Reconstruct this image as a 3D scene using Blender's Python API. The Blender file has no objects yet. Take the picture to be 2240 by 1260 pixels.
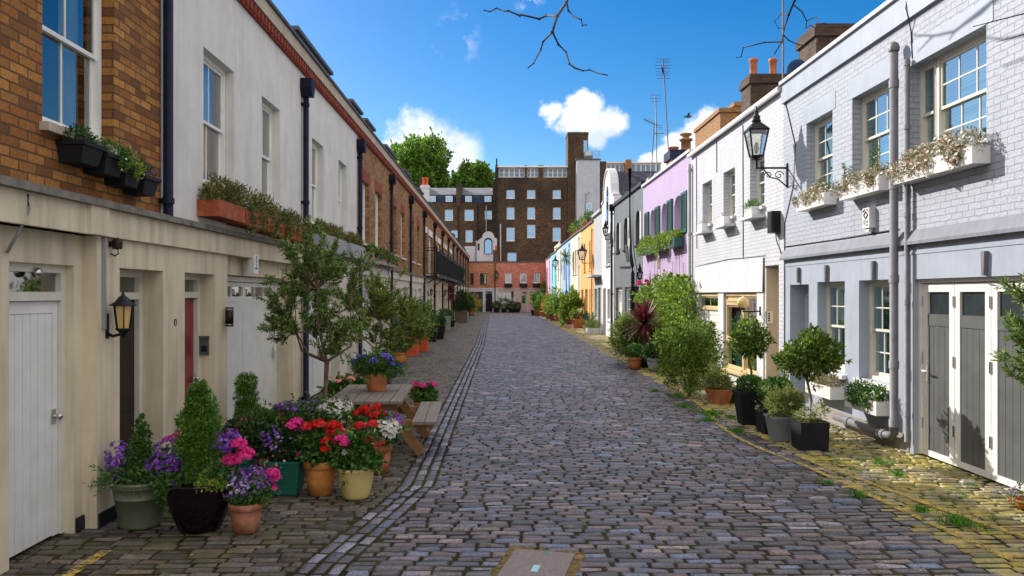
import bpy, math, random
import numpy as np
from mathutils import Matrix, Vector
# ------------------------------------------------------------------ camera, sky, sun
sc = bpy.context.scene
C = sc.collection
F = 1742.0                     # focal length in photo pixels (28 mm lens)
CAM_H = 2.0
cam = bpy.data.objects.new('camera', bpy.data.cameras.new('camera'))
C.objects.link(cam); sc.camera = cam
cam.location = (0, 0, CAM_H); cam.rotation_euler = (math.radians(90), 0, 0)
cam.data.lens = 28; cam.data.sensor_width = 36; cam.data.clip_end = 2000; cam.data.clip_start = .05
cam.data.shift_x = 27/2240; cam.data.shift_y = 14/2240
SUN = Vector((-.195, .225, .164)).normalized()      # towards the sun
elev = math.asin(SUN.z); az = math.atan2(SUN.x, SUN.y)
sun = bpy.data.objects.new('sun', bpy.data.lights.new('sun', 'SUN')); C.objects.link(sun)
sun.data.energy = 3.25; sun.data.angle = math.radians(.5); sun.data.color = (1, .95, .87)
sun.rotation_euler = SUN.to_track_quat('Z', 'Y').to_euler()
sc.view_settings.view_transform = 'Standard'; sc.view_settings.look = 'None'
sc.view_settings.exposure = 1.12; sc.view_settings.gamma = 1
world = bpy.data.worlds.new('World'); sc.world = world; world.use_nodes = True
def make_world():
    nt = world.node_tree; N = nt.nodes; L = nt.links
    for n in list(N): N.remove(n)
    out = N.new('ShaderNodeOutputWorld'); bg = N.new('ShaderNodeBackground'); L.new(bg.outputs[0], out.inputs[0])
    sky = N.new('ShaderNodeTexSky'); sky.sky_type = 'NISHITA'; sky.sun_disc = False
    sky.sun_elevation = elev; sky.sun_rotation = az; sky.air_density = 1.0; sky.dust_density = .35; sky.ozone_density = 3.0
    hs = N.new('ShaderNodeHueSaturation'); hs.inputs['Saturation'].default_value = 1.48; hs.inputs['Value'].default_value = .53
    hs.inputs['Hue'].default_value = .505
    L.new(sky.outputs[0], hs.inputs['Color'])
    tc = N.new('ShaderNodeTexCoord'); sep = N.new('ShaderNodeSeparateXYZ'); L.new(tc.outputs['Generated'], sep.inputs[0])
    def m(op, a, b=None, c=None):
        n = N.new('ShaderNodeMath'); n.operation = op
        for i, v in enumerate((a, b, c)):
            if v is None: continue
            if isinstance(v, (int, float)): n.inputs[i].default_value = v
            else: L.new(v, n.inputs[i])
        return n.outputs[0]
    yy = m('MAXIMUM', sep.outputs[1], .02)
    cv = N.new('ShaderNodeCombineXYZ'); L.new(m('DIVIDE', sep.outputs[0], yy), cv.inputs[0]); L.new(m('DIVIDE', sep.outputs[2], yy), cv.inputs[1])
    no = N.new('ShaderNodeTexNoise'); no.inputs['Scale'].default_value = 11; no.inputs['Detail'].default_value = 9; no.inputs['Roughness'].default_value = .62
    L.new(cv.outputs[0], no.inputs['Vector'])
    wv = N.new('ShaderNodeVectorMath'); wv.operation = 'SUBTRACT'; L.new(no.outputs['Color'], wv.inputs[0]); wv.inputs[1].default_value = (.5,.5,.5)
    ws = N.new('ShaderNodeVectorMath'); ws.operation = 'SCALE'; L.new(wv.outputs[0], ws.inputs[0]); ws.inputs['Scale'].default_value = .075
    wa = N.new('ShaderNodeVectorMath'); wa.operation = 'ADD'; L.new(cv.outputs[0], wa.inputs[0]); L.new(ws.outputs[0], wa.inputs[1])
    wz = N.new('ShaderNodeVectorMath'); wz.operation = 'MULTIPLY'; L.new(wa.outputs[0], wz.inputs[0]); wz.inputs[1].default_value = (1,1,0)
    # cumulus heaps at their compass bearings (tangent of bearing, tangent of height), radius
    blobs = [(930,330,85),(868,325,58),(990,345,72),(1015,400,60),(905,380,90),(1275,235,52),(1203,242,32),(1240,258,40),(1325,262,44),(1350,255,30),(1305,290,34),
             (1510,318,66),(1462,350,44),(1560,300,60),(1420,345,26),(1290,212,36)]
    acc = None
    for (px, py, r) in blobs:
        d = N.new('ShaderNodeVectorMath'); d.operation = 'DISTANCE'; L.new(wz.outputs[0], d.inputs[0])
        d.inputs[1].default_value = ((px-1093)/F, (644-py)/F, 0)
        v = m('SUBTRACT', 1.0, m('DIVIDE', d.outputs['Value'], r/F))
        acc = v if acc is None else m('MAXIMUM', acc, v)
    mask = m('ADD', acc, m('MULTIPLY', m('SUBTRACT', no.outputs[0], .47), 2.5))
    mr = N.new('ShaderNodeMapRange'); mr.interpolation_type = 'SMOOTHSTEP'; L.new(mask, mr.inputs[0]); mr.inputs[1].default_value = 0; mr.inputs[2].default_value = .62
    # thin wisps
    no2 = N.new('ShaderNodeTexNoise'); no2.inputs['Scale'].default_value = 22; no2.inputs['Detail'].default_value = 8; no2.inputs['Roughness'].default_value = .7
    L.new(cv.outputs[0], no2.inputs['Vector'])
    acc2 = None
    for (px, py, r) in [(1005,72,62),(1165,8,45)]:
        d = N.new('ShaderNodeVectorMath'); d.operation = 'DISTANCE'; L.new(wz.outputs[0], d.inputs[0])
        d.inputs[1].default_value = ((px-1093)/F, (644-py)/F, 0)
        v = m('SUBTRACT', 1.0, m('DIVIDE', d.outputs['Value'], r/F))
        acc2 = v if acc2 is None else m('MAXIMUM', acc2, v)
    w = N.new('ShaderNodeMapRange'); L.new(m('MULTIPLY', m('MAXIMUM', acc2, 0), m('SUBTRACT', no2.outputs[0], .50)), w.inputs[0])
    w.inputs[1].default_value = 0.0; w.inputs[2].default_value = .09; w.inputs[4].default_value = .5
    fac = m('MAXIMUM', mr.outputs[0], w.outputs[0])
    # cloud colour: white tops, bluish grey undersides from a second noise
    n3 = N.new('ShaderNodeTexNoise'); n3.inputs['Scale'].default_value = 9; n3.inputs['Detail'].default_value = 6
    L.new(cv.outputs[0], n3.inputs['Vector'])
    cr = N.new('ShaderNodeValToRGB'); L.new(n3.outputs[0], cr.inputs[0])
    cr.color_ramp.elements[0].position = .38; cr.color_ramp.elements[0].color = (3.0, 3.4, 4.2, 1)
    cr.color_ramp.elements[1].position = .55; cr.color_ramp.elements[1].color = (5.0, 5.0, 5.1, 1)
    # added unseen bright cloud overhead and behind the viewer, to fill the shade
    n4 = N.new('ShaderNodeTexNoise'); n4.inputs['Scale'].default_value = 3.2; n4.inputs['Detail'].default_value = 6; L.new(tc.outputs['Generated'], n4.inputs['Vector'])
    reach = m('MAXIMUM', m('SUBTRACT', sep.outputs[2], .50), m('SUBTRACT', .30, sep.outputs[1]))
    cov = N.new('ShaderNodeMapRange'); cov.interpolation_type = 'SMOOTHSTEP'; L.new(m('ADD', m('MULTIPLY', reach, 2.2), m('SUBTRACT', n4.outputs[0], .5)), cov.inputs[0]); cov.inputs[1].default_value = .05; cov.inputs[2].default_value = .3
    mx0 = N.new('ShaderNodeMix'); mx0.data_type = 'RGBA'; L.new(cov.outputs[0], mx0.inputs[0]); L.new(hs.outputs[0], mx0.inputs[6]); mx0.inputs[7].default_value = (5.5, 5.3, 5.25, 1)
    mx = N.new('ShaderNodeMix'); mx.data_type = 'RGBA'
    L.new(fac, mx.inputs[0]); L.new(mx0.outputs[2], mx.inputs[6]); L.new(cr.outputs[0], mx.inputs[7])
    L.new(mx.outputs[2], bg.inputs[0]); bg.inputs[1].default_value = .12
make_world()
rng = np.random.default_rng(7); random.seed(7)
XL, XR, YE = -3.44, 5.17, 89.3      # left facades, right facades, end of the mews
def YL(px): return -XL*F/(1093-px)          # distance along the left facade
def YR(px): return XR*F/(px-1093)           # distance along the right facade
def G(px, py):                               # a point on the ground
    y = CAM_H*F/(py-644); return ((px-1093)*y/F, y)
def Z(py, y): return CAM_H + (644-py)*y/F

# ------------------------------------------------------------------ mesh helpers
class MB:
    def __init__(s): s.v = []; s.f = []; s.sm = []; s.off = 0; s.np = []
    def add(s, vs, fs, smooth=False):
        o = len(s.v); s.v.extend(vs); s.f.extend([tuple(i+o for i in f) for f in fs]); s.sm.extend([smooth]*len(fs)); return s
    def box(s, x0, x1, y0, y1, z0, z1):
        if x0 > x1: x0, x1 = x1, x0
        if y0 > y1: y0, y1 = y1, y0
        if z0 > z1: z0, z1 = z1, z0
        return s.add([(x0,y0,z0),(x1,y0,z0),(x1,y1,z0),(x0,y1,z0),(x0,y0,z1),(x1,y0,z1),(x1,y1,z1),(x0,y1,z1)],
              [(0,3,2,1),(4,5,6,7),(0,1,5,4),(1,2,6,5),(2,3,7,6),(3,0,4,7)])
    def fbox(s, fr, s0, s1, w0, w1, z0, z1):
        a = fr(s0, w0, z0); b = fr(s1, w1, z1); return s.box(a[0], b[0], a[1], b[1], a[2], b[2])
    def bar(s, a, b, t, t2=None):                     # square bar between two points
        a = Vector(a); b = Vector(b); d = (b-a).normalized(); t2 = t2 or t
        u = d.cross(Vector((0,0,1)))
        if u.length < .01: u = Vector((1,0,0))
        u.normalize(); v = u.cross(d)
        vs = [tuple(p + u*i*t/2 + v*j*t2/2) for p in (a,b) for i,j in ((-1,-1),(1,-1),(1,1),(-1,1))]
        return s.add(vs, [(0,1,2,3),(7,6,5,4),(0,4,5,1),(1,5,6,2),(2,6,7,3),(3,7,4,0)])
    def tube(s, pts, r, n=8, cap=True):
        pts = [Vector(p) for p in pts]; k = len(pts)
        rr = r if hasattr(r, '__len__') else [r]*k
        vs = []; ref = Vector((0,0,1))
        for i, p in enumerate(pts):
            d = (pts[min(i+1,k-1)] - pts[max(i-1,0)]).normalized()
            u = d.cross(ref)
            if u.length < .05: u = d.cross(Vector((0,1,0)))
            u.normalize(); w = u.cross(d)
            for j in range(n):
                a = 2*math.pi*j/n; vs.append(tuple(p + (u*math.cos(a) + w*math.sin(a))*rr[i]))
        fs = [(i*n+j, i*n+(j+1)%n, (i+1)*n+(j+1)%n, (i+1)*n+j) for i in range(k-1) for j in range(n)]
        s.add(vs, fs, True)
        if cap:
            o = len(s.v)-len(vs); s.f.append(tuple(o+j for j in range(n))); s.sm.append(False)
            s.f.append(tuple(o+(k-1)*n+j for j in range(n))); s.sm.append(False)
        return s
    def lathe(s, prof, c=(0,0,0), n=28, smooth=True):
        vs = []; k = len(prof)
        for r, z in prof:
            for j in range(n):
                a = 2*math.pi*j/n; vs.append((c[0]+r*math.cos(a), c[1]+r*math.sin(a), c[2]+z))
        fs = [(i*n+j, i*n+(j+1)%n, (i+1)*n+(j+1)%n, (i+1)*n+j) for i in range(k-1) for j in range(n)]
        return s.add(vs, fs, smooth)
    def sq(s, prof, c=(0,0,0), asp=1):               # square-section lathe
        vs = []
        for r, z in prof:
            for i, j in ((-1,-1),(1,-1),(1,1),(-1,1)): vs.append((c[0]+i*r, c[1]+j*r*asp, c[2]+z))
        k = len(prof)
        return s.add(vs, [(i*4+j, i*4+(j+1)%4, (i+1)*4+(j+1)%4, (i+1)*4+j) for i in range(k-1) for j in range(4)])
    def sphere(s, c, r, n=12, m=8, sz=1):
        return s.lathe([(r*math.sin(math.pi*i/m)+1e-4, -r*sz*math.cos(math.pi*i/m)) for i in range(m+1)], c, n)
    def prism(s, poly, fr, w0, w1):                  # polygon of (s,z) extruded in w
        n = len(poly); vs = [fr(a, w0, b) for a, b in poly] + [fr(a, w1, b) for a, b in poly]
        return s.add(vs, [tuple(range(n)), tuple(range(2*n-1, n-1, -1))] + [(i, (i+1)%n, n+(i+1)%n, n+i) for i in range(n)])
    def arr(s, V, Q):                                 # numpy quads
        s.np.append((V.reshape(-1,3), Q)); return s
    def build(s, name, mat, parent=None, local=False, label=None):
        me = bpy.data.meshes.new(name)
        nv0 = len(s.v); V = [np.array(s.v, dtype=np.float32).reshape(-1,3)] if s.v else []
        if s.np:
            off = nv0; Qs = []
            for v, q in s.np: V.append(v.astype(np.float32)); Qs.append(q+off); off += len(v)
            Q = np.concatenate(Qs)
        else: Q = np.zeros((0,4), int)
        V = np.concatenate(V)
        lt = [len(f) for f in s.f] + [4]*len(Q)
        li = np.concatenate([np.array([i for f in s.f for i in f], dtype=np.int64), Q.reshape(-1)]) if len(Q) else np.array([i for f in s.f for i in f])
        me.vertices.add(len(V)); me.vertices.foreach_set('co', V.reshape(-1))
        me.loops.add(len(li)); me.loops.foreach_set('vertex_index', li.astype(np.int32))
        me.polygons.add(len(lt)); st = np.concatenate([[0], np.cumsum(lt)[:-1]]).astype(np.int32)
        me.polygons.foreach_set('loop_start', st)
        sm = np.zeros(len(lt), bool); sm[:len(s.sm)] = s.sm
        me.update(calc_edges=True)
        me.polygons.foreach_set('use_smooth', sm)
        me.validate()
        if mat: me.materials.append(mat)
        o = bpy.data.objects.new(name, me); C.objects.link(o)
        if parent is not None:
            o.parent = parent
            if not local and parent.type == 'EMPTY': o.matrix_parent_inverse = Matrix.Translation(-Vector(parent.location))
        if label: o['label'] = label
        return o
def thing(name, label, cat, loc=(0,0,0), rotz=0, group=None):
    o = bpy.data.objects.new(name, None); C.objects.link(o); o.location = loc; o.rotation_euler = (0,0,rotz)
    o.empty_display_size = .2; o['label'] = label; o['category'] = cat
    if group: o['group'] = group
    return o
def tag(o, label, cat, group=None):
    o['label'] = label; o['category'] = cat
    if group: o['group'] = group
    return o
def struct(o, kind='structure'): o['kind'] = kind; return o
def dup(root, loc, rotz=0, label=None, scale=None):
    r = root.copy(); C.objects.link(r); r.location = loc; r.rotation_euler = (0,0,rotz)
    if scale: r.scale = scale
    if label: r['label'] = label
    for ch in list(root.children):
        c = ch.copy(); C.objects.link(c); c.parent = r
        for g in ch.children:
            d = g.copy(); C.objects.link(d); d.parent = c
    return r
def frL(s, w, z): return (XL+w, s, z)
def frR(s, w, z): return (XR-w, s, z)
def frE(y): return lambda s, w, z: (s, y-w, z)

# ------------------------------------------------------------------ materials
class NT:
    def __init__(s, name):
        s.m = bpy.data.materials.new(name); s.m.use_nodes = True; s.n = s.m.node_tree.nodes; s.l = s.m.node_tree.links
        s.b = s.n['Principled BSDF']; s.out = s.n['Material Output']
    def new(s, t, **k):
        n = s.n.new(t)
        for a, b in k.items(): setattr(n, a, b)
        return n
    def link(s, a, b): s.l.new(a, b)
    def pos(s): return s.new('ShaderNodeNewGeometry').outputs['Position']
    def noise(s, scale, detail=4, rough=.55, vec=None, dist=0):
        n = s.new('ShaderNodeTexNoise'); n.inputs['Scale'].default_value = scale; n.inputs['Detail'].default_value = detail
        n.inputs['Roughness'].default_value = rough; n.inputs['Distortion'].default_value = dist
        s.link(vec or s.pos(), n.inputs['Vector']); return n.outputs[0]
    def ramp(s, fac, stops):
        r = s.new('ShaderNodeValToRGB'); s.link(fac, r.inputs[0]); e = r.color_ramp.elements
        while len(e) < len(stops): e.new(.5)
        for i, (p, c) in enumerate(stops): e[i].position = p; e[i].color = (*c, 1) if len(c) == 3 else c
        return r.outputs[0]
    def mix(s, f, a, b, mode='MIX'):
        n = s.new('ShaderNodeMix', data_type='RGBA', blend_type=mode)
        for i, v in ((0,f),(6,a),(7,b)):
            if isinstance(v, (int,float)): n.inputs[i].default_value = v
            elif isinstance(v, tuple): n.inputs[i].default_value = (*v[:3], 1)
            else: s.link(v, n.inputs[i])
        return n.outputs[2]
    def math(s, op, a, b=0):
        n = s.new('ShaderNodeMath', operation=op)
        for i, v in enumerate((a,b)):
            if isinstance(v, (int,float)): n.inputs[i].default_value = v
            else: s.link(v, n.inputs[i])
        return n.outputs[0]
    def vmul(s, sx, sy, sz):
        n = s.new('ShaderNodeVectorMath', operation='MULTIPLY'); s.link(s.pos(), n.inputs[0]); n.inputs[1].default_value = (sx,sy,sz); return n.outputs[0]
    def bump(s, h, strength=.3, dist=.01):
        n = s.new('ShaderNodeBump'); n.inputs['Strength'].default_value = strength; n.inputs['Distance'].default_value = dist
        s.link(h, n.inputs['Height']); s.link(n.outputs[0], s.b.inputs['Normal'])
    def done(s, col=None, rough=.7, spec=.3, metal=0):
        if col is not None:
            if isinstance(col, tuple): s.b.inputs['Base Color'].default_value = (*col, 1)
            else: s.link(col, s.b.inputs['Base Color'])
        if isinstance(rough, (int,float)): s.b.inputs['Roughness'].default_value = rough
        else: s.link(rough, s.b.inputs['Roughness'])
        s.b.inputs['Specular IOR Level'].default_value = spec; s.b.inputs['Metallic'].default_value = metal
        return s.m
def surf(name, c1, c2, scale=3, rough=.75, bump=.25, bs=60, spec=.3, streak=0, metal=0):
    t = NT(name)
    n = t.noise(scale, 6, .6)
    col = t.mix(t.ramp(n, [(.35,(0,0,0)),(.65,(1,1,1))]), c1, c2)
    if streak:
        sn = t.noise(1, 5, .65, t.vmul(5, 5, .5))
        col = t.mix(t.math('MULTIPLY', t.ramp(sn, [(.45,(0,0,0)),(.75,(1,1,1))]), streak), col, tuple(x*.45 for x in c1), 'MIX')
        sp = t.noise(90, 2); col = t.mix(t.math('MULTIPLY', sp, .25), col, tuple(x*.7 for x in c1))
    if bump: t.bump(t.noise(bs, 4), bump, .01)
    return t.done(col, rough, spec, metal)
def brick(name, c1, c2, dark, mortar, bw=.225, bh=.078, bump=.6, painted=False, stain=.35, sc2=1.2):
    t = NT(name)
    sp = t.new('ShaderNodeSeparateXYZ'); t.link(t.pos(), sp.inputs[0])
    wob = t.math('MULTIPLY', t.math('SUBTRACT', t.noise(6, 2), .5), .012 if not painted else .03)
    cb = t.new('ShaderNodeCombineXYZ'); t.link(t.math('ADD', sp.outputs[0], sp.outputs[1]), cb.inputs[0]); t.link(t.math('ADD', sp.outputs[2], wob), cb.inputs[1])
    b = t.new('ShaderNodeTexBrick'); t.link(cb.outputs[0], b.inputs['Vector'])
    b.inputs['Scale'].default_value = 1; b.inputs['Brick Width'].default_value = bw; b.inputs['Row Height'].default_value = bh
    b.inputs['Mortar Size'].default_value = .007 if not painted else .006; b.inputs['Mortar Smooth'].default_value = .3 if not painted else .6
    b.inputs['Color1'].default_value = (*c1,1); b.inputs['Color2'].default_value = (*c2,1); b.inputs['Mortar'].default_value = (*mortar,1)
    # second brick node offset, for a third brick colour
    col = b.outputs['Color']
    big = t.ramp(t.noise(sc2, 5, .65), [(.4,(0,0,0)),(.68,(1,1,1))])
    if not painted:
        s2 = t.new('ShaderNodeSeparateXYZ'); t.link(cb.outputs[0], s2.inputs[0])
        row = t.math('FLOOR', t.math('DIVIDE', s2.outputs[1], bh)); par = t.math('SUBTRACT', 1, t.math('PINGPONG', row, 1))
        colm = t.math('FLOOR', t.math('DIVIDE', t.math('ADD', s2.outputs[0], t.math('MULTIPLY', par, bw*.5)), bw))
        c3 = t.new('ShaderNodeCombineXYZ'); t.link(colm, c3.inputs[0]); t.link(row, c3.inputs[1])
        wn = t.new('ShaderNodeTexWhiteNoise', noise_dimensions='3D'); t.link(c3.outputs[0], wn.inputs['Vector'])
        rnd = t.ramp(wn.outputs['Value'], [(.45,(0,0,0)),(.95,(1,1,1))])
        lit = t.ramp(wn.outputs['Value'], [(.0,(1,1,1)),(.2,(0,0,0))]); col = t.mix(t.math('MULTIPLY', lit, .5), col, tuple(min(1,x*1.5) for x in c1))
        col = t.mix(t.math('MULTIPLY', rnd, .75), col, dark)
        mf = b.outputs['Fac']; col = t.mix(mf, col, mortar)
        fine = t.ramp(t.noise(38, 5, .75), [(.42,(0,0,0)),(.68,(1,1,1))]); col = t.mix(t.math('MULTIPLY', fine, .6), col, tuple(x*.4 for x in c2))
    col = t.mix(t.math('MULTIPLY', big, stain), col, dark)
    if painted:
        sn = t.noise(1, 5, .65, t.vmul(4, 4, .6)); col = t.mix(t.math('MULTIPLY', t.ramp(sn, [(.5,(0,0,0)),(.75,(1,1,1))]), .35), col, tuple(x*.6 for x in c1))
        gr = t.ramp(t.noise(26, 4, .7), [(.60,(0,0,0)),(.72,(1,1,1))]); col = t.mix(t.math('MULTIPLY', gr, .35), col, tuple(x*.45 for x in c1))
    h = t.math('ADD', t.math('MULTIPLY', b.outputs['Fac'], -1), t.math('MULTIPLY', t.noise(18 if painted else 45, 5, .7), .9 if painted else .5))
    t.bump(h, bump, .012)
    return t.done(col, .85 if not painted else .6, .25)
def leafmat(name, stops, trans=.3, rough=.5):
    t = NT(name)
    if 'petal' not in name: stops = [(p, tuple(x*1.3 for x in c)) for p, c in stops]
    g = t.new('ShaderNodeNewGeometry')
    n = t.noise(5, 3)
    f = t.math('ADD', t.math('MULTIPLY', g.outputs['Random Per Island'], .75), t.math('MULTIPLY', n, .35))
    col = t.ramp(f, stops); t.done(col, rough, .35)
    tr = t.new('ShaderNodeBsdfTranslucent'); t.link(col, tr.inputs[0])
    mx = t.new('ShaderNodeMixShader'); mx.inputs[0].default_value = trans
    t.link(t.b.outputs[0], mx.inputs[1]); t.link(tr.outputs[0], mx.inputs[2]); t.link(mx.outputs[0], t.out.inputs[0])
    return t.m
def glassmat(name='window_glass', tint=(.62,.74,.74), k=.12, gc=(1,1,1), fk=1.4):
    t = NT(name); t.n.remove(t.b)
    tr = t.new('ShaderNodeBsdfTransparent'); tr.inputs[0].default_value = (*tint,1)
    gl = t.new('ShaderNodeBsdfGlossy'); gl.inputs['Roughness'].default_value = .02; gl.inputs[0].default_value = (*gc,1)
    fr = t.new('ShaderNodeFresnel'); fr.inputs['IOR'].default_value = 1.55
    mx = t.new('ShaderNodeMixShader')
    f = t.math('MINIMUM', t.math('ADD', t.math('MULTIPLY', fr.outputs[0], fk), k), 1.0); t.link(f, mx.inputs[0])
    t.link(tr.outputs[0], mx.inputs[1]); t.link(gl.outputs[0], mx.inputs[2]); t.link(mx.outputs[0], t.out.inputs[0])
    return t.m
def flat(name, c, rough=.5, spec=.4, metal=0, bump=0):
    t = NT(name); n = t.noise(12, 3)
    col = t.mix(t.math('MULTIPLY', n, .35), c, tuple(x*.7 for x in c))
    if bump: t.bump(t.noise(30,3), bump, .005)
    return t.done(col, rough, spec, metal)
M = {}
M['brick_stock'] = brick('stock_brick', (.47,.23,.06), (.34,.12,.03), (.09,.04,.02), (.12,.08,.045), bw=.215, bh=.076, bump=1.2, stain=.4)
M['brick_warm'] = brick('warm_stock_brick', (.46,.24,.10), (.34,.16,.06), (.13,.07,.04), (.2,.15,.1), stain=.3)
M['brick_red'] = brick('red_brick', (.60,.16,.09), (.44,.11,.07), (.70,.38,.28), (.35,.22,.17), stain=.2, sc2=2)
M['brick_redwarm'] = brick('warm_red_brick', (.56,.20,.09), (.42,.13,.07), (.66,.38,.22), (.3,.2,.14), stain=.2, sc2=2)
M['brick_lintel'] = brick('rubbed_red_brick', (.32,.065,.04), (.26,.05,.03), (.25,.05,.03), (.3,.1,.07), bw=.07, bh=.25, stain=.1)
M['brick_dark'] = brick('sooty_brick', (.17,.105,.055), (.10,.06,.035), (.025,.02,.018), (.07,.05,.035), bw=.24, bh=.1, stain=.85, sc2=.22)
M['brick_orange'] = brick('orange_brick', (.42,.22,.09), (.34,.17,.07), (.2,.1,.05), (.3,.2,.1), stain=.2)
M['brick_chimney'] = brick('chimney_brick', (.14,.085,.055), (.07,.045,.03), (.05,.03,.02), (.1,.08,.06), stain=.7, sc2=2)
def pb(n, c, b=.7): return brick(n, c, tuple(x*.96 for x in c), tuple(x*.8 for x in c), tuple(x*.9 for x in c), bh=.075, bump=b, painted=True, stain=.25)
M['pb_blue'] = pb('pale_blue_painted_brick', (.39,.42,.485), 1.0)
M['pb_white'] = pb('white_painted_brick', (.56,.56,.61), 1.1)
M['pb_lilac'] = pb('lilac_painted_brick', (.48,.36,.56), .7)
M['pb_grey'] = pb('dark_grey_painted_brick', (.13,.15,.165), .8)
def st(n, c, streak=.25, b=.2, rough=.75): return surf(n, c, tuple(x*.86 for x in c), 2.2, rough, b, 50, .25, streak)
M['st_white'] = st('weathered_white_render', (.72,.69,.66), .35)
M['st_cream'] = st('stained_cream_render', (.74,.64,.47), .8)
M['st_far'] = st('white_ground_floor_render', (.70,.64,.55), .4)
M['st_blue'] = st('smooth_pale_blue_render', (.38,.42,.50), .22, .12, .5)
M['st_orange'] = st('orange_render', (.80,.42,.13), .12, .1)
M['st_creamfar'] = st('cream_render', (.78,.70,.55), .12, .1)
M['st_skyblue'] = st('sky_blue_render', (.30,.50,.85), .12, .1)
M['st_turq'] = st('turquoise_render', (.25,.62,.76), .12, .1)
M['st_pink'] = st('pink_render', (.85,.42,.58), .12, .1)
M['st_palegrey'] = st('pale_grey_render', (.42,.43,.44), .12, .1)
M['st_w2'] = st('clean_white_render', (.64,.64,.67), .12, .1)
M['st_pinkish'] = st('pale_pink_render', (.62,.46,.42), .2, .1)
M['st_shaft'] = st('bluish_white_render', (.50,.54,.60), .3, .1)
M['stone'] = st('stone_coping', (.50,.43,.32), .6, .4)
M['lead'] = surf('lead_capping', (.10,.10,.115), (.05,.05,.06), 8, .55, .3, 40, .4, .3)
M['slate'] = brick('roof_slate', (.085,.095,.125), (.055,.06,.085), (.03,.03,.04), (.02,.02,.03), bw=.3, bh=.2, bump=.5, stain=.5)
M['slate_blue'] = brick('navy_mansard_slate', (.035,.05,.11), (.025,.035,.08), (.02,.02,.04), (.01,.01,.02), bw=.3, bh=.2, bump=.5, stain=.4)
M['white'] = surf('white_gloss_paint', (.78,.77,.74), (.70,.69,.66), 4, .35, .05, 30, .5)
M['whited'] = surf('worn_white_paint', (.80,.80,.78), (.70,.69,.65), 3, .45, .1, 40, .4, .2)
M['cream'] = surf('cream_gloss_paint', (.68,.65,.56), (.60,.57,.49), 4, .4, .05, 30, .5)
M['black'] = surf('black_paint', (.008,.008,.012), (.016,.016,.022), 6, .5, .1, 60, .2)
M['navy'] = surf('dark_blue_black_paint', (.006,.008,.02), (.012,.014,.035), 6, .55, .1, 60, .15)
M['brown'] = surf('dark_brown_paint', (.022,.010,.008), (.014,.008,.006), 4, .4, .1, 40, .25)
M['redp'] = surf('crimson_paint', (.22,.010,.022), (.18,.008,.02), 4, .3, .05, 40, .5)
M['greyp'] = surf('grey_door_paint', (.115,.12,.12), (.085,.09,.09), 3, .4, .1, 40, .45, .15)
M['pipegrey'] = surf('lavender_grey_paint', (.19,.185,.205), (.13,.125,.14), 5, .5, .2, 60, .4, .25)
M['green'] = surf('bottle_green_paint', (.015,.10,.085), (.012,.08,.07), 4, .4, .05, 40, .5)
M['dgreen'] = surf('dark_green_paint', (.01,.045,.04), (.01,.035,.03), 4, .35, .05, 40, .5)
M['yellowp'] = surf('ochre_paint', (.62,.48,.26), (.52,.39,.20), 4, .5, .1, 40, .4, .2)
M['beigep'] = surf('beige_door_paint', (.55,.47,.35), (.50,.42,.32), 4, .5, .05, 40, .4)
M['wood'] = None
def woodmat(name, c1, c2, grain=(40,2,40)):
    t = NT(name); n = t.noise(1, 6, .6, t.vmul(*grain)); n2 = t.noise(3, 4)
    col = t.mix(t.ramp(n, [(.35,(0,0,0)),(.65,(1,1,1))]), c1, c2); col = t.mix(t.math('MULTIPLY', n2, .5), col, tuple(x*.6 for x in c1))
    t.bump(n, .4, .004); return t.done(col, .6, .3)
M['wood'] = woodmat('weathered_timber', (.27,.23,.19), (.16,.13,.10))
M['woodleg'] = woodmat('brown_timber', (.36,.19,.075), (.22,.11,.045), (12,12,12))
M['trough'] = woodmat('orange_brown_timber', (.40,.19,.06), (.25,.11,.04), (3,3,50))
def terra(name, c1, c2):
    t = NT(name); n = t.noise(9, 6, .65)
    col = t.ramp(n, [(.3,c2),(.55,c1),(.78,tuple(min(1,x*1.25+.08) for x in c1))]); t.bump(t.noise(70,3), .2, .005); return t.done(col, .75, .25)
M['terra'] = terra('terracotta', (.46,.16,.065), (.30,.09,.035))
M['terrao'] = terra('orange_terracotta', (.60,.24,.06), (.48,.17,.04))
M['terrar'] = terra('weathered_terracotta', (.40,.17,.10), (.24,.08,.045))
M['redtub'] = terra('red_orange_glaze', (.62,.10,.04), (.52,.08,.03))
M['brickbox'] = terra('brick_red_trough', (.34,.085,.035), (.20,.05,.025))
M['potgreen'] = surf('sage_green_glaze', (.13,.155,.095), (.10,.12,.07), 5, .35, .1, 40, .5)
M['potblack'] = surf('black_glaze', (.006,.003,.008), (.010,.004,.008), 5, .12, .05, 20, .35)
M['pottq'] = surf('teal_plastic', (.012,.14,.10), (.01,.11,.08), 5, .45, .05, 20, .4)
M['potyel'] = surf('yellow_glaze', (.62,.50,.20), (.52,.41,.14), 5, .35, .1, 20, .5)
M['zinc'] = surf('zinc', (.38,.41,.45), (.30,.33,.36), 5, .35, .05, 20, .5, 0, .6)
M['concrete'] = surf('grey_concrete', (.36,.33,.30), (.27,.25,.22), 4, .8, .4, 60, .2, .2)
M['darkpl'] = surf('dark_planter', (.010,.010,.013), (.018,.018,.022), 5, .6, .1, 20, .2)
M['greypl'] = surf('grey_planter', (.30,.31,.33), (.26,.27,.29), 5, .6, .1, 20, .4)
M['soil'] = surf('soil', (.035,.02,.012), (.06,.035,.02), 20, .9, .8, 50, .1)
M['bark'] = surf('bark', (.20,.13,.08), (.10,.065,.04), 14, .85, .8, 50, .2)
M['barkgrey'] = surf('twig_bark', (.045,.035,.03), (.07,.055,.045), 14, .85, .5, 50, .2)
M['glass'] = glassmat()
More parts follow.
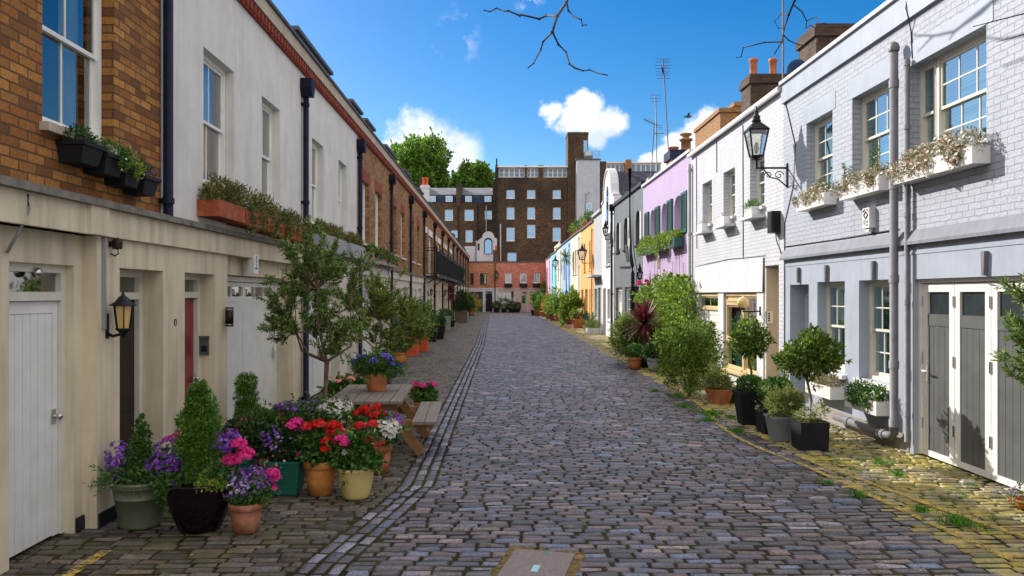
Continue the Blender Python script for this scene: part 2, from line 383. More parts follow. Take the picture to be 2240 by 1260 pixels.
M['glassblue'] = glassmat('sky_tinted_glass', (.12,.22,.30), .42, (.38,.66,.95))  # blue sky reflection put into the gloss and tint colours
M['curtain'] = surf('net_curtain', (.62,.62,.60), (.50,.50,.48), 3, .9, 0, 10, .1)
def blindmat():
    t = NT('slatted_blind'); sp = t.new('ShaderNodeSeparateXYZ'); t.link(t.pos(), sp.inputs[0])
    w = t.math('SINE', t.math('MULTIPLY', sp.outputs[2], 150)); col = t.ramp(w, [(.2,(.03,.07,.075)),(.7,(.16,.23,.24))]); return t.done(col, .6, .3)
M['blind'] = blindmat()
M['brass'] = flat('brass', (.6,.42,.18), .3, .5, 1); M['steel'] = flat('steel', (.55,.55,.55), .3, .5, 1)
M['lampglass'] = flat('amber_lamp_glass', (.62,.42,.14), .15, .6); M['lampclear'] = glassmat('lantern_glass', (.9,.9,.85), .1)
M['roofflat'] = surf('flat_roof_felt', (.10,.10,.11), (.07,.07,.08), 1, .9, .3, 30)
# foliage
M['lf_olive'] = leafmat('olive_leaves', [(.1,(.016,.038,.010)),(.4,(.065,.125,.025)),(.7,(.15,.23,.05)),(.98,(.32,.38,.15))])
M['lf_box'] = leafmat('box_leaves', [(.1,(.010,.035,.006)),(.5,(.035,.10,.014)),(.85,(.09,.19,.03)),(1,(.2,.3,.06))])
M['lf_conifer'] = leafmat('conifer_sprays', [(.1,(.014,.05,.006)),(.5,(.055,.145,.014)),(.85,(.14,.28,.025)),(1,(.25,.38,.05))])
M['lf_green'] = leafmat('green_leaves', [(.1,(.012,.045,.010)),(.5,(.04,.11,.02)),(.85,(.11,.22,.04)),(1,(.2,.32,.07))])
M['lf_yellow'] = leafmat('yellow_green_leaves', [(.1,(.03,.07,.01)),(.5,(.12,.20,.025)),(.85,(.30,.38,.05)),(1,(.45,.46,.10))])
M['lf_orange'] = leafmat('orange_green_leaves', [(.1,(.04,.06,.01)),(.4,(.16,.18,.03)),(.75,(.45,.28,.04)),(1,(.5,.2,.05))])
M['lf_red'] = leafmat('dark_red_blades', [(.1,(.03,.006,.008)),(.6,(.10,.014,.02)),(1,(.20,.05,.04))])
M['lf_dark'] = leafmat('dark_leaves', [(.1,(.008,.025,.008)),(.6,(.025,.065,.015)),(1,(.08,.15,.03))])
M['lf_dry'] = leafmat('dry_reddish_leaves', [(.1,(.04,.07,.015)),(.38,(.10,.15,.04)),(.62,(.28,.15,.09)),(.85,(.40,.34,.24)),(1,(.55,.52,.42))])
M['lf_tree'] = leafmat('plane_tree_leaves', [(.1,(.015,.045,.006)),(.45,(.06,.15,.016)),(.8,(.18,.32,.04)),(1,(.32,.44,.08))], .5)
M['grass'] = leafmat('grass_blades', [(.1,(.02,.07,.008)),(.6,(.06,.20,.015)),(1,(.2,.36,.04))])
def petal(n, a, b): return leafmat(n, [(.15,a),(.9,b)], .25)
M['f_purple'] = petal('purple_petals', (.10,.02,.30), (.34,.12,.60)); M['f_pink'] = petal('magenta_petals', (.55,.01,.16), (.90,.06,.38))
M['f_red'] = petal('red_petals', (.40,.005,.01), (.85,.02,.015)); M['f_white'] = petal('white_petals', (.65,.62,.50), (.85,.85,.82))
M['f_blue'] = petal('blue_petals', (.06,.05,.42), (.22,.20,.75)); M['f_salmon'] = petal('salmon_petals', (.70,.25,.18), (.85,.55,.45))
M['f_maroon'] = petal('maroon_petals', (.18,.01,.015), (.4,.03,.03)); M['f_lilac'] = petal('lilac_petals', (.25,.14,.45), (.5,.38,.7))

M['lf_olive2'] = leafmat('rusty_green_leaves', [(.1,(.02,.035,.01)),(.45,(.07,.085,.02)),(.75,(.16,.15,.035)),(.98,(.30,.20,.07))])
M['lf_olive3'] = leafmat('fresh_olive_leaves', [(.1,(.018,.04,.010)),(.4,(.08,.13,.02)),(.7,(.19,.26,.04)),(.98,(.36,.40,.12))])
M['lf_bay'] = leafmat('bay_leaves', [(.1,(.012,.035,.008)),(.45,(.05,.10,.015)),(.8,(.17,.25,.035)),(1,(.36,.40,.10))], .25, .35)
M['lf_green2'] = leafmat('fresh_green_leaves', [(.1,(.012,.04,.006)),(.42,(.05,.115,.012)),(.75,(.18,.27,.03)),(1,(.38,.44,.08))])
M['lf_yg'] = leafmat('pale_green_leaves', [(.1,(.04,.07,.02)),(.5,(.13,.17,.04)),(.85,(.28,.30,.09)),(1,(.42,.40,.16))])
M['lf_yg2'] = leafmat('bright_green_leaves', [(.1,(.03,.08,.008)),(.5,(.11,.20,.02)),(.85,(.25,.36,.04)),(1,(.42,.45,.08))])
M['lf_teal'] = leafmat('blue_green_leaves', [(.1,(.004,.05,.03)),(.9,(.015,.13,.07))])
M['beigebox'] = surf('beige_planter', (.36,.32,.26), (.30,.26,.2), 5, .6, .1, 20, .3)
M['brown_pl'] = surf('brown_planter', (.14,.10,.08), (.11,.08,.06), 5, .6, .1, 20, .3)

M['ledge'] = st('dirty_blue_grey_ledge', (.22,.24,.28), .6, .5); M['panedark'] = surf('dark_panes', (.020,.028,.032), (.03,.04,.045), 5, .12, 0, 10, .45)
M['glassr'] = glassmat('dull_green_glass', (.55,.72,.70), .03, (.55,.7,.75), .6)  # greener glass with a weaker reflection than the other panes
# ------------------------------------------------------------------ ground
def settmat(name, stops, moss=0.0, mosscol=((.10,.13,.02),(.30,.26,.05)), rough=.48, mscale=1.3):
    t = NT(name); g = t.new('ShaderNodeNewGeometry')
    big = t.noise(.45, 5, .7)
    f = t.math('ADD', t.math('MULTIPLY', g.outputs['Random Per Island'], .78), t.math('MULTIPLY', t.math('SUBTRACT', big, .25), .5))
    col = t.ramp(f, stops)
    sp = t.noise(48, 5, .75); col = t.mix(t.ramp(sp, [(.47,(.0,0,0)),(.60,(.8,.8,.8))]), col, (.016,.014,.018))
    wl = t.noise(9, 4, .6); col = t.mix(t.ramp(wl, [(.55,(0,0,0)),(.8,(.35,.35,.35))]), col, (.30,.28,.29))
    rd = t.new('ShaderNodeTexWhiteNoise', noise_dimensions='1D'); t.link(g.outputs['Random Per Island'], rd.inputs['W'])
    col = t.mix(1.0, col, t.ramp(rd.outputs['Value'], [(0,(.38,.38,.38)),(.6,(.9,.9,.9)),(1,(1.45,1.45,1.45))]), 'MULTIPLY')
    if moss:
        m1 = t.noise(mscale, 6, .68); m2 = t.noise(14, 4, .6)
        mf = t.ramp(t.math('ADD', t.math('MULTIPLY', m1, .8), t.math('MULTIPLY', m2, .35)), [(.60-moss*.12,(0,0,0)),(.70,(1,1,1))])
        mc = t.ramp(t.noise(5,3), [(.35,mosscol[0]),(.7,mosscol[1])])
        col = t.mix(mf, col, mc)
    t.bump(t.noise(30, 5, .7), .8, .01)
    return t.done(col, t.math('ADD', t.math('MULTIPLY', t.noise(17, 4, .7), .5), rough-.2), .7)
S_ROAD = [(.10,(.016,.016,.022)),(.22,(.075,.068,.09)),(.34,(.15,.09,.09)),(.45,(.055,.065,.105)),(.55,(.18,.12,.105)),(.65,(.095,.10,.165)),(.75,(.25,.175,.165)),(.83,(.10,.145,.27)),(.92,(.28,.24,.28)),(1,(.20,.27,.44))]  # the bluer tones carry the cast of skylit shade
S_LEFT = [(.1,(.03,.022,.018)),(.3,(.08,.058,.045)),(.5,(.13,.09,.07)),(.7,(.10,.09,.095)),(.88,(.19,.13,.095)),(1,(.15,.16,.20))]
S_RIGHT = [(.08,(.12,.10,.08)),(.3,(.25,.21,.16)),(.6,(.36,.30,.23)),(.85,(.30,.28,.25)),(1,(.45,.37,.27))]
M['sett'] = settmat('granite_setts', S_ROAD, rough=.29)
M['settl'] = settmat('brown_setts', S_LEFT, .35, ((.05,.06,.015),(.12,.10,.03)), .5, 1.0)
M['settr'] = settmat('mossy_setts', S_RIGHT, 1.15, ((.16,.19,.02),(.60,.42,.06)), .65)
M['gully'] = settmat('gully_pavers', [(.1,(.10,.11,.17)),(.4,(.17,.16,.22)),(.7,(.22,.20,.25)),(1,(.26,.27,.36))])
t = NT('joint_dirt'); n = t.noise(6, 5); n2 = t.noise(.8, 4)
c_ = t.mix(t.ramp(n2, [(.4,(0,0,0)),(.62,(1,1,1))]), t.ramp(n, [(.3,(.012,.010,.008)),(.7,(.05,.034,.02))]), t.ramp(n, [(.3,(.018,.028,.008)),(.7,(.07,.06,.018))]))
t.bump(t.noise(60,4), .6, .01); M['joint'] = t.done(c_, .95, .1)
def gx(y):                                   # centre of the gully strip
    return np.interp(y, [3, 5.2, 6.0, 7.6, 8.4, 32, 66, 90], [-1.42, -1.36, -1.29, -1.0, -.87, -.80, -1.1, -1.2])
def setts(X, Y, LX, LY, h, rot, rg):
    """rounded stone blocks: one island each"""
    n = len(X); c, s = np.cos(rot), np.sin(rot)
    rings = [(.5, -.05), (.495, -.022), (.43, -.007), (.27, 0.0)]
    V = np.zeros((n, 16, 3)); tilt = rg.normal(0, .03, (n,2))
    jit = rg.normal(0, .004, (n,4,2))
    for k, (sc_, dz) in enumerate(rings):
        for q, (i, j) in enumerate(((-1,-1),(1,-1),(1,1),(-1,1))):
            inset = (.5-sc_)
            u = i*(LX/2 - inset*.16) + jit[:,q,0]; v = j*(LY/2 - inset*.16) + jit[:,q,1]
            V[:,k*4+q,0] = X + u*c - v*s; V[:,k*4+q,1] = Y + u*s + v*c
            V[:,k*4+q,2] = h + dz + (u*tilt[:,0] + v*tilt[:,1])
    q = []
    for k in range(3):
        for j in range(4): q.append((k*4+j, k*4+(j+1)%4, (k+1)*4+(j+1)%4, (k+1)*4+j))
    q.append((12,13,14,15)); q = np.array(q)
    Q = (q[None] + (np.arange(n)*16)[:,None,None]).reshape(-1,4)
    return V, Q
MH = (.245, 5.75, .47, .92)     # concrete cover: centre x, centre y, width, length
MHR = math.radians(-13.5)
def make_setts():
    rg = np.random.default_rng(3); X=[];Y=[];LX=[];LY=[];y = 3.6
    while y < YE-.1:
        ly = rg.uniform(.098, .120); x = -3.75 - rg.uniform(0,.2)
        while x < 5.32:
            lx = rg.uniform(.17, .29); X.append(x+lx/2); Y.append(y+ly/2); LX.append(lx-.014); LY.append(ly-.021); x += lx
        y += ly
    X,Y,LX,LY = map(np.array, (X,Y,LX,LY)); n = len(X)
    Y = Y + .035*np.sin(X*1.1+Y*.35) + .006*np.sin(X*5+Y)   # rows are not ruler straight
    g = gx(Y); l = X-LX/2; r = X+LX/2; cut = .182
    # stones are cut to fit against the gully and round the cover
    lft = (X < g) & (r > g-cut); r = np.where(lft, g-cut, r); rgt = (X >= g) & (l < g+cut); l = np.where(rgt, g+cut, l)
    ca, sa = math.cos(MHR), math.sin(MHR)
    def loc(x): dx, dy = x-MH[0], Y-MH[1]; return dx*ca+dy*sa, -dx*sa+dy*ca
    inY = np.abs(loc(X)[1]) < MH[3]/2+.07; hw = MH[2]/2+.055
    e0 = MH[0]-(Y-MH[1])*math.tan(MHR)-hw; e1 = MH[0]-(Y-MH[1])*math.tan(MHR)+hw; mid = (e0+e1)/2
    q = inY & (X < mid) & (r > e0); r = np.where(q, e0, r); q = inY & (X >= mid) & (l < e1); l = np.where(q, e1, l)
    keep = (r-l) > .045; X = (l+r)/2; LX = r-l
    h = rg.normal(0, .0042, n); rot = rg.normal(0, .014, n)
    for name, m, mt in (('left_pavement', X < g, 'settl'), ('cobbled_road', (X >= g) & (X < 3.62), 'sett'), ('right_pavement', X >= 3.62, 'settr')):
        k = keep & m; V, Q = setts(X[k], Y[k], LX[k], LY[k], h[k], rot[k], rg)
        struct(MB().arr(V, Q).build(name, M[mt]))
    # gully: three lengthwise courses of pavers
    X=[];Y=[];R=[];LX=[];LY=[]
    for c in (-.115, 0, .115):
        y = 3.6
        while y < YE-.4:
            l = rg.uniform(.2,.28); xc = gx(y+l/2); a = math.atan2(gx(y+l)-gx(y), l)
            X.append(xc + c); Y.append(y+l/2); R.append(-a); LX.append(.1); LY.append(l-.016); y += l
    X,Y,R,LX,LY = map(np.array, (X,Y,R,LX,LY)); V, Q = setts(X, Y, LX, LY, np.random.default_rng(1).normal(-.006,.002,len(X)), R, rg)
    struct(MB().arr(V, Q).build('gully_strip', M['gully']))
make_setts()
struct(MB().add([(-400,-60,-.016),(400,-60,-.016),(400,900,-.016),(-400,900,-.016)], [(0,1,2,3)]).build('ground', M['joint']))
# yellow lines: worn paint that follows the kerb
def paint():
    t = NT('worn_yellow_paint'); n = t.noise(9, 5, .7); n2 = t.noise(60, 3)
    t.done(t.mix(n2, (.55,.40,.07), (.42,.31,.09)), .7, .2)
    tr = t.new('ShaderNodeBsdfTransparent'); mx = t.new('ShaderNodeMixShader')
    t.link(t.ramp(t.math('ADD', t.math('MULTIPLY', n, .6), t.math('MULTIPLY', n2, .4)), [(.44,(1,1,1)),(.54,(0,0,0))]), mx.inputs[0])
    t.link(t.b.outputs[0], mx.inputs[1]); t.link(tr.outputs[0], mx.inputs[2]); t.link(mx.outputs[0], t.out.inputs[0]); return t.m
M['ypaint'] = paint()
def strip(name, pts, w, z, mt):
    ys = np.array([p[1] for p in pts]); xs = np.array([p[0] for p in pts]); Y = np.arange(ys[0], ys[-1], .15)
    X = np.interp(Y, ys, xs); mb = MB(); rg = np.random.default_rng(5)
    vs = []
    for x, y in zip(X, Y): ww = w/2*rg.uniform(.85,1.12); vs += [(x-ww, y, z), (x+ww, y, z)]
    mb.add(vs, [(2*i,2*i+1,2*i+3,2*i+2) for i in range(len(X)-1)]); return struct(mb.build(name, mt))
strip('yellow_line_left', [(-3.07,3.8),(-3.06,6.35)], .085, .009, M['ypaint'])
strip('yellow_line_left_far', [(-3.05,22),(-3.05,70)], .09, .009, M['ypaint'])
strip('yellow_line_right', [(3.95,4.2),(3.86,5.8),(3.62,8.6),(3.56,9.25),(3.36,10.4),(3.3,11.2),(3.36,12.3),(3.56,13.6),(3.72,16),(3.83,20),(3.9,30),(3.88,60)], .075, .009, M['ypaint'])
M['kerb'] = settmat('pale_kerb', [(.1,(.30,.26,.17)),(.6,(.42,.36,.24)),(1,(.5,.43,.28))], .8, ((.25,.24,.05),(.55,.42,.12)))
strip('kerb_strip', [(4.6,5.4),(4.43,6.1),(4.15,7.2),(3.83,8.9),(3.68,9.8)], .085, .010, M['ypaint'])
# concrete service cover with its two painted marks
def cover():
    t = thing('service_cover', 'square speckled concrete service cover set in the cobbles', 'cover', (MH[0], MH[1], 0), MHR)
    mb = MB(); mb.box(-MH[2]/2, MH[2]/2, -MH[3]/2, MH[3]/2, -.05, .004); s = NT('speckled_concrete')
    n = s.noise(160, 3, .7); n2 = s.noise(4, 4); s.bump(n, .5, .004)
    M['cover'] = s.done(s.mix(n2, s.ramp(n, [(.35,(.08,.065,.06)),(.65,(.40,.33,.30))]), s.ramp(n, [(.35,(.10,.09,.10)),(.65,(.30,.25,.26))])), .8, .2)
    mb.build('slab', M['cover'], t, True)
    a = MB(); a.box(-.01, .035, .40, .44, .0045, .008); a.build('paint_mark', flat('teal_mark', (.06,.25,.22)), t, True)
    a = MB(); a.box(-.02, .03, -.02, .12, .0045, .008); a.build('paint_mark', flat('pale_cyan_mark', (.35,.62,.68)), t, True)
cover()
def sandy():
    rg = np.random.default_rng(4); P = []
    for k in range(48):
        a = 2*math.pi*k/48; c, q = math.cos(a), math.sin(a); m_ = max(abs(c), abs(q)); u = c/m_*(MH[2]/2+rg.uniform(.035,.10)); v = q/m_*(MH[3]/2+rg.uniform(.04,.12))
        P.append((MH[0]+u*math.cos(MHR)-v*math.sin(MHR), MH[1]+u*math.sin(MHR)+v*math.cos(MHR), -.009))
    t = NT('sandy_mortar'); n = t.noise(14, 5, .7); t.bump(t.noise(70,4), .8, .008)
    struct(MB().add(P, [tuple(range(48))]).build('sandy_joint', t.done(t.ramp(n, [(.35,(.05,.055,.015)),(.5,(.16,.11,.045)),(.7,(.30,.20,.09))]), .95, .1)))
sandy()

# ------------------------------------------------------------------ foliage helpers
def unit(v): return v/np.maximum(np.linalg.norm(v, axis=-1, keepdims=True), 1e-9)
def leafquads(P, D, ln, wd, rg, N=None):
    n = len(P); D = unit(D); r = unit(rg.normal(size=(n,3)))
    if N is not None: r = unit(np.cross(D, unit(N + .5*rg.normal(size=(n,3)))))
    else: r = unit(np.cross(D, r))
    up = np.cross(r, D); ln = ln*rg.uniform(.65,1.3,(n,1)); wd = wd*rg.uniform(.7,1.2,(n,1))
    V = np.stack([P, P + D*ln*.5 + r*wd/2 + up*ln*.06, P + D*ln, P + D*ln*.5 - r*wd/2 + up*ln*.06], axis=1)
    return V, np.arange(n*4).reshape(-1,4)
def blob(n, blobs, rg, lo=.55):
    """points and outward normals spread through a union of ellipsoids"""
    w = np.array([b[3]*b[4]*b[5] for b in blobs])**.75; w /= w.sum(); k = rg.choice(len(blobs), n, p=w)
    B = np.array(blobs)[k]; d = unit(rg.normal(size=(n,3))); rr = rg.uniform(lo**2, 1, (n,1))**.5*rg.uniform(.88,1.1,(n,1))
    return B[:,:3] + d*rr*B[:,3:6], d
def clumps(c, r, k, rg, cr=.42):
    """k sub-blobs scattered over an ellipsoid, for an uneven outline"""
    out = []
    for i in range(k):
        d = unit(rg.normal(size=3)); q = rg.uniform(.35,.85); s = rg.uniform(.7,1.25)*cr
        out.append((c[0]+d[0]*r[0]*q, c[1]+d[1]*r[1]*q, c[2]+d[2]*r[2]*q, r[0]*s, r[1]*s, r[2]*s))
    return out
def foliage(n, blobs, ln, wd, rg, lo=.5, up=.3, N=None, z0=.01):
    P, d = blob(n, blobs, rg, lo); P[:,2] = np.maximum(P[:,2], z0); D = unit(d + .8*rg.normal(size=d.shape) + np.array([0,0,up]))
    return leafquads(P, D, ln, wd, rg)
def petals(P, N, r, rg, k=5):
    n = len(P); N = unit(N + .35*rg.normal(size=N.shape)); a = unit(np.cross(N, unit(rg.normal(size=(n,3))))); b = np.cross(N, a)
    out = []
    for i in range(k):
        t = 2*math.pi*i/k; u = a*math.cos(t)+b*math.sin(t); v = -a*math.sin(t)+b*math.cos(t)
        rr = r*rg.uniform(.8,1.15,(n,1))
        out.append(np.stack([P, P+u*rr*.6+v*rr*.38+N*rr*.12, P+u*rr+N*rr*.2, P+u*rr*.6-v*rr*.38+N*rr*.12], axis=1))
    V = np.stack(out, axis=1); return V.reshape(-1,3), np.arange(n*k*4).reshape(-1,4)
def flowers(n, blobs, r, rg, heads=None, hr=.04, up=.4):
    if heads:
        H, d = blob(heads, blobs, rg, .95); q = unit(rg.normal(size=(n,3))); q[:,2] = np.abs(q[:,2])*.7
        k = rg.integers(0, heads, n); P = H[k] + q*hr; N = q
    else:
        P, N = blob(n, blobs, rg, .97)
    P[:,2] = np.maximum(P[:,2], .02)
    return petals(P + N*.012, unit(N + np.array([0,0,up])), r, rg)
def branchy(base, tips, rg, r0, mb, wob=.06, seg=6, n=5):
    for tp in tips:
        a = np.array(base); b = np.array(tp); pts = []; off = rg.normal(0, wob, 3)
        for i in range(seg+1):
            f = i/seg; pts.append(a + (b-a)*f + off*math.sin(f*math.pi) + rg.normal(0, wob*.15, 3)*(0<i<seg))
        mb.tube(pts, [r0*(1-.8*i/seg) for i in range(seg+1)], n)
# pots ---------------------------------------------------------------
def pot(kind, r, h, parent, mt, z0=0):
    mb = MB(); r2 = r*.7
    if kind == 'classic': mb.lathe([(.001,z0),(r2,z0),(r2+(r*.92-r2)*.5,z0+h*.4),(r*.9,z0+h*.76),(r*.9,z0+h*.77),(r,z0+h*.78),(r,z0+h*.99),(r*.97,z0+h),(r*.86,z0+h),(r*.84,z0+h*.86),(.001,z0+h*.86)])
    elif kind == 'ringed': mb.lathe([(.001,z0),(r2,z0),(r2*1.02,z0+h*.06),(r*.86,z0+h*.62),(r*.885,z0+h*.625),(r*.885,z0+h*.65),(r*.87,z0+h*.66),(r*.93,z0+h*.86),(r*.955,z0+h*.865),(r*.955,z0+h*.885),(r*.95,z0+h*.9),(r,z0+h*.93),(r*1.0,z0+h*.99),(r*.93,z0+h),(r*.86,z0+h*.97),(r*.84,z0+h*.9),(.001,z0+h*.9)])
    elif kind == 'bowl': mb.lathe([(.001,z0),(r*.55,z0),(r*.66,z0+h*.08),(r*.86,z0+h*.4),(r*.97,z0+h*.72),(r*.95,z0+h*.93),(r,z0+h*.96),(r*.99,z0+h),(r*.9,z0+h),(r*.87,z0+h*.9),(.001,z0+h*.9)])
    elif kind == 'ribbed':
        p = [(.001,z0),(r*.68,z0)]; k = 8
        for i in range(k):
            a = i/k; b = (i+.5)/k; p += [(r*(.70+.28*a**.8), z0+h*(.05+.9*a)), (r*(.73+.28*b**.8), z0+h*(.05+.9*b))]
        p += [(r*1.0, z0+h), (r*.88, z0+h), (r*.85,z0+h*.88),(.001,z0+h*.88)]; mb.lathe(p)
    elif kind == 'square':
        mb.sq([(.001,z0),(r*.94,z0),(r,z0+h),(r*.9,z0+h),(r*.88,z0+h*.88),(.001,z0+h*.88)])
    elif kind == 'squaretaper':
        mb.sq([(.001,z0),(r*.68,z0),(r*.95,z0+h*.9),(r,z0+h*.9),(r,z0+h),(r*.9,z0+h),(r*.88,z0+h*.86),(.001,z0+h*.86)])
    elif kind == 'slatted':
        p = [(.001,z0),(r*.74,z0)]; k = 14
        for i in range(k):
            a = r*(.76+.2*i/k); p += [(a, z0+h*(.03+.87*i/k)), (a, z0+h*(.03+.87*(i+.6)/k)), (a-.006, z0+h*(.03+.87*(i+.62)/k)), (a-.006, z0+h*(.03+.87*(i+.98)/k))]
        p += [(r,z0+h*.92),(r,z0+h),(r*.9,z0+h),(r*.88,z0+h*.88),(.001,z0+h*.88)]; mb.sq(p)
    o = mb.build('pot', mt, parent, True)
    s = MB()
    q = {'classic':.86,'ringed':.9,'bowl':.9,'ribbed':.88,'square':.88,'squaretaper':.86,'slatted':.88}[kind]
    if kind in ('square','squaretaper','slatted'): s.box(-r*.87, r*.87, -r*.87, r*.87, z0+h*q+.002, z0+h*q+.012)
    else: s.lathe([(.001,z0+h*q+.014),(r*.845,z0+h*q+.004)], n=20)
    s.build('soil', M['soil'], parent, True)
    return o
def sprigs(blobs, n, ln, wd, rg, kl=1.0):
    B = np.array(blobs); k = max(3, n//14); q = rg.integers(0, len(B), k); d = unit(rg.normal(size=(k,3)) + np.array([0,0,.35])); b = B[q]; r = b[:,3:6]
    P0 = b[:,:3] + d*r*.8; L = np.minimum(np.mean(r, 1)*rg.uniform(.35,.95,k), ln*4.5)*kl; f = rg.uniform(0,1,(k,14)); bend = rg.normal(0,.25,(k,3))
    P = P0[:,None] + (d[:,None] + bend[:,None]*f[...,None])*(L[:,None]*f)[...,None]; D = d[:,None] + rg.normal(0,.65,(k,14,3))
    return leafquads(P.reshape(-1,3), D.reshape(-1,3), ln, wd, rg)
def fol(parent, mt, n, blobs, ln, wd, rg, **k):
    V1, Q1 = foliage(int(n*.8), blobs, ln, wd, rg, **k); V2, Q2 = sprigs(blobs, int(n*.3), ln, wd, rg, .25 if mt in (M['lf_conifer'], M['lf_box'], M['lf_dark']) else .7 if mt == M['lf_bay'] else 1.0); V = np.concatenate([V1, V2]); V[:,:,2] = np.maximum(V[:,:,2], k.get('z0', .01)) if k.get('z0', .01) > 0 else V[:,:,2]
    Q = np.arange(len(V)*4).reshape(-1,4); return MB().arr(V, Q).build('foliage', mt, parent, True)
def flo(parent, mt, n, blobs, r, rg, **k):
    V, Q = flowers(int(n*1.25), blobs, r, rg, **k); return MB().arr(V, Q).build('flowers', mt, parent, True)
# ------------------------------------------------------------------ facades
def wall(mb, fr, s0, s1, z0, z1, ops, w=0.0):
    """front skin with real openings and reveals.  ops: (sa, sb, za, zb, depth, arch rise)"""
    ops = [o if len(o) > 5 else (*o, 0) for o in ops if o[1] > s0 and o[0] < s1 and o[3] > z0 and o[2] < z1]
    ops = [(max(a,s0),min(b,s1),max(c,z0),min(d,z1),e,f) for a,b,c,d,e,f in ops]
    S = sorted({s0,s1,*[o[0] for o in ops],*[o[1] for o in ops]}); Zs = sorted({z0,z1,*[o[2] for o in ops],*[o[3] for o in ops]})
    for i in range(len(S)-1):
        for j in range(len(Zs)-1):
            cs, cz = (S[i]+S[i+1])/2, (Zs[j]+Zs[j+1])/2
            if any(o[0] < cs < o[1] and o[2] < cz < o[3] for o in ops): continue
            mb.add([fr(S[i],w,Zs[j]),fr(S[i+1],w,Zs[j]),fr(S[i+1],w,Zs[j+1]),fr(S[i],w,Zs[j+1])], [(0,1,2,3)])
    for a,b,c,d,e,f in ops:
        v = w-e
        q = [[(a,w,c),(a,v,c),(a,v,d),(a,w,d)],[(b,w,c),(b,v,c),(b,v,d),(b,w,d)]]
        if c > .06: q.append([(a,w,c),(b,w,c),(b,v,c),(a,v,c)])
        if not f: q.append([(a,w,d),(b,w,d),(b,v,d),(a,v,d)])
        for k in q: mb.add([fr(*p) for p in k], [(0,1,2,3)])
        if f:
            n = 8; P = [(a+(b-a)*i/n, d-f+f*math.sqrt(max(0,1-(2*i/n-1)**2))) for i in range(n+1)]
            for i in range(n):
                (sa,za),(sb,zb) = P[i],P[i+1]
                mb.add([fr(sa,w,za),fr(sb,w,zb),fr(sb,w,d),fr(sa,w,d)], [(0,1,2,3)])
                mb.add([fr(sa,w,za),fr(sb,w,zb),fr(sb,v,zb),fr(sa,v,za)], [(0,1,2,3)])
def shell(root, fr, s0, s1, z1, mt, depth=7.5, roof='low', rise=1.6, rmat=None, w0=-.32, zb=(0,0)):
    """party walls, back wall, roof"""
    mb = MB()
    for a, zz in ((s0+.01,zb[0]), (s1-.04,zb[1])): mb.fbox(fr, a, a+.03, -.002, -depth, zz, z1-.3)
    mb.fbox(fr, s0+.01, s1-.01, -depth, -depth-.2, 0, z1-.3); mb.build('side_walls', mt, root)
    r = MB(); e = z1-.28; k = (s0+.005, s1-.005)
    if roof == 'flat': r.fbox(fr, k[0], k[1], -.05, -depth, e-.1, e)
    else:
        m = -depth/2
        for a, b in (((w0,e),(m,e+rise)),((m,e+rise),(-depth-.2,e))):
            r.add([fr(k[0],a[0],a[1]),fr(k[1],a[0],a[1]),fr(k[1],b[0],b[1]),fr(k[0],b[0],b[1])], [(0,1,2,3)])
        for q in k: r.add([fr(q,w0,e),fr(q,m,e+rise),fr(q,-depth-.2,e)], [(0,1,2)])
        r.fbox(fr, k[0], k[1], -.02, w0-.05, e-.1, e-.03)
    return r.build('roof', rmat or M['slate'], root)
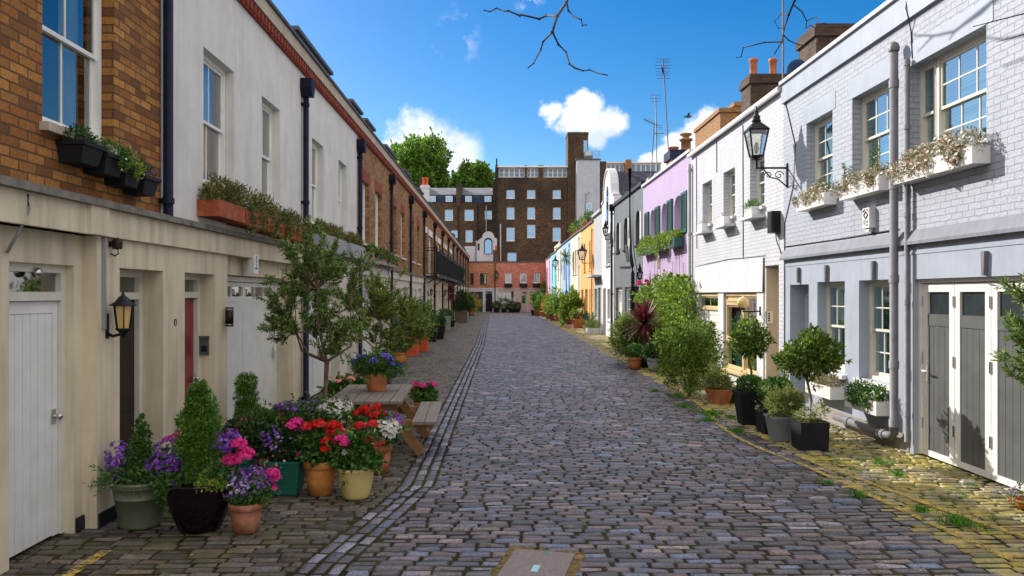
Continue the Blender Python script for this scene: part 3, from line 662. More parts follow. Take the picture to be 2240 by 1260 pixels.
def sash(root, fr, s0, s1, z0, z1, d, cols=2, rows=4, mt=None, back='curtain', sill=None, fw=.055, gl=None, name='window', split=True, label=None, hb=None):
    mt = mt or M['white']; w = -d; mb = MB(); zm = (z0+z1)/2
    mb.fbox(fr, s0, s0+fw, w-.07, w+.03, z0, z1); mb.fbox(fr, s1-fw, s1, w-.07, w+.03, z0, z1)
    mb.fbox(fr, s0+fw, s1-fw, w-.07, w+.03, z1-fw, z1); mb.fbox(fr, s0+fw, s1-fw, w-.07, w+.045, z0, z0+fw*.9)
    a, b = s0+fw, s1-fw; lo, hi = z0+fw*.9, z1-fw; t = .036; bt = .018
    halves = [(zm-.02, hi, w-.012, w+.012), (lo, zm+.02, w-.046, w-.018)] if split else [(lo, hi, w-.03, w)]
    for h, (c, e, wa, wb) in enumerate(halves):
        mb.fbox(fr, a, a+t, wa, wb, c, e); mb.fbox(fr, b-t, b, wa, wb, c, e)
        mb.fbox(fr, a+t, b-t, wa, wb, c, c+t*(1.5 if h else 1)); mb.fbox(fr, a+t, b-t, wa, wb, e-t, e)
        for i in range(1, cols):
            x = a+t+(b-a-2*t)*i/cols; mb.fbox(fr, x-bt/2, x+bt/2, wa+.004, wb-.004, c+t, e-t)
        r = max(1, rows//len(halves))
        for j in range(1, r):
            y = c+t+(e-c-2*t)*j/r; mb.fbox(fr, a+t, b-t, wa+.006, wb-.006, y-bt/2, y+bt/2)
    o = mb.build(name, mt, root, label=label)
    p = MB()
    for (c, e, wa, wb) in halves: m = (wa+wb)/2; p.add([fr(a+t*.5,m,c+.01),fr(b-t*.5,m,c+.01),fr(b-t*.5,m,e-.01),fr(a+t*.5,m,e-.01)], [(0,1,2,3)])
    p.build('pane', gl or (M['glassr'] if fr is frR else M['glass']), o)
    if back == 'curtain':
        q = MB(); n = 10
        for lo_, hi_ in ((a, a+(b-a)*.30), (b-(b-a)*.30, b)):
            vs = []
            for i in range(n+1):
                x = lo_+(hi_-lo_)*i/n; ww = w-.16 + .025*(i % 2)
                vs += [fr(x,ww,z0+.02), fr(x,ww,z1-.02)]
            q.add(vs, [(2*i,2*i+2,2*i+3,2*i+1) for i in range(n)])
        q.build('curtain', M['curtain'], o)
    elif back in ('blind', 'net'):
        q = MB(); q.fbox(fr, a, b, w-.13, w-.14, z0+.05, z1-.05); q.build('blind' if back == 'blind' else 'net_curtain', M['blind'] if back == 'blind' else M['curtain'], o)
    if sill:
        q = MB(); q.fbox(fr, s0-.05, s1+.05, w+.03, .07, z0-.07, z0-.005); q.build('sill', sill, o)
    return o
def door(root, fr, s0, s1, z1, d, leaf, frame, lt=None, planks=5, fw=.06, z0=.02, knob=None, lights=0, label=None, hinge=False, letter=False):
    w = -d; lt = lt or z1-fw; mb = MB()
    mb.fbox(fr, s0, s0+fw, w-.08, w+.03, z0, z1); mb.fbox(fr, s1-fw, s1, w-.08, w+.03, z0, z1); mb.fbox(fr, s0+fw, s1-fw, w-.08, w+.03, z1-fw, z1)
    if lt < z1-.12: mb.fbox(fr, s0+fw, s1-fw, w-.08, w+.035, lt, lt+.07)
    mb.build('door_frame', frame, root)
    if lt < z1-.12:
        p = MB(); p.add([fr(s0+fw,w-.02,lt+.07),fr(s1-fw,w-.02,lt+.07),fr(s1-fw,w-.02,z1-fw),fr(s0+fw,w-.02,z1-fw)], [(0,1,2,3)]); p.build('transom_pane', M['glass'], root)
    a, b = s0+fw+.004, s1-fw-.004; mb = MB(); mb.fbox(fr, a, b, w-.05, w-.02, z0, lt-.005)
    k = planks
    if k:
        mb.fbox(fr, a, a+.07, w-.02, w, z0, lt-.005); mb.fbox(fr, b-.07, b, w-.02, w, z0, lt-.005); mb.fbox(fr, a+.07, b-.07, w-.02, w, lt-.1, lt-.005)
        for i in range(k):
            x0 = a+.072+(b-a-.144)*i/k; x1 = a+.072+(b-a-.144)*(i+1)/k; mb.fbox(fr, x0+.003, x1-.003, w-.02, w-.006, z0+.01, lt-.103)
    else:
        hh = lt-z0
        for (u0,u1,v0,v1) in ((.12,.46,.08,.42),(.54,.88,.08,.42),(.12,.46,.5,.93),(.54,.88,.5,.93)):
            mb.fbox(fr, a+(b-a)*u0, a+(b-a)*u1, w-.02, w-.008, z0+hh*v0, z0+hh*v1)
    o = mb.build('door', leaf, root, label=label)
    if lights:
        p = MB(); p.fbox(fr, a+.12, b-.12, w-.018, w-.002, z0+(lt-z0)*.5, lt-.14); p.build('pane', M['glassblue'], o)
    if knob is not None:
        p = MB(); x = a+.06 if knob < 0 else b-.06; c = fr(x, w+.05, 1.0); q = fr(x, w, 1.0)
        p.tube([q, c], .012, 8); p.sphere(c, .028); p.fbox(fr, x-.025, x+.025, w, w+.008, .94, 1.06); p.build('handle', M['steel'] if leaf != M['brown'] else M['brass'], o)
    if hinge:
        x = a if knob > 0 else b
        for z in (.25, 1.0, 1.7): p = MB(); p.fbox(fr, x-.015, x+.015, w, w+.012, z, z+.12); p.build('hinge', M['lead'], o)
    return o
def garage(root, fr, s0, s1, z1, d, leaf, frame, n=2, planks=9, lightz=.22, fw=.07, z0=.02, name='garage_door', gap=.012, handle=True, lights=2, wide=False):
    w = -d; mb = MB()
    mb.fbox(fr, s0, s0+fw, w-.08, w+.03, z0, z1); mb.fbox(fr, s1-fw, s1, w-.08, w+.03, z0, z1); mb.fbox(fr, s0+fw, s1-fw, w-.08, w+.03, z1-fw, z1)
    mb.build('garage_frame', frame, root)
    A, B = s0+fw, s1-fw
    for i in range(n):
        a = A+(B-A)*i/n+gap/2; b = A+(B-A)*(i+1)/n-gap/2; top = z1-fw-.01
        st_ = .1 if wide else .06; mb = MB(); fm = MB() if wide else mb; zl = top-lightz-st_
        fm.fbox(fr, a, a+st_, w-.045, w, z0, top); fm.fbox(fr, b-st_, b, w-.045, w, z0, top); fm.fbox(fr, a+st_, b-st_, w-.045, w, top-st_, top)
        fm.fbox(fr, a+st_, b-st_, w-.045, w, z0, z0+.07)
        mb.fbox(fr, a+st_, b-st_, w-.045, w-.004, zl-(.14 if wide else .07), zl)
        for j in range(planks):
            x0 = a+st_+(b-a-2*st_)*j/planks; x1 = a+st_+(b-a-2*st_)*(j+1)/planks
            mb.fbox(fr, x0+.003, x1-.003, w-.03, w-.012, z0+.07, zl-(.14 if wide else .07))
        mb.fbox(fr, a+st_, b-st_, w-.045, w-.031, z0+.07, zl)
        for j in range(1, lights): x = a+st_+(b-a-2*st_)*j/lights; mb.fbox(fr, x-.012, x+.012, w-.04, w-.005, zl, top-st_)
        o = mb.build(name, leaf, root)
        if wide: fm.build('leaf_frame', frame, o)
        p = MB(); p.add([fr(a+st_,w-.03,zl),fr(b-st_,w-.03,zl),fr(b-st_,w-.03,top-st_),fr(a+st_,w-.03,top-st_)], [(0,1,2,3)]); p.build('pane', M['panedark'] if wide else M['glass'], o)
        if wide:
            for z in (.35, 1.15, 1.85): q = MB(); q.fbox(fr, b-.01, b+.01+gap, w, w+.014, z, z+.13); q.build('hinge', M['steel'], o)
        if handle and i == n-1:
            x = b-.05; q = MB(); q.fbox(fr, x-.02, x+.02, w, w+.01, .93, 1.12); q.tube([fr(x,w+.01,1.05),fr(x,w+.05,1.05),fr(x-.10,w+.05,1.05)], .010, 6); q.build('handle', M['white'] if wide else M['steel'], o)
def pipe(root, fr, s, z0, z1, mt, r=.045, w=.075, hopper=True, name='drainpipe', brk=True, n=10):
    mb = MB(); mb.tube([fr(s,w,z0), fr(s,w,z1)], r, n)
    if brk:
        k = max(1, int((z1-z0)/1.6))
        for i in range(k+1):
            z = z0+.15+(z1-z0-.3)*i/k; mb.tube([fr(s,w,z-.03), fr(s,w,z+.03)], r*1.25, n); mb.fbox(fr, s-.07, s+.07, .001, .02, z-.02, z+.02)
    o = mb.build(name, mt, root)
    if hopper:
        h = MB(); h.prism([(s-.07,z1-.02),(s+.07,z1-.02),(s+.13,z1+.12),(s+.13,z1+.28),(s-.13,z1+.28),(s-.13,z1+.12)], fr, .005, .20); h.build('hopper', mt, o)
    return o
def aerial(label, x, y, z0, z1, lean=(0,0), kind=0, cat='aerial', group='tv aerials above the roofs'):
    t = thing('tv_aerial', label, cat, (x,y,z0), 0, group)
    mb = MB(); top = (lean[0], lean[1], z1-z0); mb.tube([(0,0,0), top], .022, 6); mb.build('mast', M['lead'], t, True)
    a = MB(); h = z1-z0
    def pt(f): return Vector((lean[0]*f, lean[1]*f, h*f))
    if kind == 0:
        for i in range(7):
            p = pt(1-.0)+Vector((0,0,.02-i*.11)); L = .27-.012*abs(i-2); a.tube([p-Vector((L,0,0)), p+Vector((L,0,0))], .008, 4)
            if i % 2: a.tube([p-Vector((.12,.2,0)), p+Vector((.12,-.2,0))], .008, 4)
        p = pt(1); a.tube([p+Vector((-.1,-.3,-.35)), p+Vector((.1,.3,-.5))], .03, 5)
    elif kind == 1:
        for q, L in ((0,.2),(.12,.2),(.24,.15)):
            p = pt(1)-Vector((0,0,q)); a.tube([p-Vector((L,0,0)), p+Vector((L,0,0))], .008, 4)
        p = pt(.62); a.tube([p-Vector((.1,0,0)), p+Vector((.3,0,.02))], .012, 5)
        for i in range(5): q = p+Vector((-.05+.08*i,0,0)); a.tube([q-Vector((0,.05,.12)), q+Vector((0,.05,.12))], .006, 4)
    else:
        p = pt(1); a.tube([p+Vector((-.45,0,.22)), p+Vector((.15,0,-.05))], .02, 5)
        for i in range(8):
            q = p+Vector((-.42+.07*i,0,.2-.032*i)); a.tube([q-Vector((.03,.1,.10)), q+Vector((.03,-.1,.10))], .007, 4)
        for i in range(3): q = p+Vector((.12,0,-.05-.08*i)); a.tube([q-Vector((.08,0,0)), q+Vector((.22,0,0))], .007, 4)
    a.build('antenna_rods', M['lead'], t, True)
    return t
def chimney(root, x, y, sx, sy, z0, z1, pots, mt, pr=.13, ph=.45, pm=None, cap=True):
    mb = MB(); mb.box(x-sx/2,x+sx/2,y-sy/2,y+sy/2,z0,z1)
    if cap: mb.box(x-sx/2-.05,x+sx/2+.05,y-sy/2-.05,y+sy/2+.05,z1-.22,z1-.08); mb.box(x-sx/2-.02,x+sx/2+.02,y-sy/2-.02,y+sy/2+.02,z1-.08,z1+.02)
    o = mb.build('chimney', mt, root)
    for (px, py, k) in pots:
        p = MB(); p.lathe([(pr*.95,0),(pr*.85,ph*k*.2),(pr*.82,ph*k*.8),(pr,ph*k*.84),(pr*1.05,ph*k*.95),(pr,ph*k),(pr*.75,ph*k),(pr*.7,ph*k*.5)], (x+px,y+py,z1+.02), 14); p.build('chimney_pot', pm or M['terra'], o)
    return o

# ---- left terrace ------------------------------------------------------
BL = [-3.0] + [YL(p) for p in (352,)] + [13.84,19.25,24.85,30.2,35.6,41.3,47,52.5,58,63.4,68.7,74.1,79.3,84.6,89.25]
lab_left = ['orange brick house at the left edge with large sash window above cream ground floor',
 'white rendered house above the crimson door with terracotta troughs on its ledge',
 'narrower white rendered house with grey concrete planters between two black drainpipes',
 'first brick house past the white rendered ones with red lintels and geraniums on its ledge',
 'second brick house past the white rendered ones with two bare sash windows',
 'third brick house past the white rendered ones just before the black balcony',
 'left terrace house behind the near end of the black balcony railing',
 'left terrace house behind the middle of the black balcony railing',
 'left terrace house behind the far half of the black balcony railing',
 'left terrace house at the far end of the black balcony railing',
 'left terrace house first past the balcony with shallow window bay',
 'left terrace house second past the balcony', 'left terrace house third past the balcony',
 'left terrace house fourth past the balcony with white shuttered windows', 'last but one house of the left terrace before the red brick end',
 'last house of the left terrace touching the red brick end building']
def left_house(i):
    s0, s1 = BL[i], BL[i+1]; fr = frL; Zt = 6.25
    h = thing('terraced_house', lab_left[i], 'house', (XL, (s0+s1)/2, 0), 0, 'houses of the left terrace')
    up = M['brick_stock'] if i == 0 else M['st_white'] if i in (1,2) else M['brick_warm']
    lo = M['st_cream'] if i < 2 else M['st_far']
    if i == 0: W = [(5.99, 7.11)]
    elif i == 1: W = [(9.25,10.31),(11.52,12.46)]
    elif i == 2: W = [(14.6,15.55),(17.0,17.9)]
    elif i == 3: W = [(19.95,21.0),(22.05,23.2)]
    elif 6 <= i <= 9: W = [(s0+.45,s0+2.2),(s0+3.0,s1-.5)]
    else: W = [(s0+.6,s0+1.75),(s0+2.9,s0+4.0)]
    zt, zb = 4.88, (2.95 if 6 <= i <= 9 else 3.3)
    z_l = 2.56
    ops = [(a,b,zb,zt,.14) for a,b in W]
    mb = MB(); wall(mb, fr, s0, s1, z_l, 6.0, ops); mb.build('upper_wall', up, h)
    for k, (a,b) in enumerate(W):
        far = i > 5
        sash(h, fr, a+.01, b-.01, zb, zt, .14, 2, 2 if i != 0 else 2, M['white'], 'curtain' if (i+k) % 2 == 0 else ('net' if i > 2 else 'curtain'), M['stone'] if i < 3 else M['st_far'])
        if i >= 3:
            m = MB(); m.fbox(fr, a-.08, b+.08, .001, .005, zt, zt+.30); m.build('lintel', M['brick_lintel'] if i < 6 or i > 9 else M['white'], h)
    # cornice
    m = MB(); m.fbox(fr, s0, s1, .001, .05, 5.85, 6.0)
    k = int((s1-s0)/.16)
    if s1 > 3:
        for q in range(k):
            s = s0+(s1-s0)*(q+.5)/k
            if s > 3: m.fbox(fr, s-.04, s+.04, .05, .085, 5.87, 5.98)
    m.build('dentil_course', M['brick_lintel'], h)
    m = MB(); m.fbox(fr, s0, s1, -.3, .10, 6.0, 6.2); m.build('parapet', M['stone'], h)
    m = MB(); m.fbox(fr, s0, s1, -.34, .14, 6.2, 6.25); m.build('lead_edge', M['lead'], h)
    # string course
    m = MB(); m.fbox(fr, s0, s1, .001, .05, 2.5, 2.74)
    if i == 0: m.fbox(fr, 6.55, 6.85, .05, .085, 2.5, 2.74)
    m.build('string_course', lo, h); m = MB(); m.fbox(fr, s0, s1, .001, .11, 2.74, 2.80); m.build('lead_ledge', M['lead'] if i > 2 else M['stone_dark'], h)
    if i < 15: pipe(h, fr, s1, 2.80 if i == 0 else .05, 5.45, M['navy'] if i < 3 else M['black'], .05)
    shell(h, fr, s0, s1, 6.3, up, 7.5, 'pitched', 1.3, zb=(2.55 if i == 1 else 0, 2.55 if i == 0 else 0))
    # dormers: flat lead boxes standing just behind the parapet
    dm = {1:[(11.5,13.05)],2:[(14.8,17.75)],3:[(20.3,21.7),(22.5,23.9)],4:[(26.4,28.8)],5:[(31.5,33.4)]}.get(i, [(s0+1.4,s0+3.6)] if i > 5 else [])
    for (a,b) in dm:
        m = MB(); m.fbox(fr, a, b, -.36, -2.3, 6.1, 6.9); m.fbox(fr, a-.08, b+.08, -.28, -2.3, 6.9, 6.97); o = m.build('dormer', M['lead'], h)
        m = MB(); m.fbox(fr, a+.1, b-.1, -.33, -.36, 6.3, 6.8); f_ = m.build('dormer_window', M['white'], o)
        m = MB(); m.fbox(fr, a+.18, b-.18, -.32, -.33, 6.42, 6.74); m.build('dormer_glass', M['glassblue'], o)
    return h, lo
M['stone_dark'] = surf('sooty_ledge', (.12,.11,.10), (.24,.22,.18), 7, .8, .5, 40, .2)
for i in range(16):
    h, lo = left_house(i); fr = frL; s0, s1 = BL[i], BL[i+1]
    if i == 0:
        m = MB(); wall(m, fr, s0, 6.8, 0, 2.5, [(5.78,6.66,0,2.24,.1)], -.12); m.add([fr(6.8,-.12,0),fr(6.8,0,0),fr(6.8,0,2.5),fr(6.8,-.12,2.5)], [(0,1,2,3)])
        wall(m, fr, 6.8, 8.3, 0, 2.5, [(7.21,8.14,0,2.24,.24)]); m.build('ground_floor_wall', lo, h)
        door(h, fr, 5.78, 6.66, 2.24, .22, M['whited'], M['cream'], 1.95, 6, .065, knob=1, hinge=True, label='white planked door')
        m = MB(); m.sphere(fr(6.22,-.17,2.21-.04), .04); m.build('bulkhead_lamp', M['steel'], h)
        door(h, fr, 7.21, 8.14, 2.24, .24, M['brown'], M['cream'], 1.95, 0, .07, label='dark brown panelled door')
        m = MB(); m.fbox(fr, 6.82, 7.2, .001, .02, 0, .12); m.build('plinth', M['black'], h)
        m = MB(); m.fbox(fr, 6.68, 6.8, -.119, -.10, 0, .12); m.build('plinth', M['black'], h)
        for s, w in ((6.88,.012),): m = MB(); m.fbox(fr, s, s+.03, .001, .03, 1.7, 2.5); m.build('cable_trunking', M['greypl'], h)
        m = MB(); m.tube([fr(5.72,.05,2.72),fr(5.72,.06,2.62),fr(5.70,.0,2.45),fr(5.72,-.1,2.3)], .012, 6); m.build('cable', M['greypl'], h)
    elif i == 1:
        m = MB(); wall(m, fr, 8.3, 13.84, 0, 2.5, [(8.70,9.62,0,2.24,.21),(10.07,13.25,0,2.5,.34)]); m.build('ground_floor_wall', lo, h)
        door(h, fr, 8.70, 9.62, 2.24, .21, M['redp'], M['cream'], 1.96, 0, .07, knob=1, label='crimson panelled door')
        m = MB(); m.fbox(fr, 10.075, 13.245, -.12, -.33, 2.26, 2.499); m.build('garage_lintel', lo, h)
        garage(h, fr, 10.07, 13.25, 2.25, .30, M['white'], M['white'], 2, 20, .14, lights=3)
    else:
        r = random.Random(i)
        g0, g1 = s0+.3, s0+3.3
        if i == 2: ops = [(g0,g1,0,2.25,.25),(17.9,18.8,0,2.25,.2)]
        elif i in (3,): ops = [(g0,g1,0,2.25,.2),(s0+4.1,s0+5.0,0,2.25,.2)]
        else: ops = [(s0+.5,s0+1.45,0,2.25,.2),(s0+1.95,s0+2.9,.9,2.2,.15),(s0+3.5,s0+5.0,0,2.25,.15)]
        m = MB(); wall(m, fr, s0, s1, 0, 2.5, ops); m.build('ground_floor_wall', lo, h)
        if i in (2,3):
            garage(h, fr, g0, g1, 2.25, .22, M['white'], M['white'], 2, 12, .2, lights=3); a = ops[1]
            door(h, fr, a[0], a[1], 2.25, .2, M['white'] if i == 2 else M['navy'], M['white'], 1.95, 0, .06)
        else:
            a = ops[0]; door(h, fr, a[0], a[1], 2.25, .2, [M['white'],M['dgreen'],M['white'],M['brown']][i % 4], M['white'], 1.95, 0, .06, lights=1)
            a = ops[1]; sash(h, fr, a[0], a[1], .9, 2.2, .12, 2, 4, M['white'], 'net', M['st_far'])
            a = ops[2]; garage(h, fr, a[0], a[1], 2.25, .14, M['white'], M['white'], 2, 5, .2)
    if i == 1: m = MB(); m.fbox(fr, 8.27, 8.3, -.002, -7.5, 0, 2.5); m.build('party_wall', lo, h)
# black balcony along four houses
def balcony():
    fr = frL; s0, s1 = 36.2, 60.8; t = thing('balcony', 'long black iron balcony railing along the first floor of the left terrace', 'balcony', (XL, (s0+s1)/2, 2.8))
    m = MB(); m.fbox(fr, s0, s1, .115, .62, 2.80, 2.86)
    for k in range(6): s = s0+.3+(s1-s0-.6)*k/5; m.bar(fr(s,.12,2.5), fr(s,.58,2.8), .04)
    m.build('balcony_floor', M['black'], t)
    m = MB()
    for z in (2.93, 4.0, 4.12): m.fbox(fr, s0, s1, .56, .60, z-.02, z+.02); m.fbox(fr, s0, s0+.04, .12, .56, z-.02, z+.02)
    n = int((s1-s0)/.14)
    for k in range(n+1): s = s0+(s1-s0)*k/n; m.fbox(fr, s-.009, s+.009, .57, .588, 2.93, 4.0)
    for k in range(4): m.fbox(fr, s0+.01, s0+.03, .13+.11*k, .145+.11*k, 2.93, 4.0)
    for k in range(11): s = s0+(s1-s0)*k/10; m.fbox(fr, s-.03, s+.03, .55, .61, 2.86, 4.2)
    m.build('railing', M['black'], t)
balcony()

# ---- right terrace -----------------------------------------------------
def rh(label, s0, s1): return thing('terraced_house', label, 'house', (XR, (s0+s1)/2, 0), 0, 'houses of the right terrace')
fr = frR
# pale blue painted house with grey garage leaves
s0, s1 = -3.0, 14.5
h = rh('pale blue painted brick house at the right edge with flower boxes and grey garage doors', s0, s1)
U = [(12.37,13.42,3.62,4.87),(10.55,11.68,3.62,4.87),(8.46,10.07,3.62,4.87)]
m = MB(); wall(m, fr, s0, s1, 2.66, 5.5, [(*u,.17) for u in U]); m.build('upper_wall', M['pb_blue'], h)
m = MB(); m.fbox(fr, s0, s1, .001, .05, 5.46, 5.80); m.build('fascia', M['st_blue'], h)
m = MB(); m.fbox(fr, s0, s1, -.3, .09, 5.80, 5.86); m.build('coping', M['st_w2'], h)
m = MB()
for a,b,c,d in U: m.fbox(fr, a-.12, b+.12, .001, .006, d, d+.27)
m.build('window_lintels', M['st_blue'], h)
for k,(a,b,c,d) in enumerate(U):
    if k < 2: sash(h, fr, a, b, c, d, .17, 3, 4, M['cream'], 'blind' if k else 'curtain', M['st_blue'])
    else:
        sash(h, fr, a+.0, a+1.22, c, d, .17, 3, 4, M['cream'], 'blind', M['st_blue'])
        sash(h, fr, a+1.24, b, c, d, .17, 1, 2, M['cream'], 'curtain', None, .04)
m = MB(); m.prism([(s0,2.62),(s1,2.62),(s1,2.66),(s0,2.66)], fr, 0, .08)
for (z,w) in ((2.66,.001),):
    m.add([fr(s0,.08,2.66),fr(s1,.08,2.66),fr(s1,.012,2.80),fr(s0,.012,2.80)], [(0,1,2,3)])
m.build('string_course', M['ledge'], h)
LO = [(13.32,14.18,.12,2.17,.3),(11.93,12.96,.80,2.2,.17),(10.47,11.46,.80,2.2,.17),(4.35,9.95,0,2.19,.09)]
m = MB(); wall(m, fr, s0, s1, 0, 2.62, LO); m.build('ground_floor_wall', M['st_blue'], h)
m = MB(); m.fbox(fr, s0, s1, .001, .008, 2.50, 2.53); m.build('moulding', M['st_blue'], h)
for s in (13.72,12.55,10.97,8.45):
    m = MB(); z = 2.27; m.prism([(s-.02,z-.07),(s+.02,z-.07),(s+.032,z+.19),(s-.032,z+.19)], fr, .001, .05); m.build('keystone', M['pipegrey'], h)
door(h, fr, 13.32, 14.18, 2.17, .3, M['pipegrey'], M['st_w2'], 1.95, 0, .06, z0=.12)
for a,b,c,d,e in LO[1:3]: sash(h, fr, a, b, c, d, e, 3, 4, M['cream'], 'blind', M['white'])
garage(h, fr, 4.35, 9.95, 2.19, .09, M['greyp'], M['white'], 8, 4, .27, .05, wide=True, lights=1, handle=False)
m = MB(); x = 9.80; m.fbox(fr, x-.02, x+.02, -.09, -.075, .93, 1.14); m.tube([fr(x,-.07,1.06),fr(x,-.03,1.06),fr(x-.12,-.03,1.06)], .012, 6); m.build('door_handle', M['white'], h)
m = MB(); m.fbox(fr, 10.05, 13.2, .001, .012, 0, .22); m.build('plinth', M['concrete'], h)
# big painted soil pipe with horizontal run at the foot
m = MB(); q = 10.22
m.tube([fr(q,.11,.30), fr(q,.11,5.12)], .052, 14)
for z in (.35,1.1,2.2,3.4,4.7): m.tube([fr(q,.11,z-.05),fr(q,.11,z+.05)], .062, 14)
m.tube([fr(q,.11,.34),fr(q,.11,.22),fr(q+.08,.11,.17),fr(q+.2,.11,.16),fr(12.0,.11,.16)], .055, 12)
for s in (10.45,10.55,11.5): m.tube([fr(s,.11,.16),fr(s+.06,.11,.16)], .066, 12)
m.lathe([(.065,0),(.07,.05),(.05,.10),(.02,.12)], fr(q,.11,5.12), 10)
m.build('soil_pipe', M['pipegrey'], h)
m = MB(); q = 9.99; m.tube([fr(q,.06,.15), fr(q,.06,4.95)], .032, 10)
for z in (.5,1.9,3.0,4.1,4.9): m.tube([fr(q,.06,z-.03),fr(q,.06,z+.03)], .040, 10)
m.build('drainpipe', M['pipegrey'], h)
for pts in ([(10.05,.01,5.9),(10.02,.06,5.6),(9.97,.055,5.46),(9.99,.01,5.3),(9.96,.01,4.95)], [(14.4,.01,5.5),(13.9,.01,4.6),(14.0,.01,3.9),(14.42,.01,3.3),(14.44,.01,.3)], [(10.14,.01,4.9),(10.12,.01,2.0),(10.13,.01,.2)], [(14.4,.01,2.86),(12,.01,2.84),(10.3,.01,2.84)]):
    m = MB(); m.tube([fr(*p) for p in pts], .008, 5); m.build('cable', M['black'], h)
shell(h, fr, s0, s1, 5.85, M['pb_blue'], 7.5, 'pitched', 1.2, w0=-.5)
chimney(h, 6.55, 17.0-1.2, .9, .9, 5.4, Z(78,16), [(-.2,0,.1)], M['brick_chimney'])
# white painted house
s0, s1 = 14.5, 21.5
h = rh('white painted brick house between the pale blue house and the lilac house', s0, s1)
U = [(15.55,16.45,3.74,4.80),(17.5,18.4,3.74,4.80),(19.4,20.3,3.74,4.80)]
m = MB(); wall(m, fr, s0, s1, 0, 5.72, [(*u,.17) for u in U]+[(14.75,15.5,0,2.55,.5),(15.95,20.75,.0,2.02,.12)]); m.build('wall', M['pb_white'], h)
for a,b,c,d in U: sash(h, fr, a, b, c, d, .17, 2, 4, M['cream'], 'curtain', M['st_w2'])
m = MB(); m.fbox(fr, s0, s1, -.3, .02, 5.72, 5.76); m.tube([fr(s0,.07,5.75),fr(s1,.07,5.73)], .055, 10); m.build('gutter', M['st_w2'], h)
m = MB(); cuts = [15.55,16.55,17.75,18.65,19.6,20.9]
for a,b in zip(cuts[:-1],cuts[1:]):
    vs = [fr(a+.006,.028,2.72),fr(b-.006,.028,2.72),fr(b-.006,.045,2.05),fr(a+.006,.045,2.05),fr(a+.012,.0,2.72),fr(b-.012,.0,2.72),fr(b-.012,.03,2.05),fr(a+.012,.03,2.05)]
    m.add(vs, [(0,1,2,3),(4,7,6,5),(0,3,7,4),(1,5,6,2),(3,2,6,7)])
m.build('cladding', M['st_w2'], h)
m = MB(); m.fbox(fr, 15.55, 20.9, .001, .019, 2.06, 2.72); m.build('canopy_back', M['lead'], h)
# shop-like ground floor: ochre frames
m = MB(); m.fbox(fr, 18.75, 20.75, -.06, -.12, .1, 1.62); m.build('shutter_panel', M['white'], h)
for s in range(9): mm = .17*s+.12; m = MB(); m.fbox(fr, 18.85, 20.65, -.045, -.06, mm+.02, mm+.155); m.build('shutter_slat', M['white'], h)
sash(h, fr, 18.75, 20.72, 1.62, 2.02, .05, 2, 1, M['yellowp'], None, None, .07, split=False)
for k in ((18.3, 18.75, -.12, .03, 0, 2.02),(20.6, 20.8, -.12, .02, 0, 2.02),(15.56, 15.95, -.12, .02, 0, 2.02)): m = MB(); m.fbox(fr, *k); m.build('pier', M['st_w2'], h)
m = MB(); m.fbox(fr, 15.95, 18.3, -.12, .01, 0, .28); m.build('apron_wall', M['st_w2'], h)
sash(h, fr, 15.97, 17.0, .34, 2.02, .05, 1, 1, M['yellowp'], 'blind', None, .06, M['glass'], split=False)
sash(h, fr, 17.0, 18.28, 1.0, 1.84, .05, 1, 1, M['yellowp'], 'blind', None, .08, split=False); sash(h, fr, 17.0, 18.28, 1.84, 2.02, .05, 1, 1, M['yellowp'], None, None, .05, split=False)
sash(h, fr, 17.0, 18.28, .34, 1.0, .05, 1, 1, M['yellowp'], 'blind', None, .05, split=False)
m = MB(); m.fbox(fr, 15.93, 18.35, -.05, .1, .27, .33); m.build('window_board', M['yellowp'], h)
door(h, fr, 14.78, 15.48, 2.5, .45, M['beigep'], M['yellowp'], 2.2, 0, .07, knob=-1)
m = MB(); m.fbox(fr, 14.752, 14.80, -.10, -.45, 0, 2.5); m.fbox(fr, 15.44, 15.497, -.0, -.5, 0, 2.5); m.build('porch_panelling', M['beigep'], h)
m = MB(); m.fbox(fr, 15.7, 15.95, .001, .014, 4.9, 5.15)
for k in range(6): m.fbox(fr, 15.72, 15.93, .014, .022, 4.92+.037*k, 4.94+.037*k)
m.build('air_vent', M['st_w2'], h)
for pts in ([(16.9,.01,5.6),(16.88,.01,2.75)], [(20.9,.01,5.6),(20.85,.01,3.2)], [(18.95,.01,5.7),(18.93,.01,4.9)], [(15.5,.01,2.76),(18,.01,2.80),(21,.01,2.74)]):
    m = MB(); m.tube([fr(*p) for p in pts], .010, 5); m.build('cable', M['greypl'], h)
pipe(h, fr, 21.42, .05, 5.5, M['st_palegrey'], .05, .07, False)
shell(h, fr, s0, s1, 6.0, M['pb_white'], 7.5, 'pitched', 1.1, w0=-.4)
chimney(h, 6.75, 20.3, .95, .75, 5.5, Z(165,20), [(-.28,0,1.0),(.22,0,1.0)], M['brick_chimney'], .11, .48)
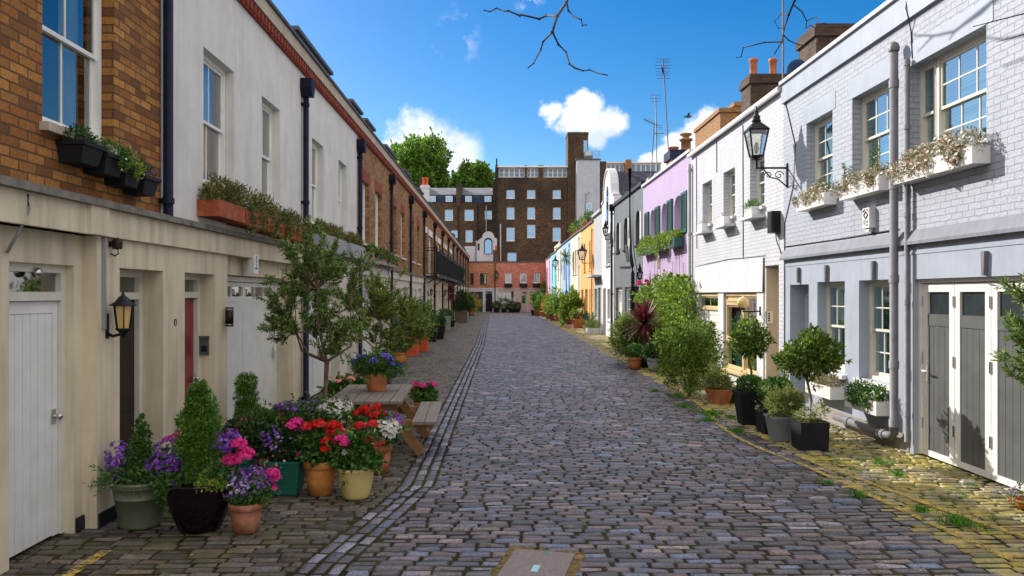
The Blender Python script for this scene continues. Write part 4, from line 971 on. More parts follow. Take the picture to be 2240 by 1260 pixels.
# lilac house
s0, s1 = 21.5, 28.7
h = rh('lilac painted house with dark green louvred shutters', s0, s1)
U = [(22.55,23.6,3.78,4.86),(24.6,25.45,3.78,4.86),(26.5,27.35,3.78,4.86)]
m = MB(); wall(m, fr, s0, s1, 0, 5.85, [(*u,.2,.3) for u in U]+[(22.2,24.6,0,2.2,.15),(26.2,27.2,0,2.2,.2)]); m.build('wall', M['pb_lilac'], h)
for a,b,c,d in U: sash(h, fr, a+.02, b-.02, c, d-.12, .2, 2, 4, M['white'], 'net', M['pb_lilac'])
for a in (21.85,23.75,25.65,27.5):
    m = MB(); b = a+.68; m.fbox(fr,a,a+.06,.01,.06,3.72,4.86); m.fbox(fr,b-.06,b,.01,.06,3.72,4.86); m.fbox(fr,a+.06,b-.06,.01,.06,3.72,3.8); m.fbox(fr,a+.06,b-.06,.01,.06,4.78,4.86)
    for k in range(13):
        z = 3.82+k*.074; m.add([fr(a+.06,.015,z+.05),fr(b-.06,.015,z+.05),fr(b-.06,.06,z),fr(a+.06,.06,z)], [(0,1,2,3)]); m.fbox(fr, a+.06, b-.06, .05, .062, z-.004, z+.012)
    m.build('shutter', M['green'], h)
m = MB(); m.fbox(fr, s0, s1, -.3, .07, 5.85, 5.93); m.build('coping', M['st_w2'], h)
garage(h, fr, 22.2, 24.6, 2.2, .15, M['st_lil'] if 'st_lil' in M else M['white'], M['white'], 2, 6, .3)
door(h, fr, 26.2, 27.2, 2.2, .2, M['navy'], M['white'], 1.95, 0)
m = MB(); p_ = fr(25.9,.03,3.0); m.fbox(fr, 25.78, 26.0, .001, .03, 2.85, 3.2); m.build('wall_plaque', M['potyel'], h)
shell(h, fr, s0, s1, 6.15, M['pb_lilac'], 7.5, 'pitched', .6, w0=-.4)
chimney(h, 5.95, 26.0, .85, .8, 5.6, Z(352,26), [], M['brick_orange'], cap=False)
o = h.children[-1]
m = MB(); m.box(5.45, 6.5, 25.5, 26.5, Z(352,26), Z(333,26)); m.build('chimney_cap', M['slate_blue'], h)
m = MB(); z = Z(333,26); m.lathe([(.17,0),(.16,.35),(.22,.37),(.22,.43),(.12,.45),(.1,.5),(.2,.56),(.2,.6),(.02,.6)], (6.08,26,z), 14); m.build('chimney_pot', M['brick_orange'], h)
m = MB(); m.lathe([(.08,0),(.1,.05),(.18,.12),(.19,.16),(.02,.15)], (5.67,26,z), 14); m.build('chimney_pot', M['terrar'], h)
# dark grey house
s0, s1 = 28.7, 36.0
h = rh('dark grey painted brick house with narrow arched windows', s0, s1)
U = [(29.35,30.3,3.85,5.15),(32.1,33.2,3.85,5.15),(34.3,35.3,3.85,5.15)]
LO = [(29.6,30.5,0,2.3,.2),(31.0,32.9,.9,2.3,.12),(33.6,35.4,0,2.3,.12)]
m = MB(); wall(m, fr, s0, s1, 0, 5.95, [(*u,.17,.4) for u in U]+[(*l,) for l in LO]); m.build('wall', M['pb_grey'], h)
for a,b,c,d in U: sash(h, fr, a+.02, b-.02, c, d-.15, .17, 1, 2, M['black'], None, M['black'])
for a,b,c,d in U: m = MB(); m.fbox(fr, a-.3, a-.05, .001, .02, c+.1, d-.1); m.build('white_panel', M['white'], h)
door(h, fr, 29.6, 30.5, 2.3, .2, M['dgreen'], M['black'], 1.95, 0)
sash(h, fr, 31.0, 32.9, .9, 2.3, .1, 4, 3, M['white'], 'net', M['white'], split=False)
garage(h, fr, 33.6, 35.4, 2.3, .12, M['white'], M['white'], 2, 3, .5, lights=3)
m = MB(); m.fbox(fr, s0, s1, -.3, .08, 5.95, 6.08); m.build('coping', M['black'], h)
m = MB(); m.tube([fr(31,.1,6.9),fr(31,.1,4.2),fr(30.7,.14,3.6),fr(30.2,.14,3.1),fr(30.2,.12,2.8),fr(30.2,.12,.1)], .07, 10); m.tube([fr(33,.1,6.9),fr(31.0,.1,3.2)][::-1], .0, 4)
m.build('drainpipe', M['black'], h)
m = MB(); m.tube([fr(31.9,.12,3.95),fr(31.2,.14,3.3)], .06, 8); m.tube([fr(31.2,.45,3.05),fr(31.1,.05,3.05)], .05, 8); m.build('flue', M['zinc'], h)
shell(h, fr, s0, s1, 6.2, M['pb_grey'], 7.5, 'pitched', .5, w0=-.4)
# white gabled house
s0, s1 = 36.0, 40.3
h = rh('white rendered house with a curved gable rising above its neighbours', s0, s1)
m = MB(); wall(m, fr, s0, s1, 0, 6.2, [(37.1,38.7,3.4,4.9,.12),(36.6,38.2,.8,2.25,.12),(38.8,39.8,0,2.3,.2)])
c = (s0+s1)/2; gp = [(s0+.02,6.2),(s1-.02,6.2),(s1-.1,6.5),(s1-.7,6.6)] + [(c+1.35*math.cos(math.pi*k/12), 6.75+1.2*math.sin(math.pi*k/12)) for k in range(13)] + [(s0+.7,6.6),(s0+.1,6.5)]
m.prism(gp, fr, 0, -.35); m.build('wall', M['st_w2'], h)
m = MB()
for (a0,a1),(b0,b1) in zip(gp[2:-1],gp[3:]): m.bar(fr(a0,-.12,a1+.03), fr(b0,-.12,b1+.03), .34, .09)
m.build('gable_coping', M['st_w2'], h)
sash(h, fr, 37.1, 38.7, 3.4, 4.9, .1, 4, 6, M['white'], 'net', M['st_palegrey'], split=False)
m = MB(); m.prism([(c-.3,5.3),(c+.3,5.3),(c+.3,6.9)]+[(c+.3*math.cos(math.pi*k/6),6.9+.3*math.sin(math.pi*k/6)) for k in range(7)], fr, .001, .02); m.build('arched_window', M['glassblue'], h)
m = MB(); m.prism([(c-.36,5.22),(c+.36,5.22),(c+.36,5.28),(c-.36,5.28)], fr, .001, .05); m.build('window_ledge', M['st_w2'], h)
sash(h, fr, 36.6, 38.2, .8, 2.25, .1, 4, 5, M['white'], 'net', M['st_w2'], split=False)
door(h, fr, 38.8, 39.8, 2.3, .2, M['brown'], M['white'], 1.95, 0)
m = MB()
for a, b in (((36.2,6.1),(38.15,7.9)),((38.15,7.9),(40.1,6.1))): m.add([(XR+.3,a[0],a[1]),(XR+7,a[0],a[1]),(XR+7,b[0],b[1]),(XR+.3,b[0],b[1])], [(0,1,2,3)])
m.build('roof', M['slate'], h)
m = MB(); m.fbox(fr, s0+.01, s0+.04, -.002, -7, 0, 6.1); m.fbox(fr, s1-.04, s1-.01, -.002, -7, 0, 6.1); m.build('side_walls', M['st_w2'], h)
pipe(h, fr, s0+.1, .05, 5.8, M['black'], .06, .1)
# pale grey infill house
s0, s1 = 40.3, 43.8
h = rh('narrow pale grey house next to the orange house', s0, s1)
m = MB(); wall(m, fr, s0, s1, 0, 6.3, [(40.8,41.8,0,2.35,.2),(42.1,43.4,.7,2.3,.1)]); m.fbox(fr, s0+.01, s1-.01, 0, .12, 6.2, 6.35); m.build('wall', M['st_palegrey'], h)
m = MB(); m.fbox(fr, s0+.2, s1-.2, .001, .5, 2.9, 3.0); m.build('ledge', M['st_palegrey'], h)
door(h, fr, 40.8, 41.8, 2.35, .2, M['navy'], M['white'], 1.95, 0); sash(h, fr, 42.1, 43.4, .7, 2.3, .1, 3, 5, M['white'], 'net', M['st_w2'], split=False)
shell(h, fr, s0, s1, 6.3, M['st_palegrey'], 7, 'flat')
def rsimple(label, s0, s1, zt, mt, U, LO, upd=None, wm=None, dm=None, arch=0, leaf=None):
    h = rh(label, s0, s1); m = MB(); wall(m, fr, s0, s1, 0, zt, [(a,b,c,d,.15,arch) for a,b,c,d in U]+[(*l[:4],.15) for l in LO]); m.build('wall', mt, h)
    for a,b,c,d in U: sash(h, fr, a, b, c, d-arch*.3, .15, 2, 4, wm or M['white'], 'net', mt)
    for l in LO:
        a,b,c,d,k = l
        if k == 'd': door(h, fr, a, b, d, .15, dm or M['white'], wm or M['white'], d-.35, 0, lights=1)
        elif k == 'g': garage(h, fr, a, b, d, .12, leaf or M['white'], wm or M['white'], 2, 4, .3)
        else: sash(h, fr, a, b, c, d, .12, 3, 4, wm or M['white'], 'net', mt, split=False)
    m = MB(); m.fbox(fr, s0, s1, -.3, .09, zt, zt+.1); m.build('coping', M['lead'], h)
    shell(h, fr, s0, s1, zt+.25, mt, 7, 'flat'); pipe(h, fr, s0+.3, .05, zt-.3, upd or mt, .055, .09, False)
    return h
rsimple('orange rendered house with a black lantern on its wall', 43.8, 50.9, 6.0, M['st_orange'], [(45.0,46.0,3.4,5.1),(48,49,3.4,5.1)], [(44.6,45.9,0,2.3,'d'),(46.8,48.2,.6,2.3,'w'),(49.2,50.4,0,2.3,'d')], arch=.25, wm=M['cream'], upd=M['st_orange'])
rsimple('cream rendered house between the orange house and the sky blue house', 50.9, 58.1, 6.05, M['st_creamfar'], [(52.0,53.1,3.4,5.0),(53.6,54.7,3.4,5.0),(55.2,56.3,3.4,5.0)], [(51.4,52.3,0,2.3,'d'),(52.9,55.6,.5,2.3,'w'),(56.4,57.4,0,2.3,'d')], wm=M['cream'])
rsimple('sky blue rendered house with a darker blue drainpipe', 58.1, 66.2, 6.05, M['st_skyblue'], [(59.2,60.4,3.3,5.1),(63.2,64.4,3.3,5.1)], [(59.0,61.4,0,2.3,'g'),(62.2,63.2,0,2.3,'d'),(64.0,65.4,.8,2.2,'w')], leaf=M['skyp'] if 'skyp' in M else surf('blue_gloss_paint',(.10,.2,.62),(.08,.17,.55),4,.4,.05))
rsimple('narrow cream house between the sky blue house and the turquoise house', 66.2, 72.05, 6.0, M['st_creamfar'], [(67.2,68.4,3.3,5.0),(69.6,70.8,3.3,5.0)], [(67,69,0,2.3,'g'),(70,71,0,2.3,'d')])
rsimple('turquoise rendered house near the far end of the right side', 72.05, 81.1, 5.9, M['st_turq'], [(73.5,74.9,3.2,5.0),(77.5,78.9,3.2,5.0)], [(73,75.4,0,2.3,'g'),(77,78,0,2.3,'d')], leaf=M['st_turq'])
rsimple('bright pink rendered house touching the red brick end building', 81.1, 89.2, 5.8, M['st_pink'], [(82.4,84,3.1,4.9),(85.6,87.2,3.1,4.9)], [(82.5,84.8,0,2.3,'g'),(86,87,0,2.3,'d')], leaf=M['st_pink'])
# ---- end building: two red brick houses with white ground floors ---------
fe = frE(YE); k = F/YE
def ex(px): return (px-1093)/k
def ez(py): return CAM_H+(644-py)/k
x0, xm, x1 = ex(1018), ex(1090), ex(1203)
def endh(label, a, b, mt, lo, U, LO):
    h = thing('end_house', label, 'house', ((a+b)/2, YE, 0), 0, 'houses closing the end of the mews')
    m = MB(); wall(m, fe, a, b, 2.72, 5.6, [(*u,.12) for u in U]); m.build('upper_wall', mt, h)
    m = MB(); wall(m, fe, a, b, 0, 2.6, [(*l[:4],.15) for l in LO]); m.fbox(fe, a, b, .001, .06, 2.6, 2.72); m.build('ground_floor_wall', lo, h)
    m = MB(); m.fbox(fe, a, b, -.3, .08, 5.6, 5.72); m.build('coping', M['lead'], h)
    m = MB(); m.box(a+.01,b-.01, YE+.3, YE+7, 0, 5.4); m.build('side_walls', mt, h)
    return h
LO = [(ex(1027),ex(1056),.05,ez(638),'g'),(ex(1062),ex(1077),.05,ez(637),'d')]
U = [(ex(1027.5),ex(1036),ez(623),ez(598)),(ex(1049.5),ex(1065),ez(623),ez(598))]
h = endh('warm red brick end house with dark green garage door and black front door', x0, xm, M['brick_redwarm'], M['st_w2'], U, LO)
for u in U: sash(h, fe, *u, .12, 2, 2, M['dgreen'], None, M['brick_redwarm'])
garage(h, fe, LO[0][0], LO[0][1], LO[0][3], .15, M['dgreen'], M['dgreen'], 2, 5, .2); door(h, fe, LO[1][0], LO[1][1], LO[1][3], .15, M['black'], M['black'], 2.0, 0)
LO = [(ex(1090.5),ex(1127),ez(664),ez(638),'w'),(ex(1137.5),ex(1153.5),.05,ez(638),'d'),(ex(1160),ex(1186),.05,ez(638),'g')]
U = [(ex(1105),ex(1119),ez(619),ez(597)),(ex(1138),ex(1152),ez(619),ez(597)),(ex(1168),ex(1181),ez(619),ez(597))]
h = endh('red brick end house with three white windows and pale pink ground floor', xm, x1, M['brick_red'], M['st_pinkish'], U, LO)
for u in U: sash(h, fe, *u, .12, 3, 4, M['white'], 'net', M['white'])
w3 = (LO[0][1]-LO[0][0])/3
for q in range(3): sash(h, fe, LO[0][0]+w3*q, LO[0][0]+w3*(q+1), LO[0][2], LO[0][3], .12, 2, 3, M['white'], None, M['white'], .1, split=False)
door(h, fe, LO[1][0], LO[1][1], LO[1][3], .15, M['st_pinkish'], M['cream'], 2.0, 0, lights=1); garage(h, fe, LO[2][0], LO[2][1], LO[2][3], .15, M['st_pinkish'], M['st_pinkish'], 1, 5, .2, lights=3)
m = MB(); m.tube([fe(ex(1083),.06,.1),fe(ex(1083),.06,5.5)], .05, 6); m.build('drainpipe', M['black'], h)
# ------------------------------------------------------------------ buildings beyond the mews
def bx_(y): kk = F/y; return (lambda px: (px-1093)/kk), (lambda py: CAM_H+(644-py)/kk)
M['panewin'] = surf('sky_blue_painted_panes', (.10,.22,.34), (.05,.12,.22), .8, .08, 0, 10, .9)  # opaque panes with the reflected sky painted in as blue
def bgwin(h, fr, X, Zf, px0, px1, py0, py1, d=.15, cols=2, rows=2, mt=None, back=None, gl=None, sill=None):
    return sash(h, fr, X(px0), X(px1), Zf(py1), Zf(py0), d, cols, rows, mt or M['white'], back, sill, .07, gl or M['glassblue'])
# slate roofed terrace, left
yb = 107.0; X, Zf = bx_(yb); fb = frE(yb)
h = thing('apartment_terrace', 'sooty brick terrace with navy mansard and slate roof behind the left houses', 'building', (X(1000), yb, 0))
wins = [(973,991,458,483,2),(1016,1036,458,483,2),(1060,1076,460,480,1),(1018,1034,503,530,1),(985,1001,503,530,1)]
m = MB(); wall(m, fb, X(880), X(1086), 0, Zf(444), [(X(a),X(b),Zf(d),Zf(c),.2) for a,b,c,d,_ in wins]); m.build('wall', M['brick_dark'], h)
for a,b,c,d,_ in wins: bgwin(h, fb, X, Zf, a, b, c, d, .2, 2, 4)
m = MB(); m.box(X(880)+.05, X(1086)-.05, yb+.4, yb+10, 0, Zf(444)-.2); m.build('side_walls', M['brick_dark'], h)
m = MB(); m.add([(X(880),yb+.05,Zf(445)),(X(1086),yb+.05,Zf(445)),(X(1086),yb+1.0,Zf(424)),(X(880),yb+1.0,Zf(424))], [(0,1,2,3)]); m.build('mansard', M['slate_blue'], h)
m = MB(); m.add([(X(880),yb+.9,Zf(426)),(X(1086),yb+.9,Zf(426)),(X(1086),yb+6,Zf(398)),(X(880),yb+6,Zf(398))], [(0,1,2,3)]); m.build('roof', M['slate_grey'] if 'slate_grey' in M else brick('light_roof_slate', (.20,.21,.24), (.15,.16,.19), (.1,.1,.12), (.06,.06,.08), bw=.4, bh=.3, stain=.5), h)
for a,b in ((938,953),(975,990),(1018,1032),(1060,1075)):
    m = MB(); m.box(X(a)-.1,X(b)+.1,yb-.05,yb+1.4,Zf(443),Zf(428)); o = m.build('dormer', M['slate_blue'], h)
    m = MB(); m.box(X(a),X(b),yb-.12,yb-.06,Zf(442),Zf(429)); o2 = m.build('dormer_window', M['white'], h)
    m = MB(); w_ = (X(b)-X(a)); m.box(X(a)+.1,X(a)+w_/2-.05,yb-.14,yb-.125,Zf(441),Zf(430)); m.box(X(a)+w_/2+.05,X(b)-.1,yb-.14,yb-.125,Zf(441),Zf(430)); m.build('pane', M['glassblue'], o2)
for a,b,t0 in ((998,1008,398),(916,926,392),(1078,1086,392)):
    m = MB(); m.box(X(a),X(b),yb-.1,yb+6,Zf(450),Zf(t0)); m.build('party_wall', M['brick_dark'], h)
for q in (1003, 1045, 1064): m = MB(); m.tube([(X(q),yb-.15,2),(X(q),yb-.15,Zf(450))], .07, 6); m.build('drainpipe', M['black'] if q != 1064 else M['greypl'], h)
# skylight boxes
for a in (990, 1070): m = MB(); m.box(X(a),X(a+8),yb+3.6,yb+4.6,Zf(411),Zf(405)); m.build('skylight', M['white'], h)
# tall block
yb = 104.0; X, Zf = bx_(yb); fb = frE(yb)
h = thing('apartment_block', 'tall sooty brick block with a glazed top storey and brick tower beyond the end houses', 'building', (X(1165), yb, 0))
wins = []
for cpx in (1117, 1162, 1218):
    for (c,d,w) in ((415,434,9),(453,479,8.5),(490+(7 if cpx != 1162 else 1),527 if cpx != 1162 else 520,9)):
        if cpx == 1218 and c > 485: pass
        wins.append((cpx-w,cpx+w,c,d))
wins.append((1110,1130,552,574)); 
m = MB(); wall(m, fb, X(1085), X(1242), 0, Zf(388), [(X(a),X(b),Zf(d),Zf(c),.2) for a,b,c,d in wins]); m.build('wall', M['brick_dark'], h)
for a,b,c,d in wins: bgwin(h, fb, X, Zf, a, b, c, d, .2, 2, 2, sill=M['st_w2'])
m = MB(); m.box(X(1085)+.05, X(1242), yb+.4, yb+12, 0, Zf(389)); m.build('side_walls', M['brick_dark'], h)
m = MB(); m.fbox(fb, X(1242), X(1286), -3, .3, 0, Zf(292)); m.fbox(fb, X(1241), X(1287), -3.05, .35, Zf(296), Zf(290)); m.build('tower', M['brick_dark'], h)
m = MB(); m.fbox(fb, X(1276), X(1284), .3, .34, Zf(335), Zf(308)); m.build('tower_window', M['glassblue'], h)
# glazed top storey
m = MB(); m.fbox(fb, X(1086), X(1242), -7.9, -.62, Zf(388), Zf(366)); m.fbox(fb, X(1084), X(1242), -8, .1, Zf(366), Zf(363)); m.build('top_storey', M['white'], h)
for a,b,n in ((1091,1148,5),(1153,1178,3),(1189,1241,5)):
    for q in range(n):
        u0 = a+(b-a)*q/n; u1 = a+(b-a)*(q+1)/n; f_ = lambda s,w,z: (s, yb+.6-w, z)
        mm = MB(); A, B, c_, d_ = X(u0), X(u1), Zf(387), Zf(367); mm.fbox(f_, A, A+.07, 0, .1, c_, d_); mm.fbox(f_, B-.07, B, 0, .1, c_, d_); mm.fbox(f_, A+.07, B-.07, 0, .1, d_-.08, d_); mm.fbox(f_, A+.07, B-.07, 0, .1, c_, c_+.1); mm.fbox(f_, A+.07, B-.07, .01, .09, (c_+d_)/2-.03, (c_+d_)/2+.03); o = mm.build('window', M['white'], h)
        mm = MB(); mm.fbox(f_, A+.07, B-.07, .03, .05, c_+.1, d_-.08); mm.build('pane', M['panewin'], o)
for a,b in ((1083,1090),(1148,1153),(1178,1189)):
    m = MB(); m.fbox(fb, X(a), X(b), -2.9, -.02, Zf(389), Zf(361)); m.build('brick_pier', M['brick_chimney'], h)
m = MB(); m.fbox(fb, X(1085), X(1088), -1.5, .25, Zf(600), Zf(347)); m.build('flue', M['black'], h)
m = MB(); m.tube([(X(1095),yb-.2,4),(X(1095),yb-.2,Zf(490))], .08, 6); m.build('drainpipe', M['st_palegrey'], h)
# white rendered lift shaft
yb2 = 102.0; X, Zf = bx_(yb2); fb2 = frE(yb2)
h = thing('lift_shaft', 'windowed bluish white rendered shaft with a water tank on top', 'tower', (X(1290), yb2, 0))
m = MB(); m.box(X(1262),X(1312),yb2,yb2+4,0,Zf(350)); m.build('wall', M['st_shaft'], h)
m = MB(); m.box(X(1311),X(1327),yb2+.3,yb2+5,0,Zf(352)); m.build('brick_return', M['brick_chimney'], h)
m = MB(); m.box(X(1260),X(1314),yb2-.1,yb2+4,Zf(350),Zf(347)); m.build('coping', M['lead'], h)
bgwin(h, lambda s,w,z: (s, yb2-.2-w, z), X, Zf, 1282, 1295, 445, 467, .15, 3, 3)
m = MB(); m.lathe([(.01,0),(.65,0),(.65,.55),(.69,.6),(.69,.7),(.65,.75),(.65,1.1),(.4,1.3),(.01,1.35)], (X(1290),yb2+2,Zf(347)), 16); m.build('water_tank', M['zinc'], h)
m = MB(); z0 = Zf(347)
for px in (1296,1303,1313): m.tube([(X(px),yb2+.1,z0),(X(px),yb2+.1,z0+1)], .03, 5)
for dz in (.5,1): m.tube([(X(1296),yb2+.1,z0+dz),(X(1313),yb2+.1,z0+dz),(X(1313),yb2+3,z0+dz)], .03, 5)
m.build('guard_rail', M['steel'], h)
m = MB(); m.tube([(X(1281),yb2-.1,4),(X(1281),yb2-.1,Zf(425)),(X(1290),yb2-.1,Zf(420))], .05, 6); m.build('drainpipe', M['greypl'], h)
# right hand block behind the coloured houses
yb3 = 108.0; X, Zf = bx_(yb3); fb = frE(yb3)
h = thing('apartment_block', 'brown brick block with long glazed top storey behind the white curved gable', 'building', (X(1380), yb3, 0))
m = MB(); m.box(X(1322),X(1450),yb3,yb3+9,0,Zf(377)); m.build('wall', M['brick_orange'], h)
m = MB(); m.box(X(1324),X(1450),yb3+1,yb3+8,Zf(377),Zf(355)); m.box(X(1322),X(1450),yb3+.7,yb3+8,Zf(355),Zf(352)); m.build('top_storey', M['white'], h)
for a,b,n in ((1329,1367,4),(1383,1448,6)):
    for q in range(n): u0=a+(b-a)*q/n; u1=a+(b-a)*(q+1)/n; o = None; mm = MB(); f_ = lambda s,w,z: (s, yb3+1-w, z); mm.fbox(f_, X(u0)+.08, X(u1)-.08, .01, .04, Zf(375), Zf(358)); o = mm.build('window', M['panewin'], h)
m = MB(); m.box(X(1368),X(1381),yb3-.1,yb3+4,Zf(378),Zf(349)); m.build('brick_pier', M['brick_orange'], h)
# orange brick flats, upper right
h = thing('apartment_block', 'sunlit orange brick stepped flats rising behind the white painted house', 'building', (17, 62, 0))
for (a,b,c,d,zt) in ((16.2,19,58.5,66,Z(268,62)),(17.9,24,60.5,72,Z(248,63))):
    m = MB(); m.box(a,b,c,d,0,zt); m.box(a-.12,b+.12,c-.12,d+.12,zt,zt+.3); m.build('wall', M['brick_orange'], h)
for (x,y0,y1,z0,z1) in ((16.2,60.5,62,12.3,14),(16.2,64,65,11.8,13.2),(17.9,67,68.5,13.4,14.9)):
    m = MB(); m.box(x-.05,x-.01,y0,y1,z0,z1); o = m.build('window', M['white'], h); m = MB(); m.box(x-.07,x-.055,y0+.15,y1-.15,z0+.15,z1-.15); m.build('pane', M['glassblue'], o)
# white curly gabled house behind the end houses
yb4 = 96.5; X, Zf = bx_(yb4); f4 = frE(yb4)
h = thing('gabled_house', 'white rendered house with a scalloped gable and tall dark arched window behind the end houses', 'house', (X(1063), yb4, 0))
c = X(1068); r = X(1081)-c
gp = [(X(1040),2),(X(1087),2),(X(1087),Zf(522)),(X(1083),Zf(520))] + [(c+r*math.cos(math.pi*q/10), Zf(519)+r*math.sin(math.pi*q/10)) for q in range(11)] + [(X(1054),Zf(520)),(X(1048),Zf(524)),(X(1040),Zf(528))]
m = MB(); m.prism(gp, f4, 0, -.5); m.box(X(1016),X(1041),yb4+.5,yb4+1,2,Zf(538)); m.build('wall', M['st_shaft'], h)
a = X(1077)-c; m = MB(); m.prism([(c-a,Zf(556)),(c+a,Zf(556)),(c+a,Zf(529))]+[(c+a*math.cos(math.pi*q/8), Zf(529)+a*math.sin(math.pi*q/8)) for q in range(9)], f4, .001, .06); o = m.build('arched_window', M['black'], h)
m = MB(); a *= .8; m.prism([(c-a,Zf(555)),(c+a,Zf(555)),(c+a,Zf(531))]+[(c+a*math.cos(math.pi*q/8), Zf(531)+a*math.sin(math.pi*q/8)) for q in range(9)], f4, .065, .075); m.build('pane', M['glassblue'], o)
m = MB(); m.box(X(1045),X(1049),yb4-.06,yb4-.001,Zf(547),Zf(533)); m.build('slit_window', M['black'], h)
m = MB(); m.box(X(1041),X(1086),yb4+.45,yb4+6,2,Zf(530)); m.build('side_walls', M['st_shaft'], h)
m = MB(); m.box(X(1079),X(1091),yb4-3,yb4-1.5,4,Zf(550)); o = m.build('chimney', M['brick_chimney'], h)
m = MB(); m.lathe([(.14,0),(.11,.5),(.13,.55),(.1,.6)], (X(1085),yb4-2.2,Zf(550)), 10); m.build('chimney_pot', M['redtub'], h)
m = MB(); m.tube([(X(1041),yb4-.1,3),(X(1041),yb4-.1,Zf(530)),(X(1048),yb4-.1,Zf(523))], .05, 6); m.build('drainpipe', M['black'], h)
# striped little tower beside the pink house
h = thing('round_chimney', 'pale round ribbed chimney rising behind the pink house', 'chimney', (6.6, 88, 5)); 
m = MB(); m.lathe([(.55,-1),(.55,2.1),(.62,2.15),(.5,2.3),(.15,2.6),(.01,2.9)], (0,0,0), 10, False); m.build('stack', M['st_creamfar'], h, True)
# big roof-level chimney on the left roofs
hh = [o for o in bpy.data.objects if o.get('label') == lab_left[12]][0]
chimney(hh, -6.4, 68.5, .7, .9, 6.2, Z(405,68), [(-.15,0,1),(.15,.1,1)], M['st_w2'], .12, .7, M['redtub'])
# dish, aerials, bird
def dish():
    t = thing('satellite_dish', 'dark blue satellite dish on the roof edge beside a brick chimney', 'dish', (5.85,15.6,5.9))
    m = MB(); m.tube([(0,0,0),(0,0,.35)], .02, 6); m.build('pole', M['steel'], t, True)
    m = MB(); r = .23; V = []; 
    prof = [(.001,0),(r*.5,.012),(r*.85,.035),(r,.06),(r*1.0,.065),(r*.8,.04),(.001,.01)]
    n = 24
    for q, (rr, dd) in enumerate(prof):
        for j in range(n):
            a_ = 2*math.pi*j/n; V.append((rr*math.cos(a_)*.95-.02, .06-dd-.02, .47+rr*math.sin(a_)))
    m.add(V, [(i*n+j, i*n+(j+1)%n, (i+1)*n+(j+1)%n, (i+1)*n+j) for i in range(len(prof)-1) for j in range(n)], True); m.build('reflector', M['navydish'] if 'navydish' in M else surf('blue_grey_dish',(.03,.07,.16),(.02,.05,.12),4,.5,.05), t, True)
dish()
aerial('tall white mast with a rod aerial on top rising beside the satellite dish', 6.05, 17.0, 5.4, 8.55, (0,0), 2)
aerial('tallest of three thin masts above the lilac roof with comb shaped rods', 5.75, 26.8, 5.6, Z(130,26.8), (-.25,0), 0)
aerial('middle of three thin masts above the lilac roof', 5.85, 29.5, 5.6, Z(208,29.5), (-.08,0), 1)
aerial('shortest of three thin masts above the lilac roof with slanting yagi', 6.2, 33.0, 5.6, Z(272,33), (.2,0), 2)
for k_, (x_, y_) in enumerate(((6.0,31.2),(5.7,28.2))):
    t = thing('roof_vent', ['round black roof cowl left of the masts on the dark grey roof','round black roof cowl right of the masts beside the lilac roof'][k_], 'vent', (x_,y_,5.6), 0, 'roof cowls'); m = MB(); zz = Z(405-8*k_,y_)-5.6
    m.lathe([(.1,0),(.1,zz),(.3,zz+.02),(.3,zz+.1),(.22,zz+.3),(.06,zz+.38),(.01,zz+.38)], (0,0,0), 14); m.build('cowl', M['black'], t, True)
t = thing('seagull', 'tiny dark bird gliding in front of the right hand cloud', 'bird', (9.46, 40, 2+389*40/F))
m = MB(); m.lathe([(.001,-.22),(.05,-.12),(.07,0),(.05,.12),(.001,.2)], (0,0,0), 8); 
m.v = [(z, y, x) for x, y, z in m.v]; m.build('body', M['lead'], t, True)
for sgn in (-1, 1): m = MB(); m.add([(.07,0,.02),(-.07,0,.02),(-.05,.3*sgn,.12),(.03,.3*sgn,.13),(-.06,.55*sgn,.06),(-.09,.56*sgn,.07)], [(0,1,2,3),(3,2,5,4)]); m.build('wing', M['lead'], t, True)

# ------------------------------------------------------------------ trees behind
def bigtree(label, x, y, zc, r, n, seed, blobsn=22):
    rg = np.random.default_rng(seed); t = thing('tree', label, 'tree', (x,y,0), 0, 'trees behind the slate roofs')
    bl = clumps((0,0,zc), r, blobsn, rg, .30) + [(0,0,zc-r[2]*.25,r[0]*.7,r[1]*.7,r[2]*.6)]
    V, Q = foliage(n, bl, .52, .36, rg, lo=.5, up=.2); V2, Q2 = sprigs(bl, int(n*.25), .5, .34, rg); V = np.concatenate([V, V2]); Q = np.arange(len(V)*4).reshape(-1,4); MB().arr(V, Q).build('crown', M['lf_tree'], t, True)
    m = MB(); m.tube([(0,0,0),(.2,0,zc*.4),(0,.1,zc-r[2]*.4)], [.55,.42,.3], 10); branchy((0,0,zc-r[2]*.6), [b[:3] for b in bl], rg, .18, m, .5); m.build('trunk', M['bark'], t, True)
bigtree('large rounded green tree rising behind the slate roofs at the left', (922-1093)/F*135, 135, Z(375,135), (6.6,5.5,6.6), 21000, 11, 34)
bigtree('smaller green tree behind the slate roofs touching the tall brick block', (1038-1093)/F*128, 128, Z(402,128), (3.9,3.2,3.2), 11000, 12, 20)
bigtree('green treetop just showing above the left roofs', (850-1093)/F*140, 140, Z(360,140), (3.5,4,4), 6000, 13, 16)

